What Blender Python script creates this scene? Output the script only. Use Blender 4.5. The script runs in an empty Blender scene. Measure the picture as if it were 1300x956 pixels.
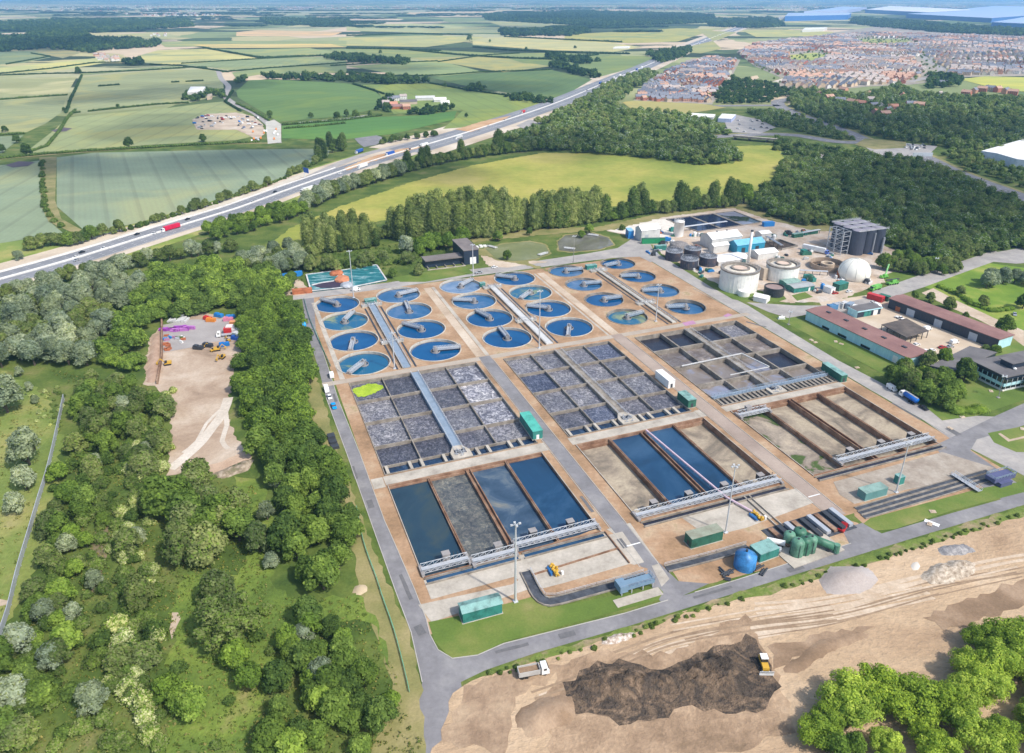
import bpy, bmesh, math, random
import numpy as np
from mathutils import Vector, Matrix
from mathutils.geometry import tessellate_polygon
R = math.radians
random.seed(7)
rng = np.random.default_rng(11)
SC = bpy.context.scene
COL = SC.collection

# ------------------------------------------------------------------ camera and measuring helpers
H = 170.0
F = 950.0
PX, PY = 650.0, 433.0
PIT = R(24.9)
FW = (0.0, math.cos(PIT), -math.sin(PIT)); UP = (0.0, math.sin(PIT), math.cos(PIT))

def G(px, py, z=0.0):
    """point on the level z that the surveyed picture position belongs to"""
    a = (px - PX) / F; b = (PY - py) / F
    dx = a; dy = FW[1] + UP[1] * b; dz = FW[2] + UP[2] * b
    t = (z - H) / dz
    return Vector((dx * t, dy * t, z))

def proj(p):
    x, y, z = p[0], p[1], p[2] - H
    d = y * FW[1] + z * FW[2]
    return PX + F * x / d, PY - F * (y * UP[1] + z * UP[2]) / d

def hz(bx, by, ty):
    b = G(bx, by); lo, hi = 0.0, 120.0
    for _ in range(40):
        m = (lo + hi) / 2
        if proj((b[0], b[1], m))[1] > ty: lo = m
        else: hi = m
    return lo

K = H / 120.0
PA = R(20.94)
PO = Vector((-33.2 * K, 166.2 * K, 0))
PV = Vector((math.cos(PA), math.sin(PA), 0)); PW = Vector((-math.sin(PA), math.cos(PA), 0))

def W(X, Y, z=0.0):
    """works grid (X across, Y away from the camera) to world"""
    return PO + PV * (X * K) + PW * (Y * K) + Vector((0, 0, z))

def azim(p0, p1):
    d = p1 - p0
    return math.atan2(d.y, d.x)

# ------------------------------------------------------------------ materials
MATS = {}
def newmat(name):
    m = bpy.data.materials.new(name); m.use_nodes = True
    nt = m.node_tree; nt.nodes.clear()
    out = nt.nodes.new('ShaderNodeOutputMaterial')
    MATS[name] = m
    return m, nt, out

def c4(c): return (c[0], c[1], c[2], 1.0)

def N(nt, t, **kw):
    n = nt.nodes.new(t)
    for k, v in kw.items():
        if k in n.inputs.keys(): n.inputs[k].default_value = v
        else: setattr(n, k, v)
    return n

def ramp(nt, fac, stops, interp='LINEAR'):
    r = nt.nodes.new('ShaderNodeValToRGB'); cr = r.color_ramp; cr.interpolation = interp
    while len(cr.elements) > 1: cr.elements.remove(cr.elements[-1])
    cr.elements[0].position = stops[0][0]; cr.elements[0].color = c4(stops[0][1])
    for p, c in stops[1:]:
        e = cr.elements.new(p); e.color = c4(c)
    nt.links.new(fac, r.inputs[0])
    return r.outputs[0]

def mixc(nt, fac, a, b, mode='MIX'):
    m = nt.nodes.new('ShaderNodeMix'); m.data_type = 'RGBA'; m.blend_type = mode
    for s, v in ((m.inputs[0], fac), (m.inputs[6], a), (m.inputs[7], b)):
        if isinstance(v, bpy.types.NodeSocket): nt.links.new(v, s)
        elif isinstance(v, (int, float)): s.default_value = v
        else: s.default_value = c4(v)
    return m.outputs[2]

def mth(nt, op, a, b=None, c=None, clamp=False):
    m = nt.nodes.new('ShaderNodeMath'); m.operation = op; m.use_clamp = clamp
    for i, v in enumerate((a, b, c)):
        if v is None: continue
        if isinstance(v, bpy.types.NodeSocket): nt.links.new(v, m.inputs[i])
        else: m.inputs[i].default_value = v
    return m.outputs[0]

def pos(nt, rot=0.0, scale=(1, 1, 1), loc=(0, 0, 0), obj=False):
    if obj: src = nt.nodes.new('ShaderNodeTexCoord').outputs['Object']
    else: src = nt.nodes.new('ShaderNodeNewGeometry').outputs['Position']
    mp = nt.nodes.new('ShaderNodeMapping'); mp.vector_type = 'POINT'
    mp.inputs['Rotation'].default_value = (0, 0, rot); mp.inputs['Scale'].default_value = scale
    mp.inputs['Location'].default_value = loc
    nt.links.new(src, mp.inputs[0])
    return mp.outputs[0]

def noise(nt, vec, scale, detail=5, rough=.6, dist=0.0):
    n = N(nt, 'ShaderNodeTexNoise', Scale=scale, Detail=detail, Roughness=rough, Distortion=dist)
    nt.links.new(vec, n.inputs['Vector'])
    return n.outputs['Fac']

def finish(nt, out, col, rough=.9, spec=.25, bump=None, bdist=.1, metal=0.0):
    b = nt.nodes.new('ShaderNodeBsdfPrincipled')
    if isinstance(col, bpy.types.NodeSocket): nt.links.new(col, b.inputs['Base Color'])
    else: b.inputs['Base Color'].default_value = c4(col)
    b.inputs['Roughness'].default_value = rough
    b.inputs['Specular IOR Level'].default_value = spec
    b.inputs['Metallic'].default_value = metal
    if bump is not None:
        bn = nt.nodes.new('ShaderNodeBump'); bn.inputs['Strength'].default_value = .8
        bn.inputs['Distance'].default_value = bdist
        nt.links.new(bump, bn.inputs['Height']); nt.links.new(bn.outputs[0], b.inputs['Normal'])
    nt.links.new(b.outputs[0], out.inputs[0])
    return b

def nm(name, stops, scale=.1, detail=6, rough=.9, spec=.25, grain=.15, gscale=2.0, bump=0.0, obj=False, stretch=(1, 1, 1), rot=0.0, metal=0.0, dist=0.0):
    """noise-mottled surface: wide patches through a ramp and a finer grain on top"""
    if name in MATS: return MATS[name]
    m, nt, out = newmat(name)
    v = pos(nt, rot, stretch, obj=obj)
    f = noise(nt, v, scale, detail, .6, dist)
    f = mth(nt, 'MULTIPLY_ADD', f, 2.2, -.6, clamp=True)
    col = ramp(nt, f, stops)
    g = noise(nt, v, gscale, 3, .7)
    gv = mth(nt, 'MULTIPLY_ADD', g, grain * 2.4, 1 - grain * 1.2)
    cm = nt.nodes.new('ShaderNodeCombineColor')
    for i in range(3): nt.links.new(gv, cm.inputs[i])
    col = mixc(nt, 1.0, col, cm.outputs[0], 'MULTIPLY')
    finish(nt, out, col, rough, spec, g if bump else None, bump, metal)
    return m

def plain(name, c, rough=.6, spec=.4, metal=0.0, dirt=.12):
    """painted or plain surface with a little dirt so no face is one flat value"""
    d = tuple(x * (1 - dirt * 1.6) for x in c); l = tuple(min(1, x * (1 + dirt * .6)) for x in c)
    return nm(name, [(0, d), (.5, c), (1, l)], scale=.35, detail=4, rough=rough, spec=spec, grain=dirt * .6, gscale=3.0, metal=metal)

# ------------------------------------------------------------------ mesh builder
class MB:
    def __init__(s): s.v = []; s.f = []; s.m = []; s.mi = 0
    def quadlist(s, vs, fs):
        o = len(s.v); s.v += [tuple(p) for p in vs]
        for f in fs: s.f.append(tuple(o + i for i in f)); s.m.append(s.mi)
        return s
    def box(s, x0, x1, y0, y1, z0, z1):
        vs = [(x, y, z) for z in (z0, z1) for y in (y0, y1) for x in (x0, x1)]
        return s.quadlist(vs, [(0, 2, 3, 1), (4, 5, 7, 6), (0, 1, 5, 4), (1, 3, 7, 5), (3, 2, 6, 7), (2, 0, 4, 6)])
    def beam(s, p0, p1, w, h=None):
        p0, p1 = Vector(p0), Vector(p1); h = h or w
        d = (p1 - p0); 
        if d.length < 1e-6: return s
        d.normalize(); a = Vector((0, 0, 1)) if abs(d.z) < .95 else Vector((1, 0, 0))
        sx = d.cross(a).normalized() * (w / 2); sy = sx.cross(d).normalized() * (h / 2)
        vs = [p + q for p in (p0, p1) for q in (-sx - sy, sx - sy, sx + sy, -sx + sy)]
        return s.quadlist(vs, [(3, 2, 1, 0), (4, 5, 6, 7), (0, 1, 5, 4), (1, 2, 6, 5), (2, 3, 7, 6), (3, 0, 4, 7)])
    def tube(s, p0, p1, r0, r1=None, n=8, cap=True):
        p0, p1 = Vector(p0), Vector(p1); r1 = r0 if r1 is None else r1
        d = (p1 - p0).normalized(); a = Vector((0, 0, 1)) if abs(d.z) < .95 else Vector((1, 0, 0))
        sx = d.cross(a).normalized(); sy = d.cross(sx).normalized()
        vs = []
        for p, r in ((p0, r0), (p1, r1)):
            for i in range(n):
                t = 2 * math.pi * i / n; vs.append(p + sx * (math.cos(t) * r) + sy * (math.sin(t) * r))
        fs = [(i, (i + 1) % n, n + (i + 1) % n, n + i) for i in range(n)]
        if cap: fs += [tuple(range(n - 1, -1, -1)), tuple(range(n, 2 * n))]
        return s.quadlist(vs, fs)
    def lathe(s, prof, n=32, cx=0, cy=0, closed=False, a0=0.0, a1=2 * math.pi):
        full = abs(a1 - a0 - 2 * math.pi) < 1e-6
        cnt = n if full else n + 1; vs = []
        for i in range(cnt):
            t = a0 + (a1 - a0) * i / n
            for r, z in prof: vs.append((cx + r * math.cos(t), cy + r * math.sin(t), z))
        k = len(prof); fs = []
        for i in range(n):
            j = (i + 1) % cnt
            rngk = range(k) if closed else range(k - 1)
            for q in rngk:
                q2 = (q + 1) % k
                fs.append((i * k + q, j * k + q, j * k + q2, i * k + q2))
        return s.quadlist(vs, fs)
    def disc(s, r, z, n=32, cx=0, cy=0):
        return s.quadlist([(cx + r * math.cos(2 * math.pi * i / n), cy + r * math.sin(2 * math.pi * i / n), z) for i in range(n)], [tuple(range(n))])
    def prism(s, poly, z0, z1, top=True, bottom=False):
        n = len(poly)
        a = sum(poly[i][0] * poly[(i + 1) % n][1] - poly[(i + 1) % n][0] * poly[i][1] for i in range(n))
        if a < 0: poly = list(reversed(poly))
        vs = [(p[0], p[1], z0) for p in poly] + [(p[0], p[1], z1) for p in poly]
        fs = [(i, (i + 1) % n, n + (i + 1) % n, n + i) for i in range(n)]
        if top: fs.append(tuple(range(n, 2 * n)))
        if bottom: fs.append(tuple(range(n - 1, -1, -1)))
        return s.quadlist(vs, fs)
    def side(s, prof, y0, y1):
        """profile in x,z pulled along y"""
        n = len(prof)
        a = sum(prof[i][0] * prof[(i + 1) % n][1] - prof[(i + 1) % n][0] * prof[i][1] for i in range(n))
        if a < 0: prof = list(reversed(prof))
        vs = [(p[0], y0, p[1]) for p in prof] + [(p[0], y1, p[1]) for p in prof]
        fs = [((i + 1) % n, i, n + i, n + (i + 1) % n) for i in range(n)]
        fs += [tuple(range(n)), tuple(range(2 * n - 1, n - 1, -1))]
        return s.quadlist(vs, fs)
    def ico(s, c, r, sub=1, jit=0.0, sc=(1, 1, 1), seed=0):
        bm = bmesh.new(); bmesh.ops.create_icosphere(bm, subdivisions=sub, radius=1.0)
        rr = random.Random(seed)
        vs = []
        for v in bm.verts:
            k = r * (1 + rr.uniform(-jit, jit)); vs.append((c[0] + v.co.x * k * sc[0], c[1] + v.co.y * k * sc[1], c[2] + v.co.z * k * sc[2]))
        fs = [tuple(v.index for v in f.verts) for f in bm.faces]; bm.free()
        return s.quadlist(vs, fs)
    def mesh(s, name, mats, smooth=False):
        me = bpy.data.meshes.new(name); me.from_pydata(s.v, [], s.f)
        for m in (mats if isinstance(mats, (list, tuple)) else [mats]): me.materials.append(m)
        me.polygons.foreach_set('material_index', s.m)
        if smooth: me.polygons.foreach_set('use_smooth', [True] * len(s.f))
        me.update(); return me
    def build(s, name, mats, parent=None, smooth=False):
        o = bpy.data.objects.new(name, s.mesh(name, mats, smooth)); COL.objects.link(o)
        if parent is not None: o.parent = parent
        return o

def tag(o, label=None, cat=None, group=None, kind=None):
    if label: o['label'] = label
    if cat: o['category'] = cat
    if group: o['group'] = group
    if kind: o['kind'] = kind
    return o

def thing(name, loc, rz=0.0, label=None, cat=None, group=None):
    o = bpy.data.objects.new(name, None); COL.objects.link(o)
    o.location = loc; o.rotation_euler = (0, 0, rz); o.empty_display_size = .5
    return tag(o, label, cat, group)

def copy_tree(o, parent=None):
    c = o.copy(); COL.objects.link(c)
    if parent is not None: c.parent = parent
    for ch in list(o.children): copy_tree(ch, c)
    return c

def dup(root, loc, rz, label, group=None, cat=None, scale=None):
    c = copy_tree(root); c.location = loc; c.rotation_euler = (0, 0, rz); c['label'] = label
    if group: c['group'] = group
    if cat: c['category'] = cat
    if scale: c.scale = scale
    return c

def gpoly(pts): return [G(*p) for p in pts]

NSH = [0]
def sheet(name, poly, z, mat, holes=(), kind='structure', skirt=0.0):
    """flat sheet from world outline, with holes; the skirt closes its rim downwards"""
    NSH[0] += 1; z += NSH[0] * .0002
    loops = [[Vector((p[0], p[1], 0)) for p in poly]] + [[Vector((p[0], p[1], 0)) for p in h] for h in holes]
    tris = tessellate_polygon(loops)
    flat = [p for l in loops for p in l]
    mb = MB(); vs = [(p.x, p.y, z) for p in flat]; fs = []
    for t in tris:
        a, b, c = (flat[i] for i in t)
        if (b - a).cross(c - a).z < 0: t = (t[0], t[2], t[1])
        fs.append(t)
    mb.quadlist(vs, fs)
    if skirt:
        n = len(poly)
        mb.quadlist([(p[0], p[1], z) for p in poly] + [(p[0], p[1], z - skirt) for p in poly], [(i, n + i, n + (i + 1) % n, (i + 1) % n) for i in range(n)])
    o = mb.build(name, mat)
    if kind: o['kind'] = kind
    return o

def ragged(P, amp, step=2.5, seed=0):
    r = random.Random(seed); out = []
    for a, b in zip(P, P[1:] + P[:1]):
        L = (b - a).length; n = max(1, min(60, int(L / step))); t = (b - a) / max(L, 1e-6); nn = Vector((-t.y, t.x, 0))
        for k in range(n): out.append(a.lerp(b, k / n) + nn * (r.uniform(-amp, amp) if k else r.uniform(-amp, amp) * .5))
    return out

RAG = {'soil_strip': 1.3, 'dirt_yard': .9, 'bare_earth': 1.5, 'rough_verge': .8, 'lawn': 1.6, 'meadow': 1.5, 'earth_bank': .7, 'path_patch': .8, 'works_yard': .8, 'white_hardstanding': .8, 'verge': .7, 'earthworks': .8, 'compound': 1.0, 'dirt_track': .5, 'gravel_ground': .3, 'pond_bank': .8}
def psheet(name, pts, z, mat, **kw):
    P = gpoly(pts)
    if name in RAG: P = ragged(P, RAG[name], seed=len(pts))
    return sheet(name, P, z, mat, **kw)

def smooth_line(pts, step=6.0):
    P = [Vector((p[0], p[1], 0)) for p in pts]
    if len(P) < 3: return P
    out = []
    for i in range(len(P) - 1):
        p0 = P[max(i - 1, 0)]; p1 = P[i]; p2 = P[i + 1]; p3 = P[min(i + 2, len(P) - 1)]
        n = max(2, min(24, int((p2 - p1).length / step)))
        for k in range(n):
            t = k / n
            out.append(.5 * ((2 * p1) + (p2 - p0) * t + (2 * p0 - 5 * p1 + 4 * p2 - p3) * t * t + (3 * p1 - p0 - 3 * p2 + p3) * t ** 3))
    out.append(P[-1]); return out

def offset_line(P, d):
    out = []
    for i, p in enumerate(P):
        a = P[max(i - 1, 0)]; b = P[min(i + 1, len(P) - 1)]
        t = (b - a).normalized(); out.append(p + Vector((-t.y, t.x, 0)) * d)
    return out

def ribbon(name, P, o0, o1, z, mat, kind='structure', mb=None, h=0.0):
    """strip between two offsets of a line; h gives it a standing thickness"""
    A = offset_line(P, o0); B = offset_line(P, o1); m = mb or MB()
    n = len(P)
    vs = [(p.x, p.y, z) for p in A] + [(p.x, p.y, z) for p in B]
    fs = []
    up = (A[0] - B[0]).cross(P[1] - P[0]).z
    for i in range(n - 1):
        f = (i, i + 1, n + i + 1, n + i)
        fs.append(f if up < 0 else f[::-1])
    m.quadlist(vs, fs)
    if h:
        for L in (A, B):
            m.quadlist([(p.x, p.y, z) for p in L] + [(p.x, p.y, z - h) for p in L], [(i, i + 1, n + i + 1, n + i) for i in range(n - 1)])
    if mb is not None: return None
    o = m.build(name, mat)
    if kind: o['kind'] = kind
    return o

def dashes(mb, P, off, w, on, gap, z):
    A = offset_line(P, off); d = 0.0; nxt = 0.0
    cum = [0.0]
    for i in range(1, len(A)): cum.append(cum[-1] + (A[i] - A[i - 1]).length)
    def at(s):
        for i in range(1, len(A)):
            if cum[i] >= s:
                t = (s - cum[i - 1]) / max(1e-6, cum[i] - cum[i - 1]); return A[i - 1].lerp(A[i], t)
        return A[-1]
    s = 0.0
    while s + on < cum[-1]:
        a, b = at(s), at(s + on); t = (b - a).normalized(); n = Vector((-t.y, t.x, 0)) * (w / 2)
        mb.quadlist([(p.x, p.y, z) for p in (a - n, b - n, b + n, a + n)], [(0, 1, 2, 3)])
        s += on + gap
def inpoly(x, y, poly):
    c = False; n = len(poly); j = n - 1
    for i in range(n):
        xi, yi = poly[i][0], poly[i][1]; xj, yj = poly[j][0], poly[j][1]
        if (yi > y) != (yj > y) and x < (xj - xi) * (y - yi) / (yj - yi) + xi: c = not c
        j = i
    return c

def scatter(polypx, spacing, seed=1, jitter=.42, limit=99999):
    """points on a jittered grid in the ground outline given by picture positions"""
    rr = random.Random(seed); P = gpoly(polypx)
    x0 = min(p.x for p in P); x1 = max(p.x for p in P); y0 = min(p.y for p in P); y1 = max(p.y for p in P)
    out = []; j = 0; y = y0
    while y < y1:
        x = x0 + (spacing / 2 if j % 2 else 0)
        while x < x1:
            a = x + rr.uniform(-1, 1) * spacing * jitter; b = y + rr.uniform(-1, 1) * spacing * jitter
            if inpoly(a, b, P): out.append((a, b))
            x += spacing
        y += spacing * .87; j += 1
    rr.shuffle(out)
    return out[:limit]
# ------------------------------------------------------------------ ground colours
ASPH = nm('asphalt', [(0, (.16, .155, .155)), (.5, (.215, .208, .215)), (1, (.29, .28, .275))], scale=.09, detail=12, grain=.2, gscale=.55, rough=.92)
ASPH_P = nm('asphalt_pale', [(0, (.27, .25, .24)), (.5, (.34, .32, .30)), (1, (.44, .40, .36))], scale=.08, detail=12, grain=.2, gscale=.5, rough=.92)
MOTOR = nm('motorway_asphalt', [(0, (.18, .185, .20)), (1, (.27, .275, .29))], scale=.02, grain=.08, gscale=.6, rough=.9)
CONC = nm('concrete', [(0, (.27, .235, .20)), (.4, (.41, .37, .31)), (1, (.54, .49, .42))], scale=.12, grain=.22, gscale=.9)
CONC_W = nm('concrete_wall', [(0, (.13, .11, .09)), (.45, (.235, .205, .17)), (1, (.36, .325, .28))], scale=.25, grain=.2, gscale=1.5)
BROWNC = nm('stained_concrete', [(0, (.12, .065, .04)), (.45, (.235, .135, .085)), (1, (.38, .27, .19))], scale=.2, grain=.25, gscale=1.5)
GRAVEL = nm('orange_gravel', [(0, (.19, .125, .075)), (.3, (.31, .195, .11)), (.55, (.39, .25, .15)), (.78, (.44, .32, .21)), (.9, (.31, .25, .12)), (1, (.22, .20, .08))], scale=.06, detail=12, grain=.34, gscale=.8)
HARDST = nm('tan_hardstanding', [(0, (.36, .27, .19)), (.5, (.50, .40, .30)), (1, (.60, .52, .42))], scale=.05, detail=8, grain=.2, gscale=.8)
DIRT = nm('tan_dirt', [(0, (.25, .165, .10)), (.2, (.39, .27, .17)), (.5, (.46, .33, .21)), (.8, (.52, .385, .255)), (1, (.57, .45, .32))], scale=.03, detail=13, grain=.22, gscale=.45, stretch=(.75, 1.25, 1), rot=R(-22), bump=.8, dist=.5)
DARKDIRT = nm('dark_dirt', [(0, (.035, .03, .025)), (.4, (.085, .065, .05)), (.6, (.15, .105, .07)), (1, (.30, .21, .14))], scale=.16, detail=12, grain=.6, gscale=.9, bump=1.5, dist=1.5)
BROWN = nm('brown_soil', [(0, (.15, .10, .062)), (.45, (.26, .175, .11)), (.75, (.36, .255, .17)), (1, (.45, .33, .22))], scale=.06, detail=9, grain=.25, gscale=1.4, bump=.2)
GRASS = nm('mown_grass', [(0, (.075, .125, .022)), (.45, (.115, .175, .032)), (.75, (.175, .205, .05)), (1, (.26, .235, .09))], scale=.045, detail=9, grain=.22, gscale=1.5)
ROUGHG = nm('rough_grass', [(0, (.06, .11, .02)), (.35, (.10, .17, .028)), (.6, (.15, .22, .04)), (.8, (.22, .24, .07)), (1, (.30, .26, .12))], scale=.05, detail=10, grain=.4, gscale=.9, bump=.4)
VERGE = nm('dry_verge_grass', [(0, (.13, .15, .045)), (.5, (.24, .22, .085)), (1, (.34, .28, .14))], scale=.06, detail=9, grain=.3, gscale=1.2)
MEADOW = nm('yellow_meadow', [(0, (.15, .20, .035)), (.35, (.25, .28, .05)), (.65, (.37, .34, .075)), (1, (.48, .40, .13))], scale=.009, detail=11, grain=.2, gscale=.15)
LINEW = plain('white_road_paint', (.78, .78, .76), rough=.7)
PALEW = plain('white_concrete_barrier', (.72, .70, .66), rough=.8)
KERB = plain('kerb_stone', (.42, .40, .36), rough=.85)
PINK = plain('faded_pink_patch', (.42, .22, .34), rough=.9)

def ground_mat():
    m, nt, out = newmat('countryside')
    p = pos(nt)
    # near: rough grass; far: a patchwork of fields, towns and woods
    v = nt.nodes.new('ShaderNodeTexVoronoi'); v.inputs['Scale'].default_value = 1.0; v.inputs['Randomness'].default_value = .85
    warp = nt.nodes.new('ShaderNodeVectorMath'); warp.operation = 'ADD'
    nt.links.new(pos(nt, R(18), (.0030, .0017, 0)), warp.inputs[0])
    nv = nt.nodes.new('ShaderNodeTexNoise'); nv.inputs['Scale'].default_value = 2.0; nt.links.new(pos(nt, 0, (.002, .002, 0)), nv.inputs['Vector'])
    sc = nt.nodes.new('ShaderNodeVectorMath'); sc.operation = 'SCALE'; sc.inputs['Scale'].default_value = .25
    nt.links.new(nv.outputs['Color'], sc.inputs[0]); nt.links.new(sc.outputs[0], warp.inputs[1])
    nt.links.new(warp.outputs[0], v.inputs['Vector'])
    sep = nt.nodes.new('ShaderNodeSeparateColor'); nt.links.new(v.outputs['Color'], sep.inputs[0])
    far = ramp(nt, sep.outputs[0], [(0, (.085, .12, .05)), (.14, (.22, .26, .11)), (.28, (.34, .35, .17)), (.42, (.46, .41, .20)), (.56, (.24, .28, .12)), (.66, (.60, .47, .32)), (.76, (.40, .39, .22)), (.9, (.13, .18, .07))], 'CONSTANT')
    wd = noise(nt, pos(nt, 0, (.0008, .0024, 0)), 1.0, 6, .55)
    wm = ramp(nt, wd, [(0, (0, 0, 0)), (.53, (0, 0, 0)), (.545, (1, 1, 1))])
    wc = ramp(nt, noise(nt, p, .02, 4), [(0, (.02, .035, .018)), (1, (.06, .085, .035))])
    far = mixc(nt, wm, far, wc)
    g = noise(nt, p, .01, 8, .65)
    gv = ramp(nt, g, [(.2, (.8, .8, .8)), (.8, (1.15, 1.15, 1.15))])
    far = mixc(nt, 1.0, far, gv, 'MULTIPLY')
    f = mth(nt, 'MULTIPLY_ADD', noise(nt, p, .05, 10), 2.2, -.6, clamp=True)
    near = ramp(nt, f, [(0, (.045, .080, .02)), (.35, (.080, .125, .026)), (.6, (.125, .165, .038)), (.8, (.175, .185, .06)), (1, (.26, .22, .11))])
    gr = noise(nt, p, .9, 4, .8)
    gv2 = ramp(nt, gr, [(.2, (.62, .62, .62)), (.8, (1.3, 1.3, 1.3))])
    near = mixc(nt, 1.0, near, gv2, 'MULTIPLY')
    ln = nt.nodes.new('ShaderNodeVectorMath'); ln.operation = 'LENGTH'; nt.links.new(p, ln.inputs[0])
    mr = nt.nodes.new('ShaderNodeMapRange'); mr.inputs[1].default_value = 1250; mr.inputs[2].default_value = 1500
    nt.links.new(ln.outputs['Value'], mr.inputs[0])
    finish(nt, out, mixc(nt, mr.outputs[0], near, far), .95, .15)
    return m

YARD = [W(X, Y) for X, Y in ((-4.2, -54), (-4.2, -38.5), (-4.2, 147), (161.5, 147), (161.5, -38.5), (161.5, -54))]
B_ = 42000
ground = sheet('ground', [(-B_, -2000), (B_, -2000), (B_, B_), (-B_, B_)], 0.0, ground_mat(), holes=[YARD])

def fieldmat(name, c, ang=None, sp=24, dark=.88, var=.2, patch=None):
    c = (c[0] * 1.02, c[1] * .99, c[2] * .86); patch = patch or (c[0] * 1.3, c[1] * 1.15, c[2] * .95)
    m, nt, out = newmat(name)
    p = pos(nt)
    f = noise(nt, pos(nt, ang or 0, (.45, 1.3, 1)), .009, 11, .68)
    d = tuple(x * (1 - var) for x in c); l = tuple(min(1, x * (1 + var)) for x in c)
    col = ramp(nt, f, [(.25, d), (.5, c), (.75, l)])
    if patch:
        pm = ramp(nt, noise(nt, p, .006, 5, .5, 1.0), [(.5, (0, 0, 0)), (.62, (1, 1, 1))])
        col = mixc(nt, pm, col, patch)
    if ang is not None:
        for s2, st, wd in ((sp, dark, .93), (sp / 6.0, .982, .6)):
            w = nt.nodes.new('ShaderNodeTexWave'); w.wave_type = 'BANDS'; w.bands_direction = 'X'
            w.inputs['Scale'].default_value = .314 / s2 * 1.0; w.inputs['Distortion'].default_value = .6; w.inputs['Detail Scale'].default_value = .02
            nt.links.new(pos(nt, ang), w.inputs['Vector'])
            r_ = ramp(nt, w.outputs['Fac'], [(0, (1, 1, 1)), (wd, (1, 1, 1)), (min(.995, wd + .05), (st, st * .98, st))])
            col = mixc(nt, 1.0, col, r_, 'MULTIPLY')
    gr = ramp(nt, noise(nt, p, .35, 4, .75), [(.2, (.88, .88, .88)), (.8, (1.1, 1.1, 1.1))])
    col = mixc(nt, 1.0, col, gr, 'MULTIPLY')
    finish(nt, out, col, .95, .15)
    return m

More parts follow.
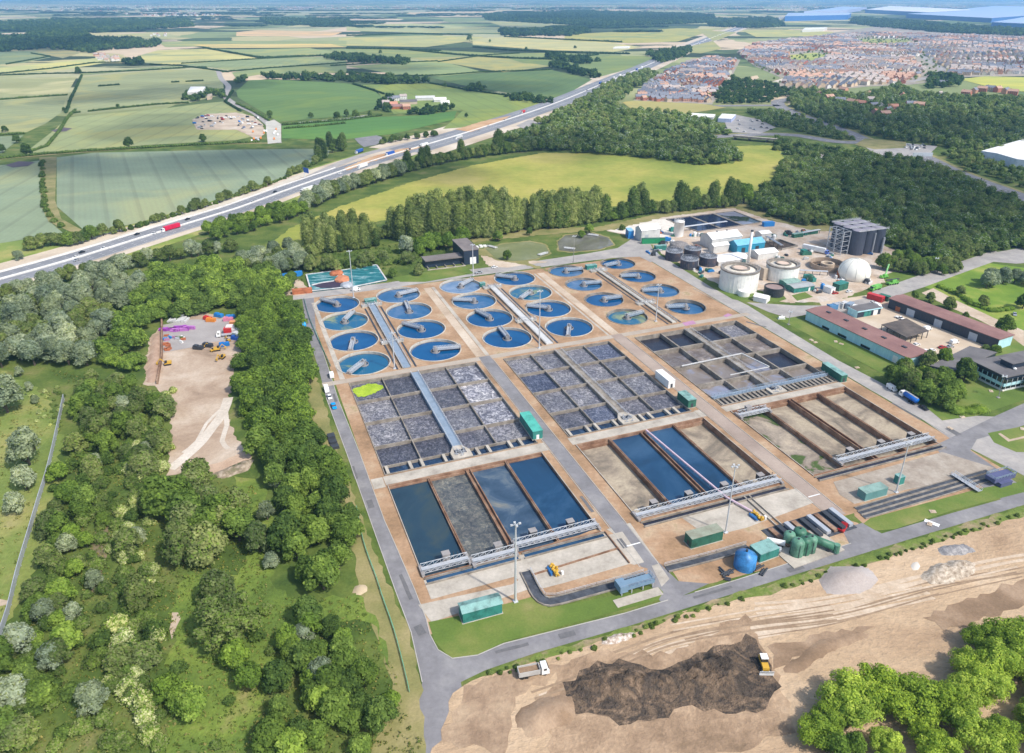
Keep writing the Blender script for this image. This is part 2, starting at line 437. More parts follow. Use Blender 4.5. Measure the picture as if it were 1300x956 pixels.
GG = (.24, .29, .185); GB = (.13, .225, .075); GY = (.33, .34, .15); YY = (.47, .44, .22); TT = (.50, .40, .27); GD = (.155, .20, .095)
FIELDS = [
 ([(0, 210), (50, 204), (52, 262), (66, 284), (80, 296), (0, 309), (-90, 318), (-90, 220)], (.235, .30, .215), 170, None),
 ([(72, 200), (120, 194), (300, 190), (400, 189), (419, 191), (415, 200), (330, 238), (262, 260), (185, 281), (122, 294), (106, 292), (88, 276), (72, 262)], (.235, .30, .225), 152, None),
 ([(28, 197), (68, 166), (86, 149), (215, 137), (262, 131), (284, 129), (300, 138), (330, 156), (328, 172), (300, 178), (190, 184), (60, 194)], (.27, .315, .165), -4, None),
 ([(100, 98), (200, 89), (270, 88), (283, 100), (284, 112), (276, 122), (240, 131), (150, 141), (86, 146), (93, 122)], (.275, .31, .175), 14, None),
 ([(-60, 102), (98, 97), (84, 121), (0, 126), (-60, 130)], (.30, .32, .17), 65, YY),
 ([(-60, 132), (0, 128), (84, 122), (79, 142), (58, 157), (34, 168), (-10, 171), (-60, 172)], (.27, .31, .18), 40, None),
 ([(-60, 176), (30, 172), (2, 195), (-60, 199)], (.23, .29, .19), 10, None),
 ([(-60, 90), (0, 86), (95, 77), (128, 73), (140, 79), (90, 87), (0, 94), (-60, 98)], (.42, .44, .21), None, None),
 ([(-60, 66), (0, 65), (55, 65), (64, 73), (30, 80), (-60, 86)], (.20, .25, .14), None, None),
 ([(30, 60), (98, 61), (100, 68), (80, 74), (60, 70)], (.27, .27, .15), None, None),
 ([(-60, 28), (60, 24), (110, 22), (60, 30), (-60, 36)], (.45, .41, .26), None, None),
 ([(172, 72), (200, 64), (262, 62), (330, 73), (300, 79), (216, 82), (184, 80)], (.50, .47, .21), None, (.31, .33, .16)),
 ([(100, 93), (225, 83), (236, 87), (170, 90), (103, 96)], (.22, .27, .14), None, None),
 ([(228, 82), (330, 74), (438, 71), (440, 79), (300, 91), (272, 86)], (.24, .30, .165), -6, None),
 ([(262, 61), (300, 63), (392, 61), (440, 69), (330, 73), (290, 66)], (.26, .31, .155), None, None),
 ([(150, 44), (205, 42), (230, 46), (200, 52), (150, 52)], (.36, .37, .2), None, None),
 ([(294, 92), (350, 86), (440, 80), (440, 92), (328, 95), (300, 100)], (.24, .30, .15), None, None),
 ([(300, 116), (316, 102), (345, 101), (440, 106), (474, 114), (487, 126), (478, 138), (440, 147), (354, 155), (334, 143), (302, 124)], (.125, .21, .075), 30, None),
 ([(358, 160), (440, 153), (472, 149), (530, 147), (580, 141), (576, 152), (500, 170), (430, 178), (358, 176)], (.095, .21, .062), 60, None),
 ([(455, 108), (540, 106), (580, 110), (660, 123), (712, 131), (660, 147), (600, 161), (562, 164), (578, 150), (588, 140), (500, 145), (488, 128), (476, 113)], (.185, .255, .085), -20, None),
 ([(545, 98), (600, 94), (700, 89), (752, 101), (706, 128), (662, 121), (585, 108)], (.115, .185, .08), 20, None),
 ([(440, 84), (520, 79), (560, 78), (616, 92), (560, 97), (500, 94)], (.235, .30, .15), None, None),
 ([(520, 74), (640, 71), (660, 79), (700, 84), (640, 92), (560, 79)], (.30, .31, .15), None, None),
 ([(640, 73), (700, 68), (775, 70), (730, 79), (706, 84), (664, 80)], (.17, .23, .10), None, None),
 ([(712, 82), (775, 71), (815, 71), (846, 74), (790, 90), (757, 99)], (.18, .24, .10), None, None),
 ([(420, 62), (520, 62), (640, 68), (720, 67), (690, 73), (600, 71), (510, 74), (440, 70)], (.22, .27, .12), None, None),
 ([(600, 49), (660, 47), (760, 52), (815, 60), (780, 66), (700, 64), (600, 57)], (.43, .42, .23), None, None),
 ([(718, 44), (860, 36), (910, 37), (860, 53), (800, 55), (715, 52)], (.40, .38, .12), -8, (.27, .31, .12)),
 ([(300, 41), (330, 38), (435, 41), (420, 46), (300, 46)], (.56, .41, .26), None, None),
 ([(430, 48), (540, 45), (615, 47), (600, 52), (540, 60), (430, 58)], (.37, .38, .19), None, None),
 ([(440, 32), (520, 30), (640, 35), (636, 42), (540, 42), (440, 39)], (.36, .39, .22), None, None),
 ([(200, 53), (300, 52), (440, 52), (440, 60), (300, 58), (210, 60)], (.28, .32, .16), None, None),
 ([(245, 57), (300, 56), (420, 56), (440, 60), (330, 61), (270, 61)], (.52, .43, .2), None, None),
 ([(0, 4), (250, 8), (460, 12), (650, 10), (650, 14), (420, 20), (200, 17), (0, 12)], (.33, .34, .24), None, None),
 ([(500, 16), (700, 12), (820, 13), (760, 19), (560, 22)], (.5, .42, .3), None, None),
 ([(620, 28), (760, 22), (850, 26), (760, 31), (640, 34)], (.32, .34, .2), None, None),
 ([(803, 140), (790, 130), (806, 128), (890, 132), (922, 137), (870, 145)], (.36, .33, .14), None, None),
 ([(1218, 101), (1250, 97), (1330, 99), (1330, 118), (1290, 116), (1250, 109)], (.38, .42, .12), None, None),
 ([(1003, 70), (1035, 67), (1055, 71), (1030, 77), (1005, 77)], (.33, .38, .13), None, None),
 ([(942, 39), (1010, 38), (1060, 41), (1040, 46), (960, 47)], (.38, .39, .17), None, None),
 ([(885, 38), (935, 41), (915, 50), (880, 58), (858, 66), (890, 68), (916, 62), (905, 52)], (.32, .33, .15), None, None),
 ([(1080, 49), (1150, 50), (1165, 55), (1110, 57)], (.28, .32, .13), None, None),
]
for i, (pts, c, ang, patch) in enumerate(FIELDS):
    psheet('field', pts, .12 + .01 * i, fieldmat('crop_%d' % i, c, None if ang is None else R(ang), patch=patch, sp=26))
meadow = psheet('meadow', [(330, 318), (368, 290), (432, 262), (520, 232), (600, 210), (690, 194), (760, 194), (860, 203), (932, 208), (930, 186), (985, 184), (1002, 210), (975, 238), (940, 250), (880, 262), (640, 262), (520, 275), (420, 290), (370, 318)], .1, MEADOW)
psheet('meadow', [(700, 345), (640, 320), (500, 300), (640, 292), (760, 288), (880, 262), (950, 256), (1075, 292), (1035, 294), (968, 276), (930, 264), (842, 276), (780, 292), (700, 297), (560, 312)], .14, VERGE)
psheet('meadow', [(-120, 480), (-60, 440), (0, 470), (60, 500), (78, 560), (70, 660), (30, 760), (0, 800), (-160, 860)], .05, nm('left_pasture', [(0, (.10, .16, .035)), (.45, (.17, .22, .05)), (.75, (.27, .27, .085)), (1, (.36, .30, .15))], scale=.03, detail=9, grain=.3, gscale=.7, bump=.3))
psheet('dry_grass_strip', [(50, 200), (72, 199), (70, 255), (78, 278), (104, 292), (95, 297), (62, 282), (52, 262)], .2, VERGE)
psheet('dry_grass_strip', [(0, 309), (80, 297), (130, 296), (60, 322), (0, 340), (-80, 350), (-80, 318)], .15, nm('bank_grass', [(0, (.11, .18, .035)), (.5, (.2, .26, .06)), (1, (.4, .34, .12))], scale=.03, grain=.3, gscale=.8))

# ------------------------------------------------------------------ motorway
MW = [G(*p) for p in ((-140, 394), (0, 355), (100, 327), (215, 291), (300, 265), (360, 243), (440, 215), (500, 196), (600, 166), (700, 133), (760, 108.5), (820, 83.5), (870, 61.5), (920, 42), (960, 29.5), (1010, 20), (1080, 14))]
mw = smooth_line(MW, 25)
ribbon('motorway_bank', mw, -24, 34, .25, nm('bare_works_ground', [(0, (.40, .31, .22)), (.5, (.56, .47, .36)), (1, (.68, .60, .50))], scale=.02, detail=8, grain=.15, gscale=.5))
mfar = [p for p in mw if p.y > 900]
ribbon('motorway_bank', mfar, -48, 52, .26, MATS['bare_works_ground'])
ribbon('motorway', mfar, -26, 24, .43, MOTOR)
ribbon('motorway', mw, -15.5, 13.5, .42, MOTOR)
lm = MB()
for off in (-14.6, -2.6, 1.2, 12.8):
    ribbon('x', mw, off - .16, off + .16, .46, LINEW, mb=lm)
for off in (-10.8, -6.8, 5.2, 9.0): dashes(lm, mw, off, .22, 3, 6, .46)
tag(lm.build('lane_marking', LINEW), kind='structure')
bm_ = MB(); ribbon('x', mw, -1.5, -.3, 1.35, PALEW, mb=bm_, h=1.0)
tag(bm_.build('concrete_barrier', PALEW), 'long pale concrete barrier running down the middle of the motorway', 'barrier')
bm_ = MB(); ribbon('x', smooth_line(MW[:7], 25), 13.9, 15.0, 1.1, PALEW, mb=bm_, h=.8)
tag(bm_.build('concrete_barrier', PALEW), 'white temporary barrier along the far edge of the motorway beside the tan works strip', 'barrier')
ribbon('verge', mw[:len(mw) // 2], 24, 38, .22, nm('motorway_verge', [(0, (.10, .16, .03)), (.5, (.2, .26, .05)), (1, (.42, .36, .13))], scale=.04, detail=10, grain=.3, gscale=.6)); ribbon('verge', mw[:len(mw) // 2], -34, -24, .22, MATS['motorway_verge'])
# slip road and orange earthworks
slip = smooth_line([G(*p) for p in ((330, 254), (380, 232), (420, 213), (455, 199), (490, 189), (530, 180), (575, 171))], 15)
ribbon('slip_road', slip, -6, 6, .36, ASPH_P)
slip2 = smooth_line([G(*p) for p in ((-100, 377), (0, 346), (100, 318), (200, 285), (300, 253), (345, 238), (400, 216))], 20)
ribbon('haul_road', slip2, -5, 4, .33, nm('pale_haul_road', [(0, (.48, .42, .33)), (1, (.70, .64, .54))], scale=.03, grain=.15, gscale=.7))
psheet('bare_earth', [(436, 214), (470, 200), (505, 190), (540, 186), (500, 197), (460, 210), (440, 217)], .5, nm('orange_earth', [(0, (.42, .23, .11)), (1, (.58, .40, .24))], scale=.05, grain=.2))
psheet('bare_earth', [(578, 165), (610, 155), (650, 147), (632, 156), (598, 168)], .5, MATS['orange_earth'])
psheet('car_park', [(450, 176), (478, 172), (490, 176), (478, 184), (462, 187), (455, 182)], .3, ASPH)
psheet('car_park', [(655, 160), (672, 152), (690, 155), (672, 166)], .3, ASPH_P)
# country road
lane = smooth_line([G(*p) for p in ((277, 90), (281, 100), (290, 110), (286, 122), (300, 133), (322, 143), (337, 154), (348, 165), (352, 182))], 12)
ribbon('country_road', lane, -5.5, 5.5, .3, ASPH_P)
ribbon('country_road', smooth_line([G(*p) for p in ((-80, 206), (0, 202), (120, 192), (240, 184), (330, 182), (352, 182))], 20), -4, 4, .3, VERGE)
psheet('lay_by', [(337, 155), (348, 152), (357, 158), (357, 181), (340, 183)], .34, nm('pale_lay_by', [(0, (.42, .40, .34)), (1, (.58, .55, .48))], scale=.05))
ribbon('country_road', smooth_line([G(*p) for p in ((355, 158), (400, 154), (438, 151), (470, 146))], 20), -4, 4, .3, ASPH_P)
psheet('compound', [(244, 152), (262, 145), (300, 143), (322, 148), (334, 158), (336, 170), (326, 178), (316, 172), (300, 165), (250, 165)], .3, HARDST)
psheet('waste_heap_ground', [(65, 166), (80, 162), (92, 163), (84, 167), (70, 168)], .3, nm('purple_soil', [(0, (.09, .075, .09)), (1, (.14, .11, .12))], scale=.1))
psheet('waste_heap_ground', [(7, 210), (24, 205), (44, 206), (36, 211), (16, 213)], .36, MATS['purple_soil'])
# roads right of the works
for pts, w_, m_ in (
    (((1020, 112), (1008, 124), (988, 129), (995, 138), (1030, 152), (1075, 168), (1105, 181), (1150, 190)), 11, ASPH),
    (((1150, 190), (1175, 200), (1205, 215), (1240, 229), (1270, 240), (1330, 262)), 10, ASPH),
    (((1165, 66), (1180, 78), (1196, 88), (1180, 98), (1155, 104)), 9, ASPH_P),
    (((985, 104), (1010, 96), (1040, 86), (1048, 80), (1095, 76), (1165, 66)), 8, nm('pale_street', [(0, (.5, .44, .36)), (1, (.66, .6, .5))], scale=.05)),
    (((800, 142), (850, 139), (900, 135), (960, 134), (990, 134)), 9, ASPH),
    (((890, 175), (960, 171), (1010, 172), (1060, 180), (1100, 181)), 10, ASPH),
    (((920, 96), (935, 110), (905, 112), (880, 100)), 6, MATS['pale_street'])):
    P_ = smooth_line([G(*p) for p in pts], 12)
    ribbon('road', P_, -w_, w_, .3, m_)
    l_ = MB(); dashes(l_, P_, 0, .3, 4, 5, .34); tag(l_.build('lane_marking', LINEW), kind='structure')
    ribbon('verge', P_, w_, w_ + 5, .28, VERGE)
psheet('car_park', [(918, 150), (935, 146), (965, 152), (985, 162), (965, 170), (925, 168)], .3, ASPH_P)
psheet('roundabout', [(1095, 184), (1120, 178), (1150, 182), (1190, 186), (1180, 196), (1140, 200), (1110, 196)], .33, ASPH_P)
psheet('junction_grass', [(1098, 176), (1150, 180), (1150, 188), (1110, 190), (1085, 184)], .36, VERGE)
psheet('bare_ground', [(1040, 196), (1062, 195), (1072, 201), (1050, 206), (1038, 203)], .3, ASPH_P)

# ------------------------------------------------------------------ estate ground
psheet('estate_ground', [(803, 129), (820, 108), (852, 88), (900, 72), (940, 76), (932, 92), (920, 108), (904, 133), (850, 132)], .2, nm('estate_ground', [(0, (.22, .20, .16)), (.5, (.36, .31, .26)), (1, (.24, .27, .13))], scale=.02, grain=.3, gscale=.2))
psheet('estate_ground', [(935, 66), (960, 54), (1040, 44), (1110, 34), (1340, 42), (1340, 96), (1215, 98), (1190, 104), (1150, 108), (1100, 110), (1045, 116), (985, 112), (990, 98), (958, 84)], .22, MATS['estate_ground'])

# ------------------------------------------------------------------ works ground with its openings
holes = []
TANKS = [(427,387,406,381),(439,410,451,398),(449,434,446,446),(463,461,445,475),(507,377,533,371),(521,397,516,385),(537,420,512,413),(554,446,586,443),
 (586,365,603,356),(604,384,580,383),(625,406,610,398),(646,431,637,420),(655,355,631,352),(677,373,663,383),(699,394,672,391),(724,418,723,429),
 (719,345,740,343),(744,363,766,361),(770,382,793,379),(799,405,822,399),(786,335,769,339),(813,352,791,353),(841,371,818,372),(873,392,853,393)]
COLX = [7.65, 34.6, 63.4, 89.9, 116.4, 144.8]; ROWY = [136.3, 116.9, 96.9, 76.4]
TR = []
for i in range(24):
    R_ = 9.35 * K if i < 16 else 8.25 * K
    c = W(COLX[i // 4], ROWY[i % 4] + (i // 4) * .75 - .5 * (1 if i < 4 else 0)); TR.append((c, R_))
    holes.append([c + Vector((math.cos(-2 * math.pi * k / 40), math.sin(-2 * math.pi * k / 40), 0)) * (R_ + .45) for k in range(40)])
def rect(x0, x1, y0, y1): return [W(x0, y0), W(x1, y0), W(x1, y1), W(x0, y1)]
AER = [(0, 45.6, 4.9, 62.2), (55.4, 98.3, 4.6, 60.9), (109.0, 155.6, 4.0, 60.2)]
PRI = [(-.4, 44.8, -37.6, 0), (55.4, 99.4, -37.2, 0), (109.6, 155.6, -37.4, .3)]
for b in AER + PRI: holes.append(rect(*b))
def yard():
    RS = [b for b in AER + PRI]; sq = []
    for i in range(24): cx = COLX[i // 4]; cy = ROWY[i % 4] + (i // 4) * .75 - .5 * (1 if i < 4 else 0); sq.append((cx - 9.69, cx + 9.69, cy - 9.69, cy + 9.69))
    AL = RS + sq; xs = sorted({-4.2, 161.5} | {round(v, 3) for r in AL for v in r[:2]}); ys = sorted({-54, 147} | {round(v, 3) for r in AL for v in r[2:]})
    m = MB(); bx = lambda x, y: tuple(W(x, y))
    for x0, x1 in zip(xs[:-1], xs[1:]):
        for y0, y1 in zip(ys[:-1], ys[1:]):
            cx, cy = (x0 + x1) / 2, (y0 + y1) / 2
            if any(r[0] < cx < r[1] and r[2] < cy < r[3] for r in AL): continue
            m.quadlist([bx(x0, y0), bx(x1, y0), bx(x1, y1), bx(x0, y1)], [(0, 1, 2, 3)])
    for i, (a, b, c, d) in enumerate(sq):
        cx, cy = (a + b) / 2, (c + d) / 2; r = (TR[i][1] + .4) / K; n = 48; vs = []
        for k in range(n): t = 2 * math.pi * (k + .5) / n - math.pi / 4 - math.pi / n; u, v = math.cos(t), math.sin(t); s = 9.69 / max(abs(u), abs(v)); vs += [bx(cx + u * r, cy + v * r), bx(cx + u * s, cy + v * s)]
        m.quadlist(vs, [(2 * k, 2 * k + 1, (2 * k + 3) % (2 * n), (2 * k + 2) % (2 * n)) for k in range(n)])
    tag(m.build('gravel_yard', GRAVEL), kind='structure')
yard()
psheet('gravel_ground', [W_ for W_ in ()] or [(700, 757), (812, 728), (832, 742), (845, 722), (842, 712), (846, 712), (862, 738), (900, 741), (985, 720), (1068, 697), (1080, 688), (1090, 664), (1040, 650), (860, 640), (700, 690), (690, 740)], .012, GRAVEL)
psheet('gravel_ground', [(1085, 655), (1096, 665), (1245, 622), (1285, 600), (1262, 590), (1190, 590), (1080, 625)], .012, GRAVEL)

def pl(name, x0, x1, y0, y1, z, m, skirt=0): return sheet(name, rect(x0, x1, y0, y1), z, m, skirt=skirt)
# perimeter and service roads
psheet('service_road', [(383, 374), (398, 371), (401, 420), (417, 468), (430, 509), (457.7, 578), (487.7, 660), (502, 692), (527, 750), (541, 786), (546, 806), (556, 825), (574, 836), (606, 832), (640, 817), (792, 779), (848, 762), (930, 738), (1100, 683), (1210, 651), (1300, 626), (1400, 594), (1400, 612), (1300, 641), (1160, 683), (985, 737), (801, 794), (680, 829), (616, 851), (585, 866), (600, 960), (520, 960), (536, 866), (522, 803), (502, 750), (480, 690), (470, 660), (441, 578), (414, 505), (404, 466), (389, 420)], .03, ASPH)
pl('service_road', 47.6, 51.8, -52.5, 65.5, .06, ASPH); pl('service_road', 101.5, 106.0, -53.5, 65.5, .06, nm('brown_asphalt', [(0, (.25, .19, .155)), (.5, (.34, .27, .225)), (1, (.42, .34, .28))], scale=.05, grain=.14, gscale=.9))
psheet('service_road', [(818, 716), (834, 712), (861, 738), (900, 741), (842, 768), (832, 756)], .05, ASPH)
psheet('service_road', [(1068, 671), (1095, 664), (1124, 680), (1150, 673), (1120, 690), (1080, 700), (1078, 690)], .05, ASPH)
psheet('service_road', [(372, 374), (441, 365), (492, 359), (545, 350), (590, 343), (650, 336), (690, 330), (745, 322), (784, 315), (798, 306), (806, 299), (822, 303), (830, 318), (838, 326), (826, 333), (812, 326), (785, 327), (745, 331.5), (690, 339), (650, 344), (604, 350), (560, 356.5), (500, 365), (462, 370), (420, 375.5), (372, 381)], .035, ASPH_P)
psheet('service_road', [(814, 324), (832, 320), (905, 366), (950, 388), (985, 410), (1063, 457), (1126, 490), (1182, 522), (1240, 528), (1262, 529), (1400, 600), (1400, 660), (1300, 604), (1205, 556), (1170, 532), (1100, 492), (940, 398), (893, 371)], .04, ASPH_P)
psheet('service_road', [(1186, 566), (1262, 529), (1300, 512), (1400, 470), (1400, 505), (1300, 540), (1240, 558), (1232, 572), (1330, 640), (1280, 640), (1205, 590)], .045, ASPH)
pl('service_road', -8.5, 165, 62.8, 65.8, .05, nm('pale_track', [(0, (.34, .28, .22)), (1, (.46, .40, .33))], scale=.08, grain=.2))
psheet('service_road', [(948, 384), (1010, 388), (1060, 388), (1100, 378), (1108, 370), (1160, 352), (1262, 318), (1280, 326), (1240, 340), (1175, 364), (1120, 382), (1060, 398), (1022, 400), (1000, 404), (975, 396)], .1, ASPH_P)
psheet('service_road', [(1255, 322), (1300, 314), (1350, 318), (1350, 330), (1290, 335), (1256, 332)], .1, ASPH_P)
psheet('track', [(1170, 372), (1185, 366), (1215, 382), (1262, 404), (1300, 420), (1300, 440), (1280, 425), (1240, 405), (1205, 390)], .11, HARDST)
rk = random.Random(8)
RUT = nm('worn_rut', [(0, (.42, .31, .21)), (1, (.62, .51, .39))], scale=.2, grain=.3, gscale=.9); RUTD = nm('dark_rut', [(0, (.22, .15, .095)), (1, (.36, .26, .17))], scale=.2, grain=.3, gscale=.9)
for k in range(16):
    y0 = rk.uniform(-14, 34); base = [(1420, 700), (1300, 716), (1180, 742), (1060, 768), (960, 782), (860, 800), (760, 838), (690, 862)]
    n0 = rk.randint(0, 3); pts = [(x + rk.uniform(-14, 14), y + y0 * (.5 + .5 * i / 7) + rk.uniform(-4, 4)) for i, (x, y) in enumerate(base)][n0:n0 + rk.randint(4, 5)]
    P_ = smooth_line([G(*p) for p in pts], 4); w_ = rk.uniform(.25, .55)
    for s in (-1.1, 1.1): ribbon('wheel_rut', P_, s - w_, s + w_, .07 + .004 * k, RUT if k % 3 else RUTD)
PATCH = nm('road_patch', [(0, (.11, .11, .115)), (1, (.17, .165, .165))], scale=.3, grain=.2, gscale=1)
for (px, py, L_, w_, a_) in ((450, 600, 9, 1.4, -69), (470, 640, 5, 2.2, -69), (515, 745, 12, 1.2, -66), (533, 800, 4, 2.5, -60), (650, 823, 10, 1.1, 18), (720, 806, 5, 2, 18), (905, 752, 14, 1.0, 20), (1010, 722, 6, 2.0, 20), (745, 640, 10, 1.2, -69), (790, 690, 5, 2.0, -69), (960, 412, 12, 1.4, -40), (1050, 470, 8, 2.2, -69), (1150, 522, 16, 1.0, -69), (1210, 548, 6, 3, -69), (425, 505, 8, 1.2, -69)):
    c_ = G(px, py); d_ = Vector((math.cos(R(a_)), math.sin(R(a_)), 0)); n_ = Vector((-d_.y, d_.x, 0)); sheet('road_patch', ragged([c_ - d_ * L_ / 2 - n_ * w_ / 2, c_ + d_ * L_ / 2 - n_ * w_ / 2, c_ + d_ * L_ / 2 + n_ * w_ / 2, c_ - d_ * L_ / 2 + n_ * w_ / 2], .12), .075, PATCH)
# kerbs of the service roads
kb = MB()
for X_ in (47.3, 52.0, 101.2, 106.2):
    a, b = W(X_, -52), W(X_, 62); kb.beam(a + Vector((0, 0, .06)), b + Vector((0, 0, .11)), .25, .14)
for pts in (((401, 420), (417, 468), (430, 509), (457.7, 578), (487.7, 660), (502, 692), (527, 750), (541, 786), (546, 806), (556, 825), (574, 836), (606, 832), (640, 817), (792, 779), (848, 762)), ((414, 505), (441, 578), (470, 660), (502, 750), (522, 803), (536, 866)), ((882, 752), (930, 738), (1080, 690)), ((880, 366), (940, 398), (1100, 492), (1170, 532), (1200, 550))):
    L_ = [G(*p) for p in pts]
    for a, b in zip(L_[:-1], L_[1:]): kb.beam(a + Vector((0, 0, .06)), b + Vector((0, 0, .11)), .25, .14)
tag(kb.build('kerb', KERB), kind='structure')
for X_ in (49.7, 103.7):
    l_ = MB(); a, b = W(X_ - 1.8, -44.5), W(X_ + 1.9, -44.5); l_.beam(a + Vector((0, 0, .125)), b + Vector((0, 0, .125)), .5, .01); tag(l_.build('lane_marking', LINEW), kind='structure')
# pale service strips between the round tanks and at the basins
for x0, x1, m_ in ((46.9, 50.2, HARDST), (50.5, 52.0, CONC), (102.2, 105.5, HARDST), (100.4, 101.3, CONC), (-2.3, -.6, CONC)):
    pl('concrete_strip', x0, x1, 66, 141, .03, m_)
for (x0, x1, y0, y1) in AER: pl('concrete_apron', x0 - .6, x1 + .6, .4, y0 - .4, .03, CONC)
pl('concrete_apron', -4, -.8, -.4, 4.4, .04, CONC); pl('concrete_apron', 45.4, 47.2, .4, 4.6, .045, CONC); pl('concrete_apron', 99, 101, .4, 4.6, .045, CONC)
pl('concrete_apron', -.4, 45.4, -44.5, -38.2, .03, CONC); psheet('concrete_apron', [(531, 768), (650, 742), (672, 728), (690, 742), (560, 786), (548, 790)], .05, CONC)
psheet('concrete_apron', [(640, 712), (790, 675), (818, 714), (690, 747), (660, 740)], .06, CONC)
psheet('concrete_apron', [(815, 700), (770, 672), (800, 664), (850, 735), (840, 745), (828, 720)], .05, CONC)
psheet('concrete_apron', [(862, 655), (1020, 618), (1034, 638), (948, 670), (900, 682)], .05, CONC)
psheet('concrete_apron', [(1058, 612), (1196, 574), (1262, 594), (1238, 606), (1150, 622), (1085, 640), (1066, 628)], .05, nm('brown_concrete', [(0, (.24, .19, .15)), (.5, (.34, .29, .235)), (1, (.42, .37, .31))], scale=.15, grain=.25, gscale=.8))
psheet('grass_verge', [(544, 790), (592, 780), (668, 760), (678, 757), (696, 772), (836, 746), (842, 752), (836, 762), (640, 815), (606, 832), (572, 836), (552, 815)], .07, GRASS)
psheet('gravel_strip', [(690, 755), (700, 745), (800, 716), (822, 722), (822, 735), (710, 768)], .08, GRAVEL)
psheet('grass_verge', [(1096, 665), (1105, 658), (1245, 620), (1296, 612), (1304, 624), (1210, 648), (1136, 672), (1112, 674)], .07, GRASS)
psheet('grass_verge', [(985, 404), (1010, 402), (1172, 478), (1262, 494), (1400, 440), (1400, 465), (1300, 508), (1240, 528), (1196, 534), (1130, 480), (1060, 442)], .07, GRASS)
psheet('grass_verge', [(1254, 550), (1300, 541), (1340, 535), (1340, 575), (1290, 574), (1262, 562)], .07, GRASS)
psheet('grass_verge', [(1140, 478), (1262, 400), (1400, 390), (1400, 470), (1262, 506), (1196, 512)], .05, GRASS)
psheet('grass_verge', [(1148, 356), (1240, 332), (1300, 340), (1400, 350), (1400, 420), (1300, 420), (1240, 402), (1190, 370)], .05, nm('lush_grass', [(0, (.09, .17, .02)), (.5, (.16, .25, .03)), (1, (.34, .34, .08))], scale=.04, grain=.25))
psheet('grass_verge', [(1120, 350), (1135, 345), (1200, 350), (1160, 357), (1126, 362)], .06, GRASS)
psheet('grass_verge', [(906, 366), (930, 362), (960, 374), (950, 384), (930, 380)], .07, GRASS); psheet('grass_verge', [(960, 368), (1005, 378), (985, 384), (964, 380)], .07, GRASS)
psheet('grass_verge', [(1005, 375), (1022, 371), (1032, 377), (1012, 382)], .07, GRASS)
psheet('footpath', [(1270, 550), (1282, 558), (1340, 545), (1340, 548), (1280, 561), (1267, 551)], .1, HARDST)
psheet('grass_verge', [(500, 352), (545, 345), (590, 338), (602, 347), (540, 358), (508, 358), (490, 348)], .06, GRASS)
psheet('verge', [(399, 470), (412, 512), (430, 578), (476, 702), (520, 803), (534, 866), (540, 960), (470, 960), (500, 866), (470, 790), (455, 745), (440, 640), (420, 590), (400, 540), (385, 480)], .02, VERGE)
psheet('pink_patch', [(918, 401), (924, 398), (930, 400), (922, 403)], .09, PINK); psheet('pink_patch', [(866, 410), (880, 407), (884, 411), (870, 414)], .09, PINK)
# process area
psheet('works_yard', [(822, 306), (800, 300), (770, 293), (815, 278), (845, 272), (933, 264), (975, 279), (1036, 292), (1076, 296), (1140, 318), (1160, 336), (1145, 352), (1110, 362), (1060, 384), (1004, 384), (950, 380), (890, 350), (840, 322)], .02, nm('works_yard', [(0, (.34, .24, .16)), (.4, (.47, .37, .28)), (.75, (.54, .47, .40)), (1, (.36, .33, .30))], scale=.07, detail=9, grain=.3, gscale=.5))
psheet('white_hardstanding', [(772, 293), (815, 279), (850, 278), (862, 292), (840, 306), (806, 300)], .06, plain('white_gravel', (.66, .61, .54), rough=.9))
psheet('depot_yard', [(1040, 384), (1105, 374), (1140, 384), (1262, 440), (1240, 470), (1168, 458), (1060, 410)], .06, nm('depot_yard', [(0, (.38, .30, .22)), (.5, (.52, .42, .31)), (1, (.58, .50, .40))], scale=.05, grain=.15))
psheet('footpath', [(992, 372), (1003, 385), (1010, 385), (998, 371)], .1, HARDST)
# left compound and haul tracks
psheet('dirt_yard', [(184, 470), (190, 430), (205, 413), (232, 410), (250, 396), (262, 397), (290, 402), (302, 408), (306, 445), (296, 462), (297, 482), (290, 505), (286, 520), (300, 555), (312, 572), (320, 582), (285, 598), (250, 602), (232, 600), (212, 604), (214, 575), (218, 540), (208, 505), (196, 490), (182, 488)], .08, nm('pink_tan_dirt', [(0, (.25, .18, .125)), (.35, (.38, .28, .20)), (.65, (.46, .36, .27)), (1, (.55, .46, .37))], scale=.05, detail=9, grain=.22, gscale=.8, bump=.2, dist=.5))
psheet('concrete_pad', [(207, 448), (206, 413), (240, 406), (296, 405), (304, 414), (304, 432), (272, 434), (245, 441)], .13, nm('grey_pad', [(0, (.29, .265, .25)), (1, (.40, .37, .35))], scale=.07, grain=.15))
trk = nm('worn_track', [(0, (.48, .41, .33)), (1, (.66, .60, .52))], scale=.08, grain=.25, gscale=.9)
for pts, w_ in ((((290, 505), (283, 525), (268, 545), (255, 562), (238, 578), (216, 596)), 2.2), (((286, 520), (288, 540), (282, 560), (290, 570)), 1.0), (((280, 520), (262, 538), (250, 560), (232, 575)), .7)):
    ribbon('dirt_track', smooth_line([G(*p) for p in pts], 5), -w_, w_, .13 + .01 * w_, trk)
psheet('earth_bank', [(246, 596), (282, 586), (314, 572), (320, 582), (286, 598), (262, 604)], .17, nm('orange_bank', [(0, (.42, .28, .19)), (1, (.56, .42, .31))], scale=.1, grain=.25, bump=.3))
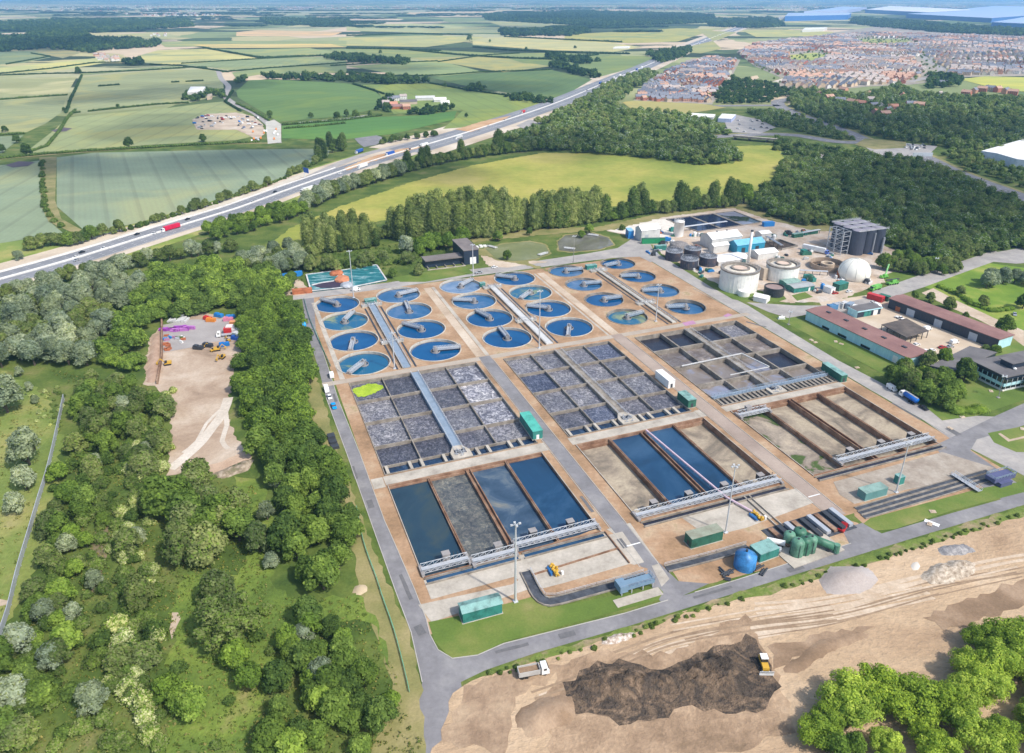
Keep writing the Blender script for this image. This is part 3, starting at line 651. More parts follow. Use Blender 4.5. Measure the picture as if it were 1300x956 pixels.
psheet('lawn', [(296, 606), (330, 612), (350, 660), (348, 740), (380, 768), (455, 752), (480, 790), (500, 850), (470, 790), (420, 782), (372, 795), (350, 860), (310, 960), (205, 960), (212, 870), (222, 760), (232, 728), (300, 730), (322, 700), (325, 660)], .03, nm('bright_rough_lawn', [(0, (.075, .115, .022)), (.35, (.11, .17, .03)), (.7, (.165, .225, .038)), (1, (.27, .24, .09))], scale=.06, detail=12, grain=.4, gscale=.8, bump=.4))
psheet('path_patch', [(218, 778), (214, 800), (220, 812), (226, 795), (226, 778)], .1, HARDST)
psheet('path_patch', [(128, 655), (140, 660), (138, 700), (126, 745), (116, 760), (120, 720), (112, 700)], .06, nm('earth_patch', [(0, (.12, .11, .05)), (1, (.26, .2, .13))], scale=.1, grain=.3))
psheet('path_patch', [(-60, 766), (0, 762), (14, 763), (12, 767), (-60, 774)], .1, HARDST)
# foreground earthworks
psheet('earthworks', [(575, 880), (612, 858), (680, 836), (801, 800), (985, 742), (1160, 690), (1300, 650), (1420, 615), (1500, 760), (1500, 1010), (500, 1010), (560, 940)], .05, DIRT)
psheet('soil_strip', [(560, 940), (590, 872), (650, 850), (700, 842), (735, 838), (700, 862), (655, 885), (640, 960)], .09, nm('scraped_soil', [(0, (.21, .14, .09)), (.45, (.33, .23, .15)), (1, (.46, .34, .225))], scale=.09, detail=12, grain=.3, gscale=.6, bump=.4))
psheet('soil_strip', [(716, 868), (748, 846), (785, 838), (826, 852), (862, 842), (884, 828), (930, 820), (946, 806), (960, 812), (980, 846), (992, 872), (960, 905), (880, 898), (800, 920), (720, 905)], .125, DARKDIRT)
psheet('soil_strip', [(690, 900), (705, 850), (760, 826), (850, 830), (900, 806), (926, 788), (944, 780), (962, 806), (990, 858), (1010, 930), (900, 960), (700, 960)], .1, nm('trodden_soil', [(0, (.17, .115, .07)), (.4, (.30, .205, .13)), (.7, (.40, .28, .18)), (1, (.48, .35, .235))], scale=.09, detail=12, grain=.3, gscale=.7, bump=.5))
psheet('soil_strip', [(975, 822), (1040, 805), (1110, 796), (1070, 812), (1000, 842), (984, 850)], .12, BROWN)
psheet('soil_strip', [(1170, 784), (1220, 762), (1290, 738), (1340, 730), (1400, 740), (1300, 770), (1200, 800)], .12, BROWN)
psheet('rough_verge', [(616, 852), (801, 796), (985, 739), (1160, 685), (1300, 643), (1400, 612), (1410, 622), (1300, 656), (1160, 698), (1050, 732), (985, 752), (880, 776), (801, 805), (700, 834), (640, 852)], .1, nm('weedy_verge', [(0, (.08, .13, .025)), (.45, (.15, .2, .04)), (.7, (.27, .22, .12)), (1, (.38, .28, .18))], scale=.12, grain=.35, gscale=.9, bump=.4))
# ------------------------------------------------------------------ water surfaces
def water(name, stops, scale=.08, rough=.06, dist=1.0, bump=.25, bscale=1.2, spec=.5, detail=6, mask_scale=None):
    m, nt, out = newmat(name)
    p = pos(nt, R(21))
    f = mth(nt, 'MULTIPLY_ADD', noise(nt, p, scale, detail, .6, dist), 2.2, -.6, clamp=True)
    col = ramp(nt, f, stops)
    finish(nt, out, col, rough, spec, noise(nt, p, bscale, 3, .6), bump * .1)
    return m
W_BLUE = water('clear_blue_water', [(0, (.002, .055, .16)), (.6, (.003, .075, .21)), (1, (.008, .095, .24))], scale=.05, spec=.3)
W_PALE = water('painted_reflection_water', [(0, (.04, .12, .25)), (.5, (.16, .24, .36)), (1, (.36, .41, .5))], scale=.06)  # whitish sky reflection is painted into the base colour
W_MID = water('mid_blue_water', [(0, (.005, .07, .18)), (.5, (.025, .11, .24)), (1, (.13, .2, .32))], scale=.06)
W_ALGAE = water('algae_streaked_water', [(0, (.006, .09, .2)), (.5, (.01, .11, .21)), (.72, (.16, .22, .14)), (1, (.42, .42, .17))], scale=.05)
def foam(name, a, b, c, bias=.0, scale=.75):
    m, nt, out = newmat(name)
    p = pos(nt, R(21))
    f = noise(nt, p, scale, 7, .75, 1.2)
    f = mth(nt, 'MULTIPLY_ADD', f, 3.0, -1.0 + bias, clamp=True)
    col = ramp(nt, f, [(0, a), (.45, b), (.9, c)])
    g = ramp(nt, noise(nt, p, .05, 3), [(.3, (.82, .82, .84)), (.7, (1.12, 1.12, 1.12))])
    col = mixc(nt, 1.0, col, g, 'MULTIPLY')
    oi = nt.nodes.new('ShaderNodeObjectInfo'); rv_ = ramp(nt, oi.outputs['Random'], [(0, (.68, .70, .74)), (.5, (1, .99, .98)), (1, (1.35, 1.3, 1.22))]); col = mixc(nt, 1.0, col, rv_, 'MULTIPLY')
    pl_ = ramp(nt, noise(nt, p, .16, 3, .5, .6), [(.42, (.8, .8, .83)), (.6, (1.05, 1.04, 1.0)), (.72, (1.5, 1.46, 1.4))]); col = mixc(nt, 1.0, col, pl_, 'MULTIPLY')
    finish(nt, out, col, .5, .4, noise(nt, p, .9, 5, .7), .35)
    return m
F_DARK = foam('dark_foam', (.035, .04, .05), (.085, .088, .11), (.27, .27, .31))
F_MID = foam('grey_foam', (.045, .048, .062), (.115, .118, .14), (.38, .38, .41), .04)
F_WHITE = foam('white_foam', (.06, .062, .08), (.15, .155, .19), (.66, .66, .69), .04, .45)
F_BLUE = foam('blue_foam', (.03, .04, .07), (.065, .08, .13), (.30, .33, .42), -.05)
F_BROWN = foam('brown_liquor', (.16, .13, .11), (.23, .20, .18), (.34, .33, .36), -.1, .2)
F_BLACK = water('black_liquor', [(0, (.010, .012, .022)), (1, (.03, .03, .045))], scale=.1, rough=.25)
F_BRBLUE = water('brown_blue_liquor', [(0, (.15, .12, .10)), (.5, (.22, .19, .17)), (.75, (.22, .24, .32)), (1, (.30, .32, .42))], scale=.08, rough=.3)
W_BAY = water('dark_bay_water', [(0, (.008, .018, .04)), (.6, (.015, .04, .09)), (1, (.04, .08, .15))], scale=.3, rough=.15)
P_TEAL = water('deep_blue_green_water', [(0, (.010, .030, .055)), (.5, (.02, .05, .08)), (.8, (.045, .065, .065)), (1, (.09, .10, .08))], scale=.03, rough=.1)
P_SCUM = foam('scum_water', (.07, .085, .10), (.16, .165, .15), (.36, .33, .26), -.05, .5)
P_BLUES = water('swirled_blue_water', [(0, (.02, .045, .08)), (.45, (.045, .08, .13)), (.7, (.10, .135, .17)), (.88, (.17, .18, .17)), (1, (.34, .30, .21))], scale=.07, rough=.2, dist=1.2, detail=11)
P_DEEP = water('deep_blue_water', [(0, (.008, .030, .065)), (.5, (.014, .055, .12)), (.85, (.035, .09, .17)), (1, (.10, .15, .21))], scale=.035, rough=.07, dist=.8)
P_MUD = nm('grey_brown_sludge', [(0, (.12, .11, .085)), (.35, (.25, .205, .155)), (.6, (.36, .30, .22)), (1, (.46, .39, .28))], scale=.06, detail=10, rough=.7, grain=.3, gscale=.9, dist=1.5)
P_WEED = nm('weedy_sludge', [(0, (.035, .065, .018)), (.36, (.07, .11, .03)), (.42, (.22, .18, .145)), (.6, (.32, .27, .21)), (1, (.46, .38, .28))], scale=.06, detail=9, rough=.8, grain=.35, gscale=.9, dist=1.0)
LIME = nm('lime_duckweed', [(0, (.22, .34, .02)), (1, (.42, .54, .05))], scale=.25, grain=.35)
STEEL = plain('galvanised_steel', (.48, .50, .53), rough=.45, spec=.5, metal=.3)
STEEL_B = plain('blue_grey_grating', (.27, .34, .42), rough=.5, metal=.2)
STEEL_P = plain('pale_grating', (.55, .55, .54), rough=.6)
RAIL = plain('pale_handrail', (.62, .64, .66), rough=.4, metal=.3)
DRUM = plain('grey_drum', (.30, .28, .27), rough=.6)
LIP = plain('pale_tank_rim', (.48, .45, .39), rough=.85, dirt=.25)
DARKM = plain('dark_metal', (.045, .05, .06), rough=.5)
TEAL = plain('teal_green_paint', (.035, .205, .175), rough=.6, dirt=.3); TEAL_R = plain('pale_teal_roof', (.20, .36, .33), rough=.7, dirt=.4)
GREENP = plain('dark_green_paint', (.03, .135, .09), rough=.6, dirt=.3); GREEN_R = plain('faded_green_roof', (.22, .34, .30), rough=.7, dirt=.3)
WHITEP = plain('white_paint', (.78, .78, .76), rough=.5)
BLUEP = plain('bright_blue_paint', (.02, .20, .52), rough=.4); YELP = plain('yellow_paint', (.55, .33, .04), rough=.45)
REDP = plain('red_paint', (.55, .03, .03), rough=.4); RUST = plain('rusty_orange', (.42, .14, .06), rough=.8, dirt=.3)
BLACKP = plain('black_rubber', (.02, .02, .02), rough=.85); GLASS = plain('dark_glass', (.015, .022, .03), rough=.08, spec=.8)

# ------------------------------------------------------------------ round tanks
COLN = ['first', 'second', 'third', 'fourth', 'fifth', 'sixth']; ROWN = ['farthest', 'second farthest', 'third farthest', 'nearest']
tank_water = [W_BLUE] * 24
for i in (8,): tank_water[i] = W_PALE
for i in (4, 5, 9, 16, 17, 22, 23): tank_water[i] = W_MID
for i in (1, 3, 13, 19): tank_water[i] = W_ALGAE
def hand_rail(mb, pts, h=1.1, post=2.2, t=.09, base=0.0):
    """posts and two rails along a line of points"""
    for a, b in zip(pts[:-1], pts[1:]):
        a, b = Vector(a), Vector(b); L = (b - a).length; n = max(1, int(L / post))
        for k in range(n + 1):
            p = a.lerp(b, k / n); mb.beam(p + Vector((0, 0, base)), p + Vector((0, 0, base + h)), t)
        for q in (h, h * .55): mb.beam(a + Vector((0, 0, base + q)), b + Vector((0, 0, base + q)), t)
bridge_mesh = {}
def tank_parts(R_, kind):
    if (R_, kind) in bridge_mesh: return bridge_mesh[(R_, kind)]
    wall = MB(); wide = kind == 1
    wall.lathe([(R_ - .05, -3.2), (R_ - .05, .25), (R_ + .45, .25), (R_ + .45, -.6)], 48)
    tr = MB(); tr.lathe([(R_ - .75, -1.6), (R_ - .75, -.75), (R_ - .55, -.75), (R_ - .55, -1.6)], 48)
    br = MB(); hw = .95
    br.box(-1.2, R_ + .2, -hw, hw, .55, .8); br.box(-1.2, R_, -hw - .1, -hw + .1, .15, 1.0); br.box(-1.2, R_, hw - .1, hw + .1, .15, 1.0)
    rl = MB()
    for s in (-1, 1): hand_rail(rl, [(-1.0, s * hw, .8), (R_, s * hw, .8)], 1.1, 2.0, .12)
    for k in range(9):
        x = k * R_ / 9; rl.beam((x, -hw, 1.0), (x + R_ / 9, -hw, 1.9), .1); rl.beam((x, hw, 1.0), (x + R_ / 9, hw, 1.9), .1)
    ec = MB(); ec.box(R_ - .4, R_ + .4, -1.5, 1.5, .25, .95); ec.box(R_ - .3, R_ + .5, -.5, .5, .95, 1.5)
    hub = MB(); hub.lathe([(0, 1.0), (1.4, 1.0), (1.4, -1.2), (0, -1.2)], 20); hub.lathe([(2.5, -1.1), (2.5, -.3), (2.3, -.3), (2.3, -1.1)], 20); hub.lathe([(0, 2.1), (.6, 2.1), (.6, 1.3)], 10)
    sb = MB(); sb.beam((1, .0, -.5), (R_ - .8, 0, -.5), .18, .5)
    res = (wall.mesh('wall', LIP if not wide else CONC_W), tr.mesh('weir', CONC_W), br.mesh('bridge', STEEL if kind == 0 else STEEL_B), rl.mesh('handrail', RAIL), ec.mesh('end_carriage', DRUM), hub.mesh('centre_drum', DRUM), sb.mesh('scraper_blade', DARKM))
    bridge_mesh[(R_, kind)] = res
    return res
def addo(name, me, parent, rz=0, loc=(0, 0, 0)):
    o = bpy.data.objects.new(name, me); COL.objects.link(o); o.parent = parent; o.rotation_euler = (0, 0, rz); o.location = loc; return o
WORDN = {0: 'clear blue water', 4: 'mid blue water'}
for i, (c, R_) in enumerate(TR):
    t = TANKS[i]; ang = azim(G(t[0], t[1]), G(t[2], t[3]))
    k = 0 if i < 16 else 1
    wn = {'clear_blue_water': 'deep blue water', 'painted_reflection_water': 'water with painted pale reflection', 'mid_blue_water': 'paler blue water', 'algae_streaked_water': 'algae streaked water'}[tank_water[i].name]
    o = thing('settling_tank', c, 0, 'round tank of %s, %s in the %s column from the left' % (wn, ROWN[i % 4], COLN[i // 4]), 'settling tank', 'round settling tanks with half bridges')
    me = tank_parts(R_, k)
    wl = addo('wall', me[0], o); addo('weir', me[1], o)
    wz = -1.0 if i != 23 else -1.9
    w_ = MB(); w_.disc(R_ - .04, wz, 48); w_.build('water', tank_water[i], o)
    b_ = addo('bridge', me[2], o, ang); addo('handrail', me[3], b_); addo('end_carriage', me[4], o, ang); addo('centre_drum', me[5], o, ang); addo('scraper_blade', me[6], b_)

# ------------------------------------------------------------------ aeration basins
def local_box(mb, x0, x1, y0, y1, z0, z1):
    mb.box(x0 * K, x1 * K, y0 * K, y1 * K, z0, z1)
GR = R(20.94)
def basin(ix, x0, x1, y0, y1, cells, label, wallmat, weir=True):
    o = thing('aeration_basin', W(x0, y0), GR, label, 'aeration basin', 'aeration basins in cells')
    w, h = x1 - x0, y1 - y0
    wl = MB(); t = .28
    for (a, b, c, d) in ((0, w, 0, t), (0, w, h - t, h), (0, t, t, h - t), (w - t, w, t, h - t)): local_box(wl, a, b, c, d, -3.2, .35)
    wl.build('outer_wall', wallmat, o)
    cw = MB()
    rows = [12.5, 12.5 + 16.2, 12.5 + 16.2 + 15.2] if ix == 0 else [h * .245, h * .52, h * .755]
    rows = [h * .262, h * .512, h * .757]
    cx = w / 2; wk = 1.3
    q0, q1 = cx / 2, w - cx / 2
    r_ = .22 if ix < 2 else .42
    for y in rows: local_box(cw, t, cx - wk, y - r_, y + r_, -3.1, .2); local_box(cw, cx + wk, w - t, y - r_, y + r_, -3.1, .2)
    for x in (q0, q1):
        ys = [4.2 if weir else t] + rows + [h - t]
        for a, b in zip(ys[:-1], ys[1:]): local_box(cw, x - .16 if ix < 2 else x - .3, x + .16 if ix < 2 else x + .3, a + r_ if a in rows else a, b - r_ if b in rows else b, -3.1, .12)
    cw.build('cross_wall', wallmat, o)
    wk_ = MB(); local_box(wk_, cx - wk, cx + wk, 4.5, h - t, -3.1, .45); wkw = wk_.build('walkway', STEEL_B if ix == 0 else CONC_W, o)
    hr = MB()
    for s in (-1, 1): hand_rail(hr, [((cx + s * wk) * K, 4.5 * K, .45), ((cx + s * wk) * K, (h - t) * K, .45)], 1.1, 3.5, .09)
    hr.build('handrail', RAIL, wkw)
    rr = [t] + rows + [h - t]
    xs = [(t, q0), (q0, cx - wk), (cx + wk, q1), (q1, w - t)]
    for r in range(4):
        for c in range(4):
            a, b = xs[c]; y_0 = rr[r] if r else 0; y_1 = rr[r + 1]
            m = MB(); z = -1.25 - (0 if ix < 2 else .9)
            m.quadlist([(x * K, y * K, z) for x, y in ((a, y_0), (b, y_0), (b, y_1), (a, y_1))], [(0, 1, 2, 3)])
            m.build('liquor', cells[r][c], o)
    # weir bays at the near end
    bays = MB(); bw = MB(); nb = 14 if ix < 2 else 26
    for k in range(nb):
        x = 1.2 + (w - 2.4) * k / (nb - 1)
        if abs(x - cx) < 3.4: continue
        if ix < 2 and k % 3 == 1: continue
        local_box(bays, x - .42, x + .42, t, 4.3, -1.9, .3); bays.build('weir_bay', CONC if ix < 2 else CONC_W, o); bays = MB()
    for a, b in ((t, cx - 2.6), (cx + 2.6, w - t)): bays = MB(); local_box(bays, a, b, 4.3, 4.6, -3, .05); bays.build('weir_beam', CONC_W, o)
    ch = MB(); ch.prism([(x * K, y * K) for x, y in ((cx - 1.3, 6.9), (cx - 2.9, 3.9), (cx - 2.9, .45), (cx + 2.9, .45), (cx + 2.9, 3.9), (cx + 1.3, 6.9))], -2.5, .5); chm = ch.build('outlet_chamber', CONC, o)
    pt = MB(); local_box(pt, cx - 1.7, cx + 1.7, 2.6, 4.6, .505, .53); pt.build('dark_pit_plate', F_BLACK, chm)  # thin dark plate paints a shaded recess onto the chamber top
    for a, b in ((t, cx - 2.9), (cx + 2.9, w - t)): bw_ = MB(); bw_.quadlist([(x * K, y * K, -1.1) for x, y in ((a, t), (b, t), (b, 4.25), (a, 4.25))], [(0, 1, 2, 3)]); bw_.build('bay_water', W_BAY, o)
    pv = MB(); rr_ = random.Random(ix)
    for k in range(14): 
        x = (cx + rr_.uniform(-1.5, 1.5)) * K; y = rr_.uniform(1.0, 4.3) * K; pv.tube((x, y, .5), (x, y, .9 + rr_.random()), .22, n=6); pv.beam((x - .7, y, .8), (x + .9, y + rr_.uniform(-.8, .8), .8), .2)
    pv.build('valve', STEEL, chm)
    if ix == 0:
        lm_ = MB(); rr_ = random.Random(3); n = 40; cx0, cy0 = 5.2 * K, (h - 5.2) * K; pts = []
        for i in range(n):
            a = 2 * math.pi * i / n; sx = 5.1 * K * (1 + .14 * math.sin(3 * a + 1) + rr_.uniform(-.1, .1)); sy = 3.9 * K * (1 + .18 * math.sin(2 * a) + rr_.uniform(-.1, .1))
            pts.append((max(t * K + .05, min(q0 * K - .4, cx0 + sx * math.cos(a))), min((h - t) * K - .05, cy0 + sy * math.sin(a)), -1.15))
        lm_.quadlist([(cx0, cy0, -1.15)] + pts, [(0, 1 + i, 1 + (i + 1) % n) for i in range(n)]); lm_.build('floating_weed', LIME, o)
    if ix == 2:
        pp = MB(); pp.beam((3 * K, 28.0 * K, 1.0), (29 * K, 28.9 * K, 1.0), .5); pp.beam((29 * K, 28.9 * K, 1.0), (31.5 * K, 16.5 * K, 1.0), .5); pp.beam((15 * K, 16.2 * K, .9), (31.5 * K, 16.5 * K, .9), .35); pp.build('pale_pipe', STEEL_P, o)
        dk = MB(); local_box(dk, 0, w, 4.4, 5.9, .2, .75); dkk = dk.build('blue_walkway', STEEL_B, o); h2 = MB(); hand_rail(h2, [(0, 4.4 * K, .75), (w * K, 4.4 * K, .75)], 1.1, 2, .12); hand_rail(h2, [(0, 5.9 * K, .75), (w * K, 5.9 * K, .75)], 1.1, 2, .12); h2.build('handrail', STEEL_B, dkk)
    return o
D, M_, Wf, Bf = F_DARK, F_MID, F_WHITE, F_BLUE
basin(0, *AER[0], [[D, D, D, M_], [M_, D, M_, Wf], [M_, D, D, Wf], [D, D, M_, Wf]], 'left aeration basin of grey foamy cells with a lime green patch of weed', CONC_W)
basin(1, *AER[1], [[D, Bf, D, D], [M_, M_, M_, M_], [Bf, M_, M_, M_], [M_, M_, M_, Bf]], 'middle aeration basin of grey foamy cells without green weed', CONC_W)
K_, R1, B1 = F_BLACK, F_BRBLUE, F_BROWN
basin(2, *AER[2], [[R1, R1, R1, R1], [R1, R1, R1, K_], [B1, B1, B1, B1], [K_, K_, K_, M_]], 'brown aeration basin on the right with three black cells at its far edge', CONC_W)

# ------------------------------------------------------------------ rectangular sedimentation tanks
def lanes(ix, x0, x1, y0, y1, mats, depth, label):
    o = thing('sedimentation_tank', W(x0, y0), GR, label, 'sedimentation tank', 'rectangular sedimentation tanks')
    w, h = x1 - x0, y1 - y0
    wl = MB(); t = .3
    for (a, b, c, d) in ((0, w, h - .45, h), (0, t, 0, h - .45), (w - t, w, 0, h - .45), (t, w - t, 0, .4)): local_box(wl, a, b, c, d, -4.2, .25)
    wl.build('outer_wall', BROWNC, o)
    for x in (t / 2, w - t / 2): rim = MB(); local_box(rim, x - .1, x + .1, 0, h, .25, .4); rim.build('wall_coping', CONC, o)
    lw = w / 4
    for k in range(1, 4):
        dv = MB(); x = lw * k; g = .75 if k == 2 else .34
        local_box(dv, x - g, x - g + .26, .4, h - .45, -4.2, .1); local_box(dv, x + g - .26, x + g, .4, h - .45, -4.2, .1)
        local_box(dv, x - g + .26, x + g - .26, .4, h - .45, -4.2, -.9); dv.build('dividing_wall', BROWNC, o)
    for k in range(4):
        z = -depth[k]; m = MB(); m.quadlist([(a * K, b * K, z) for a, b in ((lw * k, 0), (lw * (k + 1), 0), (lw * (k + 1), h), (lw * k, h))], [(0, 1, 2, 3)]); m.build('lane_surface', mats[k], o)
    st = MB(); local_box(st, t, w - t, h - 1.0, h - .45, -4.2, -.5 if ix == 0 else -1.1); st.build('inlet_ledge', BROWNC, o)
    return o
lanes(0, *PRI[0], [P_TEAL, P_SCUM, P_BLUES, P_DEEP], [.9, 1.3, 1.3, .9], 'left sedimentation tank, its four lanes dark, scummy, swirled and deep blue')
lanes(1, *PRI[1], [P_MUD, P_DEEP, P_DEEP, P_MUD], [2.4, 1.0, 1.0, 2.6], 'middle sedimentation tank with two blue lanes between two grey brown lanes')
lanes(2, *PRI[2], [P_WEED, P_MUD, P_MUD, P_MUD], [2.0, 2.6, 2.6, 2.4], 'drained sedimentation tank on the right with brown lanes and green weeds')

def scraper(xa, xb, yy, cabs, label, y2=None, legs=True):
    """travelling bridge spanning lanes; xa,xb,yy in works grid"""
    L = (xb - xa) * K; o = thing('scraper_bridge', W(xa, yy, .4), GR, label, 'scraper bridge', 'scraper bridges across the sedimentation lanes')
    dk = MB(); dk.box(0, L, -.7, .7, .7, .85); dk.box(0, L, -.8, -.66, .2, 1.0); dk.box(0, L, .66, .8, .2, 1.0); dk.build('deck', STEEL, o)
    tr = MB(); n = max(4, int(L / 2.2))
    for s in (-1.5, 1.5):
        tr.beam((0, s, .3), (L, s, .3), .16); tr.beam((0, s, 1.9), (L, s, 1.9), .16)
        for k in range(n):
            a = L * k / n; b = L * (k + 1) / n; tr.beam((a, s, .3), (b, s, 1.9), .12); tr.beam((b, s, .3), (b, s, 1.9), .12)
    for k in range(n + 1): tr.beam((L * k / n, -1.5, .3), (L * k / n, 1.5, .3), .12)
    tr.build('truss', RAIL, o)
    ec = MB()
    for x in (0, L): ec.box(x - .5, x + .5, -2.6, 2.6, -.1, .7)
    ec.build('end_carriage', DRUM, o)
    for cx_, dy in cabs:
        x = (cx_ - xa) * K; c = MB(); c.box(x - 1.2, x + 1.2, 1.6 + dy, 3.6 + dy, .2, 2.5); cb = c.build('winch_cabin', DARKM if yy > -36.5 and len(cabs) != 1 else DRUM, o)
        r_ = MB(); r_.box(x - 1.35, x + 1.35, 1.45 + dy, 3.75 + dy, 2.5, 2.65); r_.build('roof', DRUM, cb)
        p_ = MB()
        for k in range(3): p_.tube((x + 2.5 + k * 1.3, 2.0 + dy, -1.5), (x + 2.5 + k * 1.3, 2.0 + dy, 2.6), .12, n=6)
        p_.build('lift_post', DARKM, o)
    return o
scraper(-.2, 11.0, -35.6, [(6.2, .3)], 'scraper bridge over the dark blue lane nearest the perimeter road', None)
scraper(11.6, 22.2, -37.0, [(18.6, .3)], 'scraper bridge over the scummy grey lane, set nearer the camera than its neighbours')
scraper(22.8, 44.6, -35.2, [(28.2, .2), (38.2, .2)], 'double scraper bridge over the swirled blue lane and the blue lane beside it')
scraper(55.4, 99.2, -35.8, [(61.5, .3), (72.0, .3), (83.0, .3), (94.6, .3)], 'long white scraper bridge with four cabins across all lanes of the middle tank')
scraper(120.6, 155.4, -34.6, [(126.5, .3), (138.0, .3), (149.5, .3)], 'long white scraper bridge with three cabins at the near end of the drained tank')
scraper(110.0, 121.0, -3.6, [(114.6, -.2)], 'short white scraper bridge parked at the far end of the drained tank')

# concrete works below the scraper bridges
def walls(name, label, cat, segs, mat, z0=-.2, z1=.7, t=.35, group=None):
    m = MB()
    for a, b in segs:
        a, b = W(*a), W(*b); a.z = b.z = (z0 + z1) / 2; m.beam(a, b, t, z1 - z0)
    o = m.build(name, mat); return tag(o, label, cat, group)
for n_, (xa, xb) in enumerate(((-.2, 22.5), (23.5, 45), (55.4, 99.4), (109.5, 155.6))):
    segs = [((xa, -38.2), (xb, -38.2)), ((xa, -39.9), (xb, -39.9))]
    tr_ = MB(); 
    walls('outlet_channel', ['pale concrete outlet channel below the two left scraper bridges', 'pale concrete outlet channel below the double scraper bridge', 'long concrete outlet channel below the middle scraper bridge', 'long grey outlet channel below the bridge of the drained tank'][n_], 'channel', segs, CONC_W, group='outlet channels below the scraper bridges')
    s_ = pl('channel_water', xa + .3, xb - .3, -39.7, -38.4, .09, P_DEEP if n_ < 2 else F_BLACK)
walls('retaining_wall', 'low concrete wall at the edge of the pad beside the left tank', 'wall', [((45.4, -38), (45.6, -50)), ((45.4, -44.6), (23, -45.6))], BROWNC)
walls('slab_wall', 'low wall running from the middle tank towards the chemical store', 'wall', [((86.0, -38.6), (86.2, -52)), ((87.5, -38.6), (87.7, -52))], CONC)

# ------------------------------------------------------------------ pipe channels
def channel(name, pts, wdt, label, zw=.55, smooth=True, wmat=None, cmat=None, step=2.0):
    P_ = smooth_line(pts, step) if smooth else [Vector((p[0], p[1], 0)) for p in pts]
    o = thing(name, (P_[0].x, P_[0].y, 0), 0, label, 'channel')
    Q = [p - P_[0] for p in P_]
    for nm_, a, b, z, mt in (('kerb_wall', wdt / 2, wdt / 2 + .4, zw, CONC_W), ('kerb_wall', -wdt / 2 - .4, -wdt / 2, zw, CONC_W)):
        m = MB(); ribbon('x', Q, a, b, z, mt, mb=m, h=zw - .05); m.build(nm_, wmat or CONC_W, o)
    m = MB(); ribbon('x', Q, -wdt / 2, wdt / 2, .2, None, mb=m); m.build('channel_bed', cmat or P_DEEP, o)
    h = MB(); hand_rail(h, offset_line(Q, wdt / 2 + .2)[::3], 1.1, 3.0, .09, zw); h.build('handrail', RAIL, o)
    return o
DKC = nm('dark_channel', [(0, (.03, .035, .045)), (1, (.10, .11, .13))], scale=.4, grain=.3)
channel('sludge_channel', [G(*p) for p in ((667, 726), (674, 740), (683, 757), (693, 764), (708, 763), (760, 749), (812, 735), (822, 731))], 3.0, 'curved dark sludge channel with pale kerbs round the gravel corner', cmat=DKC)
channel('sludge_channel', [G(*p) for p in ((846, 723), (905, 708), (950, 695))], 2.4, 'straight dark sludge channel between the green container and the blue tank', cmat=DKC)
for k, (pts, lab) in enumerate((([(1087, 647), (1170, 622), (1254, 598)], 'farthest of three thin dark channels beside the bottom right lawn'), ([(1091, 652), (1175, 627), (1258, 602)], 'middle one of three thin dark channels beside the bottom right lawn'), ([(1096, 657), (1180, 632), (1262, 607)], 'nearest of three thin dark channels, edging the bottom right lawn'))):
    channel('sludge_channel', [G(*p) for p in pts], 1.5, lab, zw=.4, cmat=DKC, smooth=False)
for ix, (X_, y0_, y1_) in enumerate(((21.2, 66.5, 131), (76.2, 66.5, 133), (131.0, 67, 136))):
    o = thing('distribution_channel', W(X_, y0_), GR, ['raised blue grey distribution channel between the first and second tank columns', 'raised pale distribution channel between the third and fourth tank columns', 'raised white distribution channel between the fifth and sixth tank columns'][ix], 'channel', 'distribution channels between the round tanks')
    L = (y1_ - y0_) * K; wd = 2.3 if ix < 2 else 1.7
    m = MB(); m.box(-wd, -wd + .4, 0, L, 0, .9); m.box(wd - .4, wd, 0, L, 0, .9); m.build('channel_wall', CONC_W, o)
    m = MB(); m.box(-wd + .4, wd - .4, 0, L, .05, .75); m.build('cover', [STEEL_B, STEEL_P, LIP][ix], o)
    for s in (-1, 1):
        m = MB(); m.box(s * (wd + 2.4) - .5, s * (wd + 2.4) + .5, 0, L * .93, -.0, .12); m.build('side_trench', DARKM, o)
    for yy in ((L * .97, L * .36) if ix < 2 else (L * .97, L * .33)):
        m = MB(); m.box(-6, 6, yy - 2.0, yy + 2.0, .05, .62); cbx = m.build('valve_chamber', LIP, o)
        v = MB(); r_ = random.Random(ix + int(yy))
        for q in range(12):
            x = -5.4 + q; v.tube((x, yy + r_.uniform(-1.5, 1.5), .6), (x, yy + r_.uniform(-1, 1), 1.6), .2, n=6)
        hand_rail(v, [(-6, yy - 2, .62), (6, yy - 2, .62), (6, yy + 2, .62), (-6, yy + 2, .62), (-6, yy - 2, .62)], 1.1, 2, .1); v.build('valve', STEEL, cbx)
    h = MB(); hand_rail(h, [(-wd, 0, .9), (-wd, L, .9)], 1.1, 3, .09); hand_rail(h, [(wd, 0, .9), (wd, L, .9)], 1.1, 3, .09); h.build('handrail', RAIL, o)

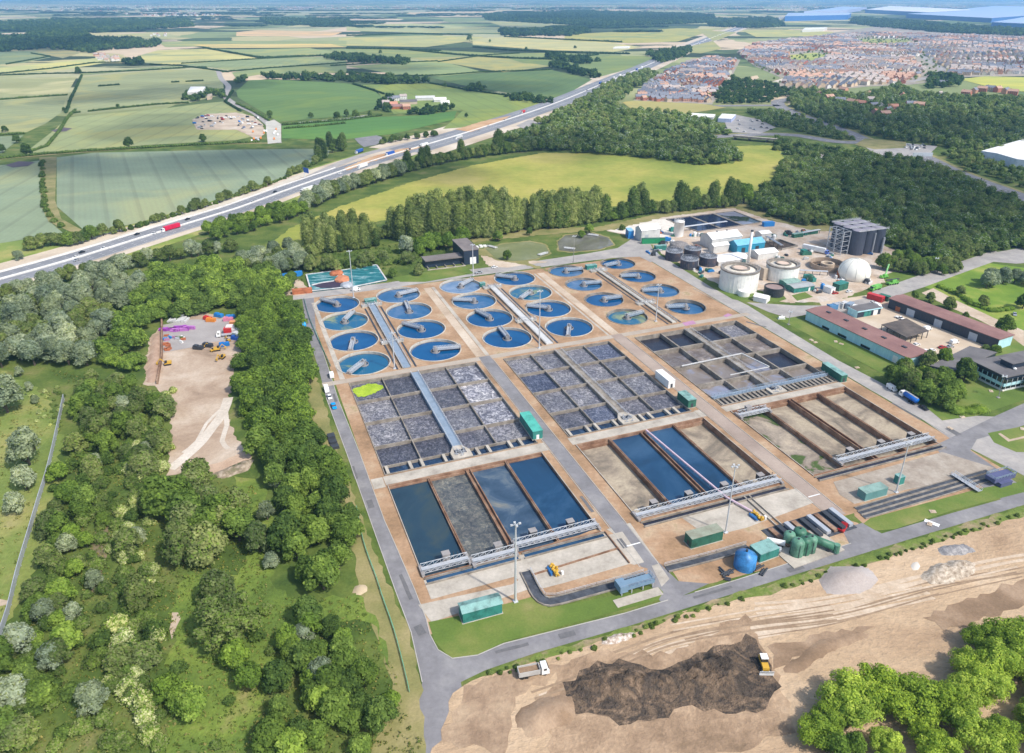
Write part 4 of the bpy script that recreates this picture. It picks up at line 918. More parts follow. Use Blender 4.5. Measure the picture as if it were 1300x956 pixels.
# ------------------------------------------------------------------ kiosks and containers
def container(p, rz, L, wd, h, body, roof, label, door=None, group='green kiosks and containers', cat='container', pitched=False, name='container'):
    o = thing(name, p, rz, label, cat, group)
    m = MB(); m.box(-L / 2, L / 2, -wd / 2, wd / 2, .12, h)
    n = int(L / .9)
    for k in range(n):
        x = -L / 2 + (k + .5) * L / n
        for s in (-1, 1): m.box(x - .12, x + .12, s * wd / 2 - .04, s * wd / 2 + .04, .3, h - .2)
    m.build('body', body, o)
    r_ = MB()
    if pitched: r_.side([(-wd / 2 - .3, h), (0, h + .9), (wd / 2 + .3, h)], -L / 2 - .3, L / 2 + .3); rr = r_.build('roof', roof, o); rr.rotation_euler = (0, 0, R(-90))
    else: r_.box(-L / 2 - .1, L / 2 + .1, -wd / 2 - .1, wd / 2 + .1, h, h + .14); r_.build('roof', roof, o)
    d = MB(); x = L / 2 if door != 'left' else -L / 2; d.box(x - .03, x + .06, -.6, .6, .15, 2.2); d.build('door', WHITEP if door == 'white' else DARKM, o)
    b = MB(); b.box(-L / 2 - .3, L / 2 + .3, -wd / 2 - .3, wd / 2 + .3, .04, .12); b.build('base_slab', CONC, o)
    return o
def C(x, y): return W(x, y)
UA = GR + R(-90)
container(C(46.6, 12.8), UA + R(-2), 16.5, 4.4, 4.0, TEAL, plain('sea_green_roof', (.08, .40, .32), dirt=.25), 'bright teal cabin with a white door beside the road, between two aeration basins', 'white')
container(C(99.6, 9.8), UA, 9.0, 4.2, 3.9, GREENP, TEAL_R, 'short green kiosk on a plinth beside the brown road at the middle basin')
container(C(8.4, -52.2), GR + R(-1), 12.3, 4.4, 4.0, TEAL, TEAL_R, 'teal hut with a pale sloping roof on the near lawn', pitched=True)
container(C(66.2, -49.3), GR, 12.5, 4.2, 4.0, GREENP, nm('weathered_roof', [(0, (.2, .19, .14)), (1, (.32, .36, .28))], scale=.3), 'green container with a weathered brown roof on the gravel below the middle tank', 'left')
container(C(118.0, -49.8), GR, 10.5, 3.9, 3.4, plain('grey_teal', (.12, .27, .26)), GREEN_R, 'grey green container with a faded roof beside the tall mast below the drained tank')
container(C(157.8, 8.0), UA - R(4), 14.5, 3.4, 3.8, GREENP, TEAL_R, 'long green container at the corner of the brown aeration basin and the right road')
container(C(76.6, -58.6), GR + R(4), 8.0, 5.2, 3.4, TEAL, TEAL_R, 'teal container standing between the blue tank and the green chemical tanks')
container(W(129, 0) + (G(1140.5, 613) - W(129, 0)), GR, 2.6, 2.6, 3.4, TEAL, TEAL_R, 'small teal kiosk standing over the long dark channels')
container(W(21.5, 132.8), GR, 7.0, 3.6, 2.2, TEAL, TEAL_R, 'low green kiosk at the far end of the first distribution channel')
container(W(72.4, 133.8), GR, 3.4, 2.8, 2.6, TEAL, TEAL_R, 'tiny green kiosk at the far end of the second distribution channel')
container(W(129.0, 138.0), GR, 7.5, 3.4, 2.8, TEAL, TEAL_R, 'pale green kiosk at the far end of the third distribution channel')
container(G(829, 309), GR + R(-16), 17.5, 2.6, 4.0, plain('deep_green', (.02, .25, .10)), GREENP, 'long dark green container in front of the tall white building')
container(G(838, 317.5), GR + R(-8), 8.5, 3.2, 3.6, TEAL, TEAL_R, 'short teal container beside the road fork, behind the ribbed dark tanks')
# white trailer on the brown road
container(C(100.6, 24.6), UA, 12, 3.6, 3.9, WHITEP, WHITEP, 'white box trailer parked beside the brown road at the middle basin', group='trailers')

# ------------------------------------------------------------------ masts and lamps
def mast(bx, by, ty, label, dia=.34):
    h = hz(bx, by, ty); o = thing('lighting_mast', G(bx, by), GR, label, 'lighting mast', 'tall lighting masts')
    m = MB(); m.tube((0, 0, 0), (0, 0, h), dia, dia * .55, 10); m.box(-.7, .7, -.7, .7, 0, .35); m.build('pole', RAIL if dia > .2 else DRUM, o)
    c = MB(); c.beam((-1.3, 0, h), (1.3, 0, h), .18); c.beam((0, -.9, h), (0, .9, h), .18)
    c.build('crossarm', RAIL, o)
    for x, y in ((-1.3, 0), (1.3, 0), (0, -.9), (0, .9)):
        l = MB(); l.box(x - .35, x + .35, y - .22, y + .22, h - .1, h + .35); l.build('floodlight', RAIL, o)
    return o
mast(654.4, 763.8, 666, 'tall pale lighting mast on the lawn beside the teal hut', .42)
mast(449, 378, 319, 'lighting mast standing before the teal sheeted basins')
mast(600.8, 350, 311, 'lighting mast in front of the black shed')
mast(684.5, 442, 370, 'lighting mast between the third and fourth tank columns')
mast(832.5, 408, 362, 'lighting mast beside the third distribution channel')
mast(728, 333, 300, 'thin lighting mast beside the far road in front of the grey pond', .2)
mast(501, 468, 423, 'lighting mast beside the first distribution channel')
mast(921, 676, 592, 'dark lighting mast by the near end of the pink pipe', .3)
mast(1137.5, 625, 563, 'leaning dark mast beside the grey green container', .3)
mast(1001, 412, 396, 'short lamp post on the lawn corner by the depot', .2)
mast(1267, 505, 478, 'thin lamp post on the lawn before the office building', .16)
mast(1186, 343, 328, 'thin lamp post on the grass beside the curving right track', .16)

# ------------------------------------------------------------------ valves, pumps and pipes
def pipework(p, rz, label, seed):
    o = thing('pump_set', p, rz, label, 'pump', 'yellow and blue pump sets'); o.scale = (.75,) * 3; r_ = random.Random(seed)
    m = MB()
    for k in range(7):
        x = -3 + k; m.tube((x, r_.uniform(-1, 1), .4), (x + r_.uniform(-.5, .5), r_.uniform(-1.4, 1.4), 1.6 + r_.random()), .5, n=8); m.ico((x, r_.uniform(-1, 1), 1.8), .75, 1, .1, seed=k)
    m.tube((-3.6, 0, 1.0), (3.8, .4, 1.0), .4, n=8); m.build('pipe', YELP, o)
    b = MB(); b.box(-2.4, 1.2, -2.6, -1.0, .1, 1.3); b.tube((-3, -2, 1), (2.5, -2.4, 1), .45, n=8); b.build('pump_body', plain('deep_blue_paint', (.03, .14, .36)), o)
    w = MB(); w.box(2.0, 3.1, 2.0, 3.0, .1, 1.7); w.build('control_box', WHITEP, o)
    return o
pipework(G(704, 726), UA, 'yellow and blue pump set on the pale pad beside the curved channel', 1)
pipework(G(961, 657), UA + R(8), 'yellow and blue pump set on the pad below the middle scraper bridge', 2)
pk = MB(); a = W(78.5, -1.0, .9); b = W(81.2, -37.5, .9); c_ = W(84.5, -47, .9); pk.tube(a, b, .42, n=8); pk.tube(b, c_, .42, n=8)
for k in range(12): q = a.lerp(b, k / 11); pk.beam(q - Vector((0, 0, .9)), q, .3)
tag(pk.build('long_pipe', plain('pink_pipe', (.66, .50, .56))), 'long pink grey pipe along the wall between the two blue lanes', 'pipe')
# screen house
o = thing('screen_unit', G(806, 747), GR, 'blue grey screening unit on legs over the end of the curved channel', 'screening unit')
m = MB(); m.box(-6, 6, -1.6, 1.6, 1.8, 3.0); m.box(-6.4, -3.6, -2, 2, 1.6, 4.0); m.build('body', plain('slate_blue_paint', (.16, .25, .34)), o)
m = MB()
for x in (-5.5, -2, 2, 5.5):
    for y in (-1.4, 1.4): m.beam((x, y, 0), (x, y, 1.9), .3)
m.build('leg', STEEL, o); m = MB(); hand_rail(m, [(-6, -1.6, 3.0), (6, -1.6, 3.0), (6, 1.6, 3.0), (-3.4, 1.6, 3.0)], 1.1, 1.5, .1); m.build('handrail', STEEL_B, o)
m = MB(); m.box(-9, 7, -5.5, -2.2, .02, .2); m.build('base_slab', CONC, o)
o = thing('screen_unit', G(1268, 611), GR, 'dark blue screening unit at the right end of the long channels', 'screening unit')
m = MB(); m.box(-5.5, 5.5, -2, 2, 1.6, 3.2); m.build('body', plain('navy_paint', (.09, .10, .2)), o); m = MB(); m.box(-3.5, 2.5, -3.4, -1.5, 0, 1.8); m.build('hopper', MATS['navy_paint'], o)
m = MB(); hand_rail(m, [(-5.5, -2, 3.2), (5.5, -2, 3.2), (5.5, 2, 3.2), (-5.5, 2, 3.2), (-5.5, -2, 3.2)], 1.1, 1.5, .12); m.build('handrail', STEEL_B, o)
o = thing('channel_gantry', G(1223, 613), GR, 'grey footbridge with rails across the three long channels', 'footbridge')
m = MB(); m.box(-1, 1, -7, 5, .8, 1.0); m.build('deck', STEEL, o); m = MB(); hand_rail(m, [(-1, -7, 1), (-1, 5, 1)], 1.1, 1.5, .12); hand_rail(m, [(1, -7, 1), (1, 5, 1)], 1.1, 1.5, .12); m.build('handrail', RAIL, o)
# pile of racks near chemical store
o = thing('pipe_rack', G(1033, 670), GR + R(2), 'rack of rusty and grey beams beside the green chemical tanks', 'pipe rack')
for k in range(9):
    m = MB(); m.box(-16 + k * 3.4, -14.2 + k * 3.4, -5, 5, .3, 1.0 + .3 * (k % 3)); m.build('beam', [BROWNC, DARKM, STEEL][k % 3], o)
m = MB(); m.box(-18, 14, -6, 6, .03, .2); m.build('base_slab', DKC, o)
o = thing('skip', G(1069, 672), GR + R(30), 'red open skip at the end of the pipe rack', 'skip')
m = MB(); m.side([(-2.6, 1.5), (-2, .2), (2, .2), (2.6, 1.5), (2.45, 1.5), (1.9, .35), (-1.9, .35), (-2.45, 1.5)], -1.1, 1.1); m.build('skip_body', REDP, o)
# green chemical tanks
CHEM = plain('bottle_green_tank', (.05, .16, .10), rough=.5, dirt=.4); CHEM2 = plain('mid_green_tank', (.11, .25, .17), rough=.5, dirt=.4)
o = tag(MB().box(-13, 9, -6.5, 6, .02, .35).build('bund', CONC), 'pale concrete slab under the green chemical tanks', 'concrete slab'); o.location = G(1028, 693); o.rotation_euler = (0, 0, GR + R(3))
for k, (px, py, r_, h, lab) in enumerate(((1001, 688, 2.0, 4.2, 'leftmost'), (1014, 684, 2.2, 4.4, 'farthest'), (1010.5, 703, 2.2, 6.2, 'nearest'), (1020, 701, 2.0, 6.4, 'second nearest'), (1028, 699, 1.8, 6.0, 'rightmost upright'))):
    t = thing('chemical_tank', G(px, py, .35), 0, 'domed green chemical tank, %s of the upright group' % lab, 'chemical tank', 'upright green chemical tanks')
    m = MB(); m.lathe([(r_, 0), (r_, h - 1.2), (r_ * .9, h - .6), (r_ * .6, h - .15), (0, h)], 20); m.build('shell', CHEM if k % 2 else CHEM2, t, True)
    m = MB(); m.lathe([(0, h + .3), (.35, h + .3), (.35, h - .2)], 10); 
    for a in range(4): m.beam((r_ * 1.02 * math.cos(a * 1.57), r_ * 1.02 * math.sin(a * 1.57), 0), (r_ * 1.02 * math.cos(a * 1.57), r_ * 1.02 * math.sin(a * 1.57), h - 1.2), .15)
    m.build('manhole', DARKM, t)
t = thing('chemical_tank', G(1037, 692, .35), GR + R(-58), 'long green horizontal chemical tank lying beside the upright ones', 'chemical tank')
m = MB(); m.tube((-5.5, 0, 2), (5.5, 0, 2), 1.4, n=18); m.build('shell', CHEM, t, True); m = MB()
for x in (-3.8, 3.8): m.box(x - .3, x + .3, -1.2, 1.2, 0, 1.2)
m.build('saddle', DARKM, t); m = MB(); m.tube((6.2, 0, .2), (6.2, 0, 3.4), 1.0, n=12); m.build('end_vessel', CHEM2, t)
t = thing('storage_tank', G(945, 719), 0, 'bright blue round tank with a conical top beside the near road', 'storage tank')
m = MB(); m.lathe([(3.5, 0), (3.5, 4.6), (.5, 6.2), (0, 6.3)], 24); m.build('shell', plain('sky_blue_tank', (.04, .20, .46), rough=.45, dirt=.4), t, True); m = MB(); m.lathe([(0, 6.9), (.4, 6.9), (.4, 6.1)], 10); m.beam((3.6, 0, 0), (3.6, 0, 5), .3); m.build('fitting', DARKM, t)
r_ = random.Random(4)
for k in range(9):
    m = MB(); L = r_.uniform(2, 4.5); m.tube((-L / 2, 0, .35), (L / 2, 0, .35), .3, n=8); m.tube((-L / 2, .8, .35), (L / 2 * .6, .8, .35), .3, n=8)
    o = m.build('dark_pipe', DARKM); o.location = G(945, 719) + Vector((r_.uniform(-9, 8), r_.uniform(-6, 2.2) - 1.5, .02)); o.rotation_euler = (0, 0, r_.uniform(0, 3)); tag(o, 'short dark pipe lying on the gravel round the blue tank', 'pipe', 'dark pipes round the blue tank')
for k, (px, py) in enumerate(((984, 692), (979, 700))):
    o = thing('dosing_unit', G(px, py), GR - R(40), ['white dosing unit on a frame beside the leftmost chemical tank', 'grey dosing unit beside the teal container'][k], 'dosing unit'); m = MB(); m.tube((-3, 0, 1.5), (3, 0, 1.5), 1.0, n=12); m.build('vessel', WHITEP if k == 0 else STEEL, o); m = MB(); m.box(-2.5, 2.5, -.9, .9, .05, .6); m.build('frame', DARKM, o)
# ------------------------------------------------------------------ process area buildings
WALLW = plain('white_cladding', (.74, .73, .70), rough=.6, dirt=.1); WALLG = plain('grey_white_cladding', (.58, .57, .54), rough=.6)
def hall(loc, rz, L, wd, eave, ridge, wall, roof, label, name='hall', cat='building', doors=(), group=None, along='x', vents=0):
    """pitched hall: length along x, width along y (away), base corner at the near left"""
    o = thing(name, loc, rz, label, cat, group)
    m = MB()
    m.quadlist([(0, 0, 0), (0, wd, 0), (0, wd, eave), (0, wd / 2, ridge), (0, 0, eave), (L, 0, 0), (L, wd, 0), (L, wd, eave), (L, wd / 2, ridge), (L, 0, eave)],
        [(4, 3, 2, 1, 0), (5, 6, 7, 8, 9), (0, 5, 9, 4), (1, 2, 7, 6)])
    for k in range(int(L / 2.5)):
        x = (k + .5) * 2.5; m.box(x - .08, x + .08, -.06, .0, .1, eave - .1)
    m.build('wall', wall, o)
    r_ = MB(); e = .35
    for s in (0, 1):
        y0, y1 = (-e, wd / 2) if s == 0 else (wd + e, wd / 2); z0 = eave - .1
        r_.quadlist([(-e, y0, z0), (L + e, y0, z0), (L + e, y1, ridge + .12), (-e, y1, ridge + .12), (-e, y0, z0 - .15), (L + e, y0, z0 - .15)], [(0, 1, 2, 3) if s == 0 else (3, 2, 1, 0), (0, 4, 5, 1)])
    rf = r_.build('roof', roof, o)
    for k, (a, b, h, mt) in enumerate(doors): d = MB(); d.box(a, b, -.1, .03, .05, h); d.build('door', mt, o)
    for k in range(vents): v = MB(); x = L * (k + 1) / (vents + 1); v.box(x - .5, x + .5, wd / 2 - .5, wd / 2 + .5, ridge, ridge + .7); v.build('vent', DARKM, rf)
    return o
WROOF = plain('white_roof', (.80, .78, .74), rough=.55, dirt=.08)
def gd(p, q): return (G(*q) - G(*p)).length
hall(G(813.8, 307), GR, 16, 9.5, 8.6, 11.4, WALLG, WROOF, 'tall white pitched building behind the long dark green container', doors=((3, 6, 5, STEEL),))
container(G(799, 301), GR + R(75), 9, 4.2, 6, BLUEP, plain('light_blue_roof', (.25, .48, .66)), 'blue container standing at the left of the tall white building', group='blue containers')
hall(G(903, 317), GR, 26, 15, 7.8, 10.6, WALLG, WROOF, 'largest white pitched hall left of the blue hall', vents=2)
hall(G(905.5, 322), GR, 13, 6, 5.5, 6.8, WALLG, WROOF, 'small white annexe in front of the largest white hall')
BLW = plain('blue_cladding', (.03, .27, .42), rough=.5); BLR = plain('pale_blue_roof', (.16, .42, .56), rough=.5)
hall(G(935, 322.3), GR, 24, 10, 6.2, 8.8, BLW, BLR, 'blue pitched hall behind the white chimney', doors=((4, 7, 4, DARKM), (16, 19, 4, DARKM)))
hall(G(912, 338), GR, 26, 14, 3.0, 4.2, WALLG, WROOF, 'low white flat hall behind the left white digester')
hall(G(962, 330), GR, 17, 10, 4.2, 5.6, WALLG, WROOF, 'low white hall right of the white chimney behind the second digester')
hall(G(966, 306), GR, 9, 8, 5.5, 6.5, WALLG, WROOF, 'small white building behind the blue hall roof')
o = thing('chimney', G(949.3, 335.5), 0, 'slim white chimney in front of the blue hall', 'chimney')
m = MB(); m.tube((0, 0, 0), (0, 0, 23.5), 1.0, .85, 16); m.build('stack', WALLW, o, True); m = MB(); m.tube((0, 0, 23.5), (0, 0, 24.4), .95, .95, 16); m.build('cap', DARKM, o)
hall(G(956, 382), GR + R(-58), 8, 6.5, 3.2, 4.4, WALLW, WROOF, 'small white shed at the foot of the left white digester', name='shed')
hall(G(1007.4, 372.3), GR + R(-2), 15.5, 7.5, 3.4, 3.9, TEAL, plain('grey_slab_roof', (.34, .36, .36), rough=.8), 'front teal building with a grey roof beside the small black tank', doors=((11, 12.3, 2.4, WHITEP),))
hall(G(998, 366.2), GR + R(-2), 11, 7.5, 3.4, 3.9, TEAL, GREEN_R, 'teal building with a green roof adjoining the black tank')
DTANK = nm('dark_ribbed_steel', [(0, (.035, .04, .06)), (.5, (.06, .065, .09)), (1, (.16, .11, .09))], scale=.3, grain=.2, gscale=1.5, rough=.5)
for k, (px, py, lab) in enumerate(((855, 329.2, 'farthest left'), (878.5, 326, 'farthest right'), (874.3, 339.6, 'nearest'), (898.3, 335.9, 'second nearest'))):
    R_ = 11.7 / 2.05 / 1.0 * K * .72; h = 6.3
    o = thing('sludge_tank', G(px, py), GR, 'dark ribbed round tank with a grey planked roof, %s of the four' % lab, 'tank', 'dark ribbed tanks with planked roofs')
    m = MB(); m.lathe([(R_, 0), (R_, h)], 32)
    for a in range(28): t = a * 2 * math.pi / 28; m.beam((R_ * math.cos(t), R_ * math.sin(t), 0), (R_ * math.cos(t), R_ * math.sin(t), h), .18)
    m.build('shell', DTANK, o)
    m = MB(); m.lathe([(0, h + .9), (R_ * .5, h + .6), (R_ + .2, h + .1), (R_ + .2, h - .15)], 32); rf = m.build('roof', nm('grey_planks', [(0, (.22, .24, .28)), (1, (.40, .42, .46))], scale=.3, stretch=(3, .2, 1), rot=R(21)), o)
    m = MB()
    for s in range(-3, 4): x = s * R_ / 3.6; L_ = math.sqrt(max(.1, R_ * R_ - x * x)); m.beam((x, -L_, h + .75), (x, L_, h + .75), .28)
    m.build('roof_beam', DARKM, rf)
    m = MB(); m.beam((R_ + .5, -R_ * .4, 0), (R_ + .5, -R_ * .1, h), .3); hand_rail(m, [(R_ * math.cos(t), R_ * math.sin(t), h) for t in [i * math.pi / 8 for i in range(17)]], 1.1, 2.4, .09); m.build('ladder', STEEL, o)
o = thing('mesh_dome', G(862, 316), 0, 'low grey netted round tank behind the four dark ribbed tanks', 'tank')
m = MB(); m.lathe([(7.2, 0), (7.2, 2.5), (6, 4.2), (3, 5.4), (0, 5.8)], 24); m.build('shell', nm('grey_netting', [(0, (.12, .11, .11)), (1, (.3, .28, .27))], scale=.8), o)
o = thing('silo', G(860.6, 299.5), 0, 'white cylindrical silo behind the long dark green container', 'silo')
m = MB(); m.lathe([(3.6, 0), (3.6, 11.2), (3.9, 11.2), (3.9, 12), (0, 12.3)], 24); m.build('shell', WALLW, o, True); m = MB(); hand_rail(m, [(3.7 * math.cos(t), 3.7 * math.sin(t), 12.0) for t in [i * math.pi / 6 for i in range(13)]], 1.1, 2, .1); m.beam((3.8, -.6, 0), (3.8, -.6, 12), .5); m.build('handrail', WALLW, o)
# digesters
def pr(px, py, r): return abs((G(px + r, py) - G(px, py)).x)
DSH = plain('white_digester_shell', (.76, .75, .70), rough=.6, dirt=.12); RIMC = nm('weathered_rim', [(0, (.14, .12, .10)), (1, (.32, .29, .25))], scale=.3)
for k, (px, py, R_, h, lab) in enumerate(((936.6, 365.5, pr(936, 366, 23.6), hz(936.6, 365.5, 341), 'white round digester beside the mown grass strip'), (991.5, 353, pr(991, 353, 19.8), hz(991.5, 353, 335), 'white round digester behind the teal buildings'))):
    o = thing('digester', G(px, py), 0, lab, 'digester', 'white round digesters')
    m = MB(); m.lathe([(R_, 0), (R_, h)], 48)
    for a in range(36): t = a * 2 * math.pi / 36; m.beam((R_ * math.cos(t), R_ * math.sin(t), 0), (R_ * math.cos(t), R_ * math.sin(t), h), .12)
    m.build('shell', DSH, o)
    m = MB(); m.lathe([(R_ + .4, h - .2), (R_ + .4, h + .5), (R_ - 1.8, h + .5), (R_ - 2.0, h - .6)], 48); m.build('rim_walkway', RIMC, o)
    m = MB(); m.lathe([(R_ - 2.0, h - .6), (R_ * .5, h + .3), (R_ * .48, h + .1)], 48); m.build('roof', plain('cream_cover', (.66, .60, .50)), o)
    m = MB(); m.lathe([(R_ * .5, h + .1), (R_ * .5, h + 1.0), (R_ * .38, h + 1.0), (R_ * .38, h + .4)], 36); m.build('inner_ring', RIMC, o)
    m = MB(); m.disc(R_ * .38, h + .6, 30); m.build('centre_cover', plain('pink_cover', (.62, .48, .38)), o)
    m = MB(); hand_rail(m, [((R_ + .2) * math.cos(t), (R_ + .2) * math.sin(t), h + .5) for t in [i * math.pi / 12 for i in range(25)]], 1.1, 3, .1); m.build('handrail', STEEL, o)
m = MB(); m.box(-1.8, 1.8, -5, 5, 0, 8.2); m.box(1.8, 2.6, -4, 4, 0, 5); o = m.build('stair_tower', plain('beige_wall', (.46, .38, .29))); o.location = G(965, 353); o.rotation_euler = (0, 0, GR); tag(o, 'beige stained block between the two white digesters', 'stair block')
m = MB(); m.tube((0, 0, 0), (0, 0, 3.4), 3.6, n=20); o = m.build('round_turret', DSH); o.location = G(944, 375); tag(o, 'low white turret at the foot of the left digester', 'turret')
o = thing('black_tank', G(981.8, 374), 0, 'small open black round tank beside the teal buildings', 'tank')
m = MB(); m.lathe([(6.0, 0), (6.0, 5.6), (5.6, 5.6), (5.6, 1)], 32); 
for z in (.9, 1.8, 2.7, 3.6, 4.5, 5.3): m.lathe([(6.15, z - .1), (6.15, z + .1), (6.0, z + .1)], 32)
m.build('shell', plain('black_steel', (.04, .045, .05), rough=.5), o); m = MB(); m.disc(5.6, 4.8, 30); m.build('contents', plain('pinkish_sludge', (.3, .22, .2)), o)
o = thing('gas_holder', G(1083.3, 352.5), 0, 'large white inflated gas dome beside the parked green crane', 'gas holder')
m = MB(); Rg = pr(1083, 352, 19.5); m.lathe([(Rg * math.sin(t), Rg * .38 + Rg * .82 * -math.cos(t) if t < math.pi / 2 else Rg * .38 + Rg * .92 * -math.cos(t)) for t in [math.pi * (.36 + .64 * i / 18) for i in range(19)]], 40)
m.build('membrane', plain('ivory_membrane', (.78, .76, .68), rough=.55, dirt=.05), o, True)
m = MB()
for a in range(10):
    t = a * 2 * math.pi / 10; prev = None
    for i in range(19):
        q = math.pi * (.36 + .64 * i / 18); r = (Rg + .05) * math.sin(q); z = Rg * .38 - (Rg * (.82 if q < math.pi / 2 else .92) + .05) * math.cos(q)
        p = Vector((r * math.cos(t), r * math.sin(t), z))
        if prev is not None: m.beam(prev, p, .16)
        prev = p
m.build('strap', plain('grey_strap', (.45, .44, .40)), o)
m = MB(); m.lathe([(Rg * .95, 0), (Rg * .95, .7), (Rg * .85, .7)], 40); m.build('base_ring', CONC, o)
o = thing('open_tank', G(1049.9, 339.5), 0, 'open round brown concrete tank behind the gas dome', 'tank')
m = MB(); m.lathe([(11.5, 0), (11.5, 3.6), (10.9, 3.6), (10.9, -1.5)], 44); m.build('wall', nm('brown_tank_wall', [(0, (.26, .19, .14)), (1, (.46, .36, .27))], scale=.3, grain=.2), o)
m = MB(); m.disc(10.9, .8, 40); m.build('sludge', DARKDIRT, o); m = MB(); m.lathe([(4.5, .8), (4.5, 3.3), (3.2, 3.3), (3.2, 1)], 26); m.build('inner_ring', HARDST, o)
# dark tank farm
o = thing('tank_farm', G(1096, 324), GR, 'tall dark blue black block of joined tanks with pale walkways on top beside the woods', 'tank block')
TF = plain('blue_black_steel', (.065, .075, .105), rough=.45); L1 = 26; W1 = 26; h = 17.5
m = MB()
for i in range(3):
    for j in range(3): m.tube((-3 + 9 * i, 5 + 9 * j, 0), (-3 + 9 * i, 5 + 9 * j, h), 5.1, n=20)
m.build('tank_shell', TF, o)
m = MB()
for i in range(3):
    for j in range(3): m.lathe([(4.6, h + .02), (3, h + .6), (0, h + .9)], 20, -3 + 9 * i, 5 + 9 * j)
m.build('tank_cover', plain('lilac_cover', (.34, .31, .35)), o)
m = MB(); 
for k in range(4): m.box(-7.5, 19.5, .1 + 9 * k, .9 + 9 * k, h + .3, h + .55); hand_rail(m, [(-7.5, 9 * k, h + .55), (19.5, 9 * k, h + .55)], 1.1, 2, .09)
m.build('walkway', STEEL_P, o)
m = MB(); 
for x in (-15.5, -9.5):
    for y in (6, 13, 20): m.beam((x, y, 0), (x, y, 17), .5)
for z in (3, 6.5, 10, 13.5, 17):
    for x in (-15.5, -9.5): m.beam((x, 6, z), (x, 20, z), .3); m.beam((x, 6, z), (x, 13, z - 3), .2)
    for y in (6, 13, 20): m.beam((-15.5, y, z), (-9.5, y, z), .3)
m.build('frame_tower', STEEL, o)
m = MB(); m.tube((15, -1.5, 0), (15, -1.5, 12), .7, n=10); m.tube((6.5, -1.2, 0), (6.5, -1.2, 16), .4, n=10); m.build('riser_pipe', STEEL, o)
# black water basins behind the halls
def pond_rect(pts, label, zw, mats, n, depth=.9):
    o = thing('lagoon', (0, 0, 0), 0, label, 'basin'); c = [G(*p) for p in pts]
    m = MB()
    for a, b in zip(c, c[1:] + c[:1]): m.beam(a + Vector((0, 0, zw / 2)), b + Vector((0, 0, zw / 2)), 1.0, zw)
    m.build('wall', CONC_W, o)
    for k, (f0, f1) in enumerate(n):
        A, B = c[0].lerp(c[1], f0), c[0].lerp(c[1], f1); D_, C_ = c[3].lerp(c[2], f0), c[3].lerp(c[2], f1)
        m = MB(); m.quadlist([(p.x, p.y, .14) for p in (A, D_, C_, B)], [(0, 1, 2, 3)]); m.build('liquor', mats[k], o)
        if k: m = MB(); m.beam(A + Vector((0, 0, zw / 2)), D_ + Vector((0, 0, zw / 2)), 2.2, zw + .05); m.build('dividing_wall', CONC_W, o)
    return o
NAVY = water('navy_liquor', [(0, (.006, .012, .05)), (1, (.02, .03, .09))], scale=.05, rough=.15)
pond_rect([(846, 278.8), (932, 268.4), (967.8, 282.6), (886, 294.5)], 'walled basin of three dark rectangular ponds behind the white halls', .6, [NAVY, NAVY, water('painted_reflection_liquor', [(0, (.02, .025, .03)), (.5, (.03, .045, .045)), (.56, (.22, .23, .3)), (1, (.3, .31, .38))], scale=.02, rough=.08)], [(0, .34), (.34, .68), (.68, 1)])  # third pond's pale reflection is painted into its liquor colour
pond_rect([(950, 311), (990, 305), (1012, 313), (972, 322)], 'dark brown sludge bay right of the blue hall', 1.0, [nm('black_cake', [(0, (.03, .025, .02)), (1, (.12, .09, .07))], scale=.2)], [(0, 1)])
# pipes, gantries and clutter of the process area, each piece its own thing
rr_ = random.Random(21)
def gantry(p0, p1, label, z=4.0):
    a, b = G(*p0), G(*p1); o = thing('pipe_gantry', a, 0, label, 'pipe gantry'); q = b - a; L = q.length
    m = MB()
    for s in (-.8, 0, .8): n_ = Vector((-q.y, q.x, 0)).normalized() * s; m.tube(n_ + Vector((0, 0, z)), n_ + q + Vector((0, 0, z)), .28, n=8)
    m.build('pipe', STEEL, o); m = MB(); n = int(L / 6) + 1
    for k in range(n + 1): p = q * (k / n); m.beam(p, p + Vector((0, 0, z)), .3)
    m.build('support', DARKM, o)
gantry((868, 294), (922, 287), 'silver pipe gantry in front of the three dark ponds')
gantry((972, 306), (992, 318), 'silver pipe gantry right of the blue hall')
gantry((1012, 348), (1050, 350), 'silver pipe gantry behind the teal buildings', 3)
gantry((1018, 300), (1040, 296), 'silver pipe gantry at the left foot of the dark tank block', 3)
CL = [(STEEL, 'grey'), (WHITEP, 'white'), (GREENP, 'green'), (DARKM, 'dark'), (BLUEP, 'blue'), (RUST, 'rusty'), (STEEL_P, 'pale grey'), (TEAL, 'teal')]
spots = [(835, 291, 860, 297), (842, 300, 858, 312), (868, 300, 892, 300), (878, 342, 892, 352), (888, 344, 905, 346), (822, 318, 836, 326), (930, 330, 945, 334), (975, 300, 985, 308), (992, 292, 1006, 300), (1008, 293, 1030, 299), (1020, 320, 1036, 330), (1040, 352, 1072, 362), (1062, 346, 1068, 352), (1020, 352, 1035, 358), (1034, 366, 1045, 372), (925, 343, 912, 356), (1096, 356, 1108, 361), (870, 317, 888, 312), (985, 322, 1000, 330), (1126, 326, 1138, 330), (1050, 320, 1058, 330)]
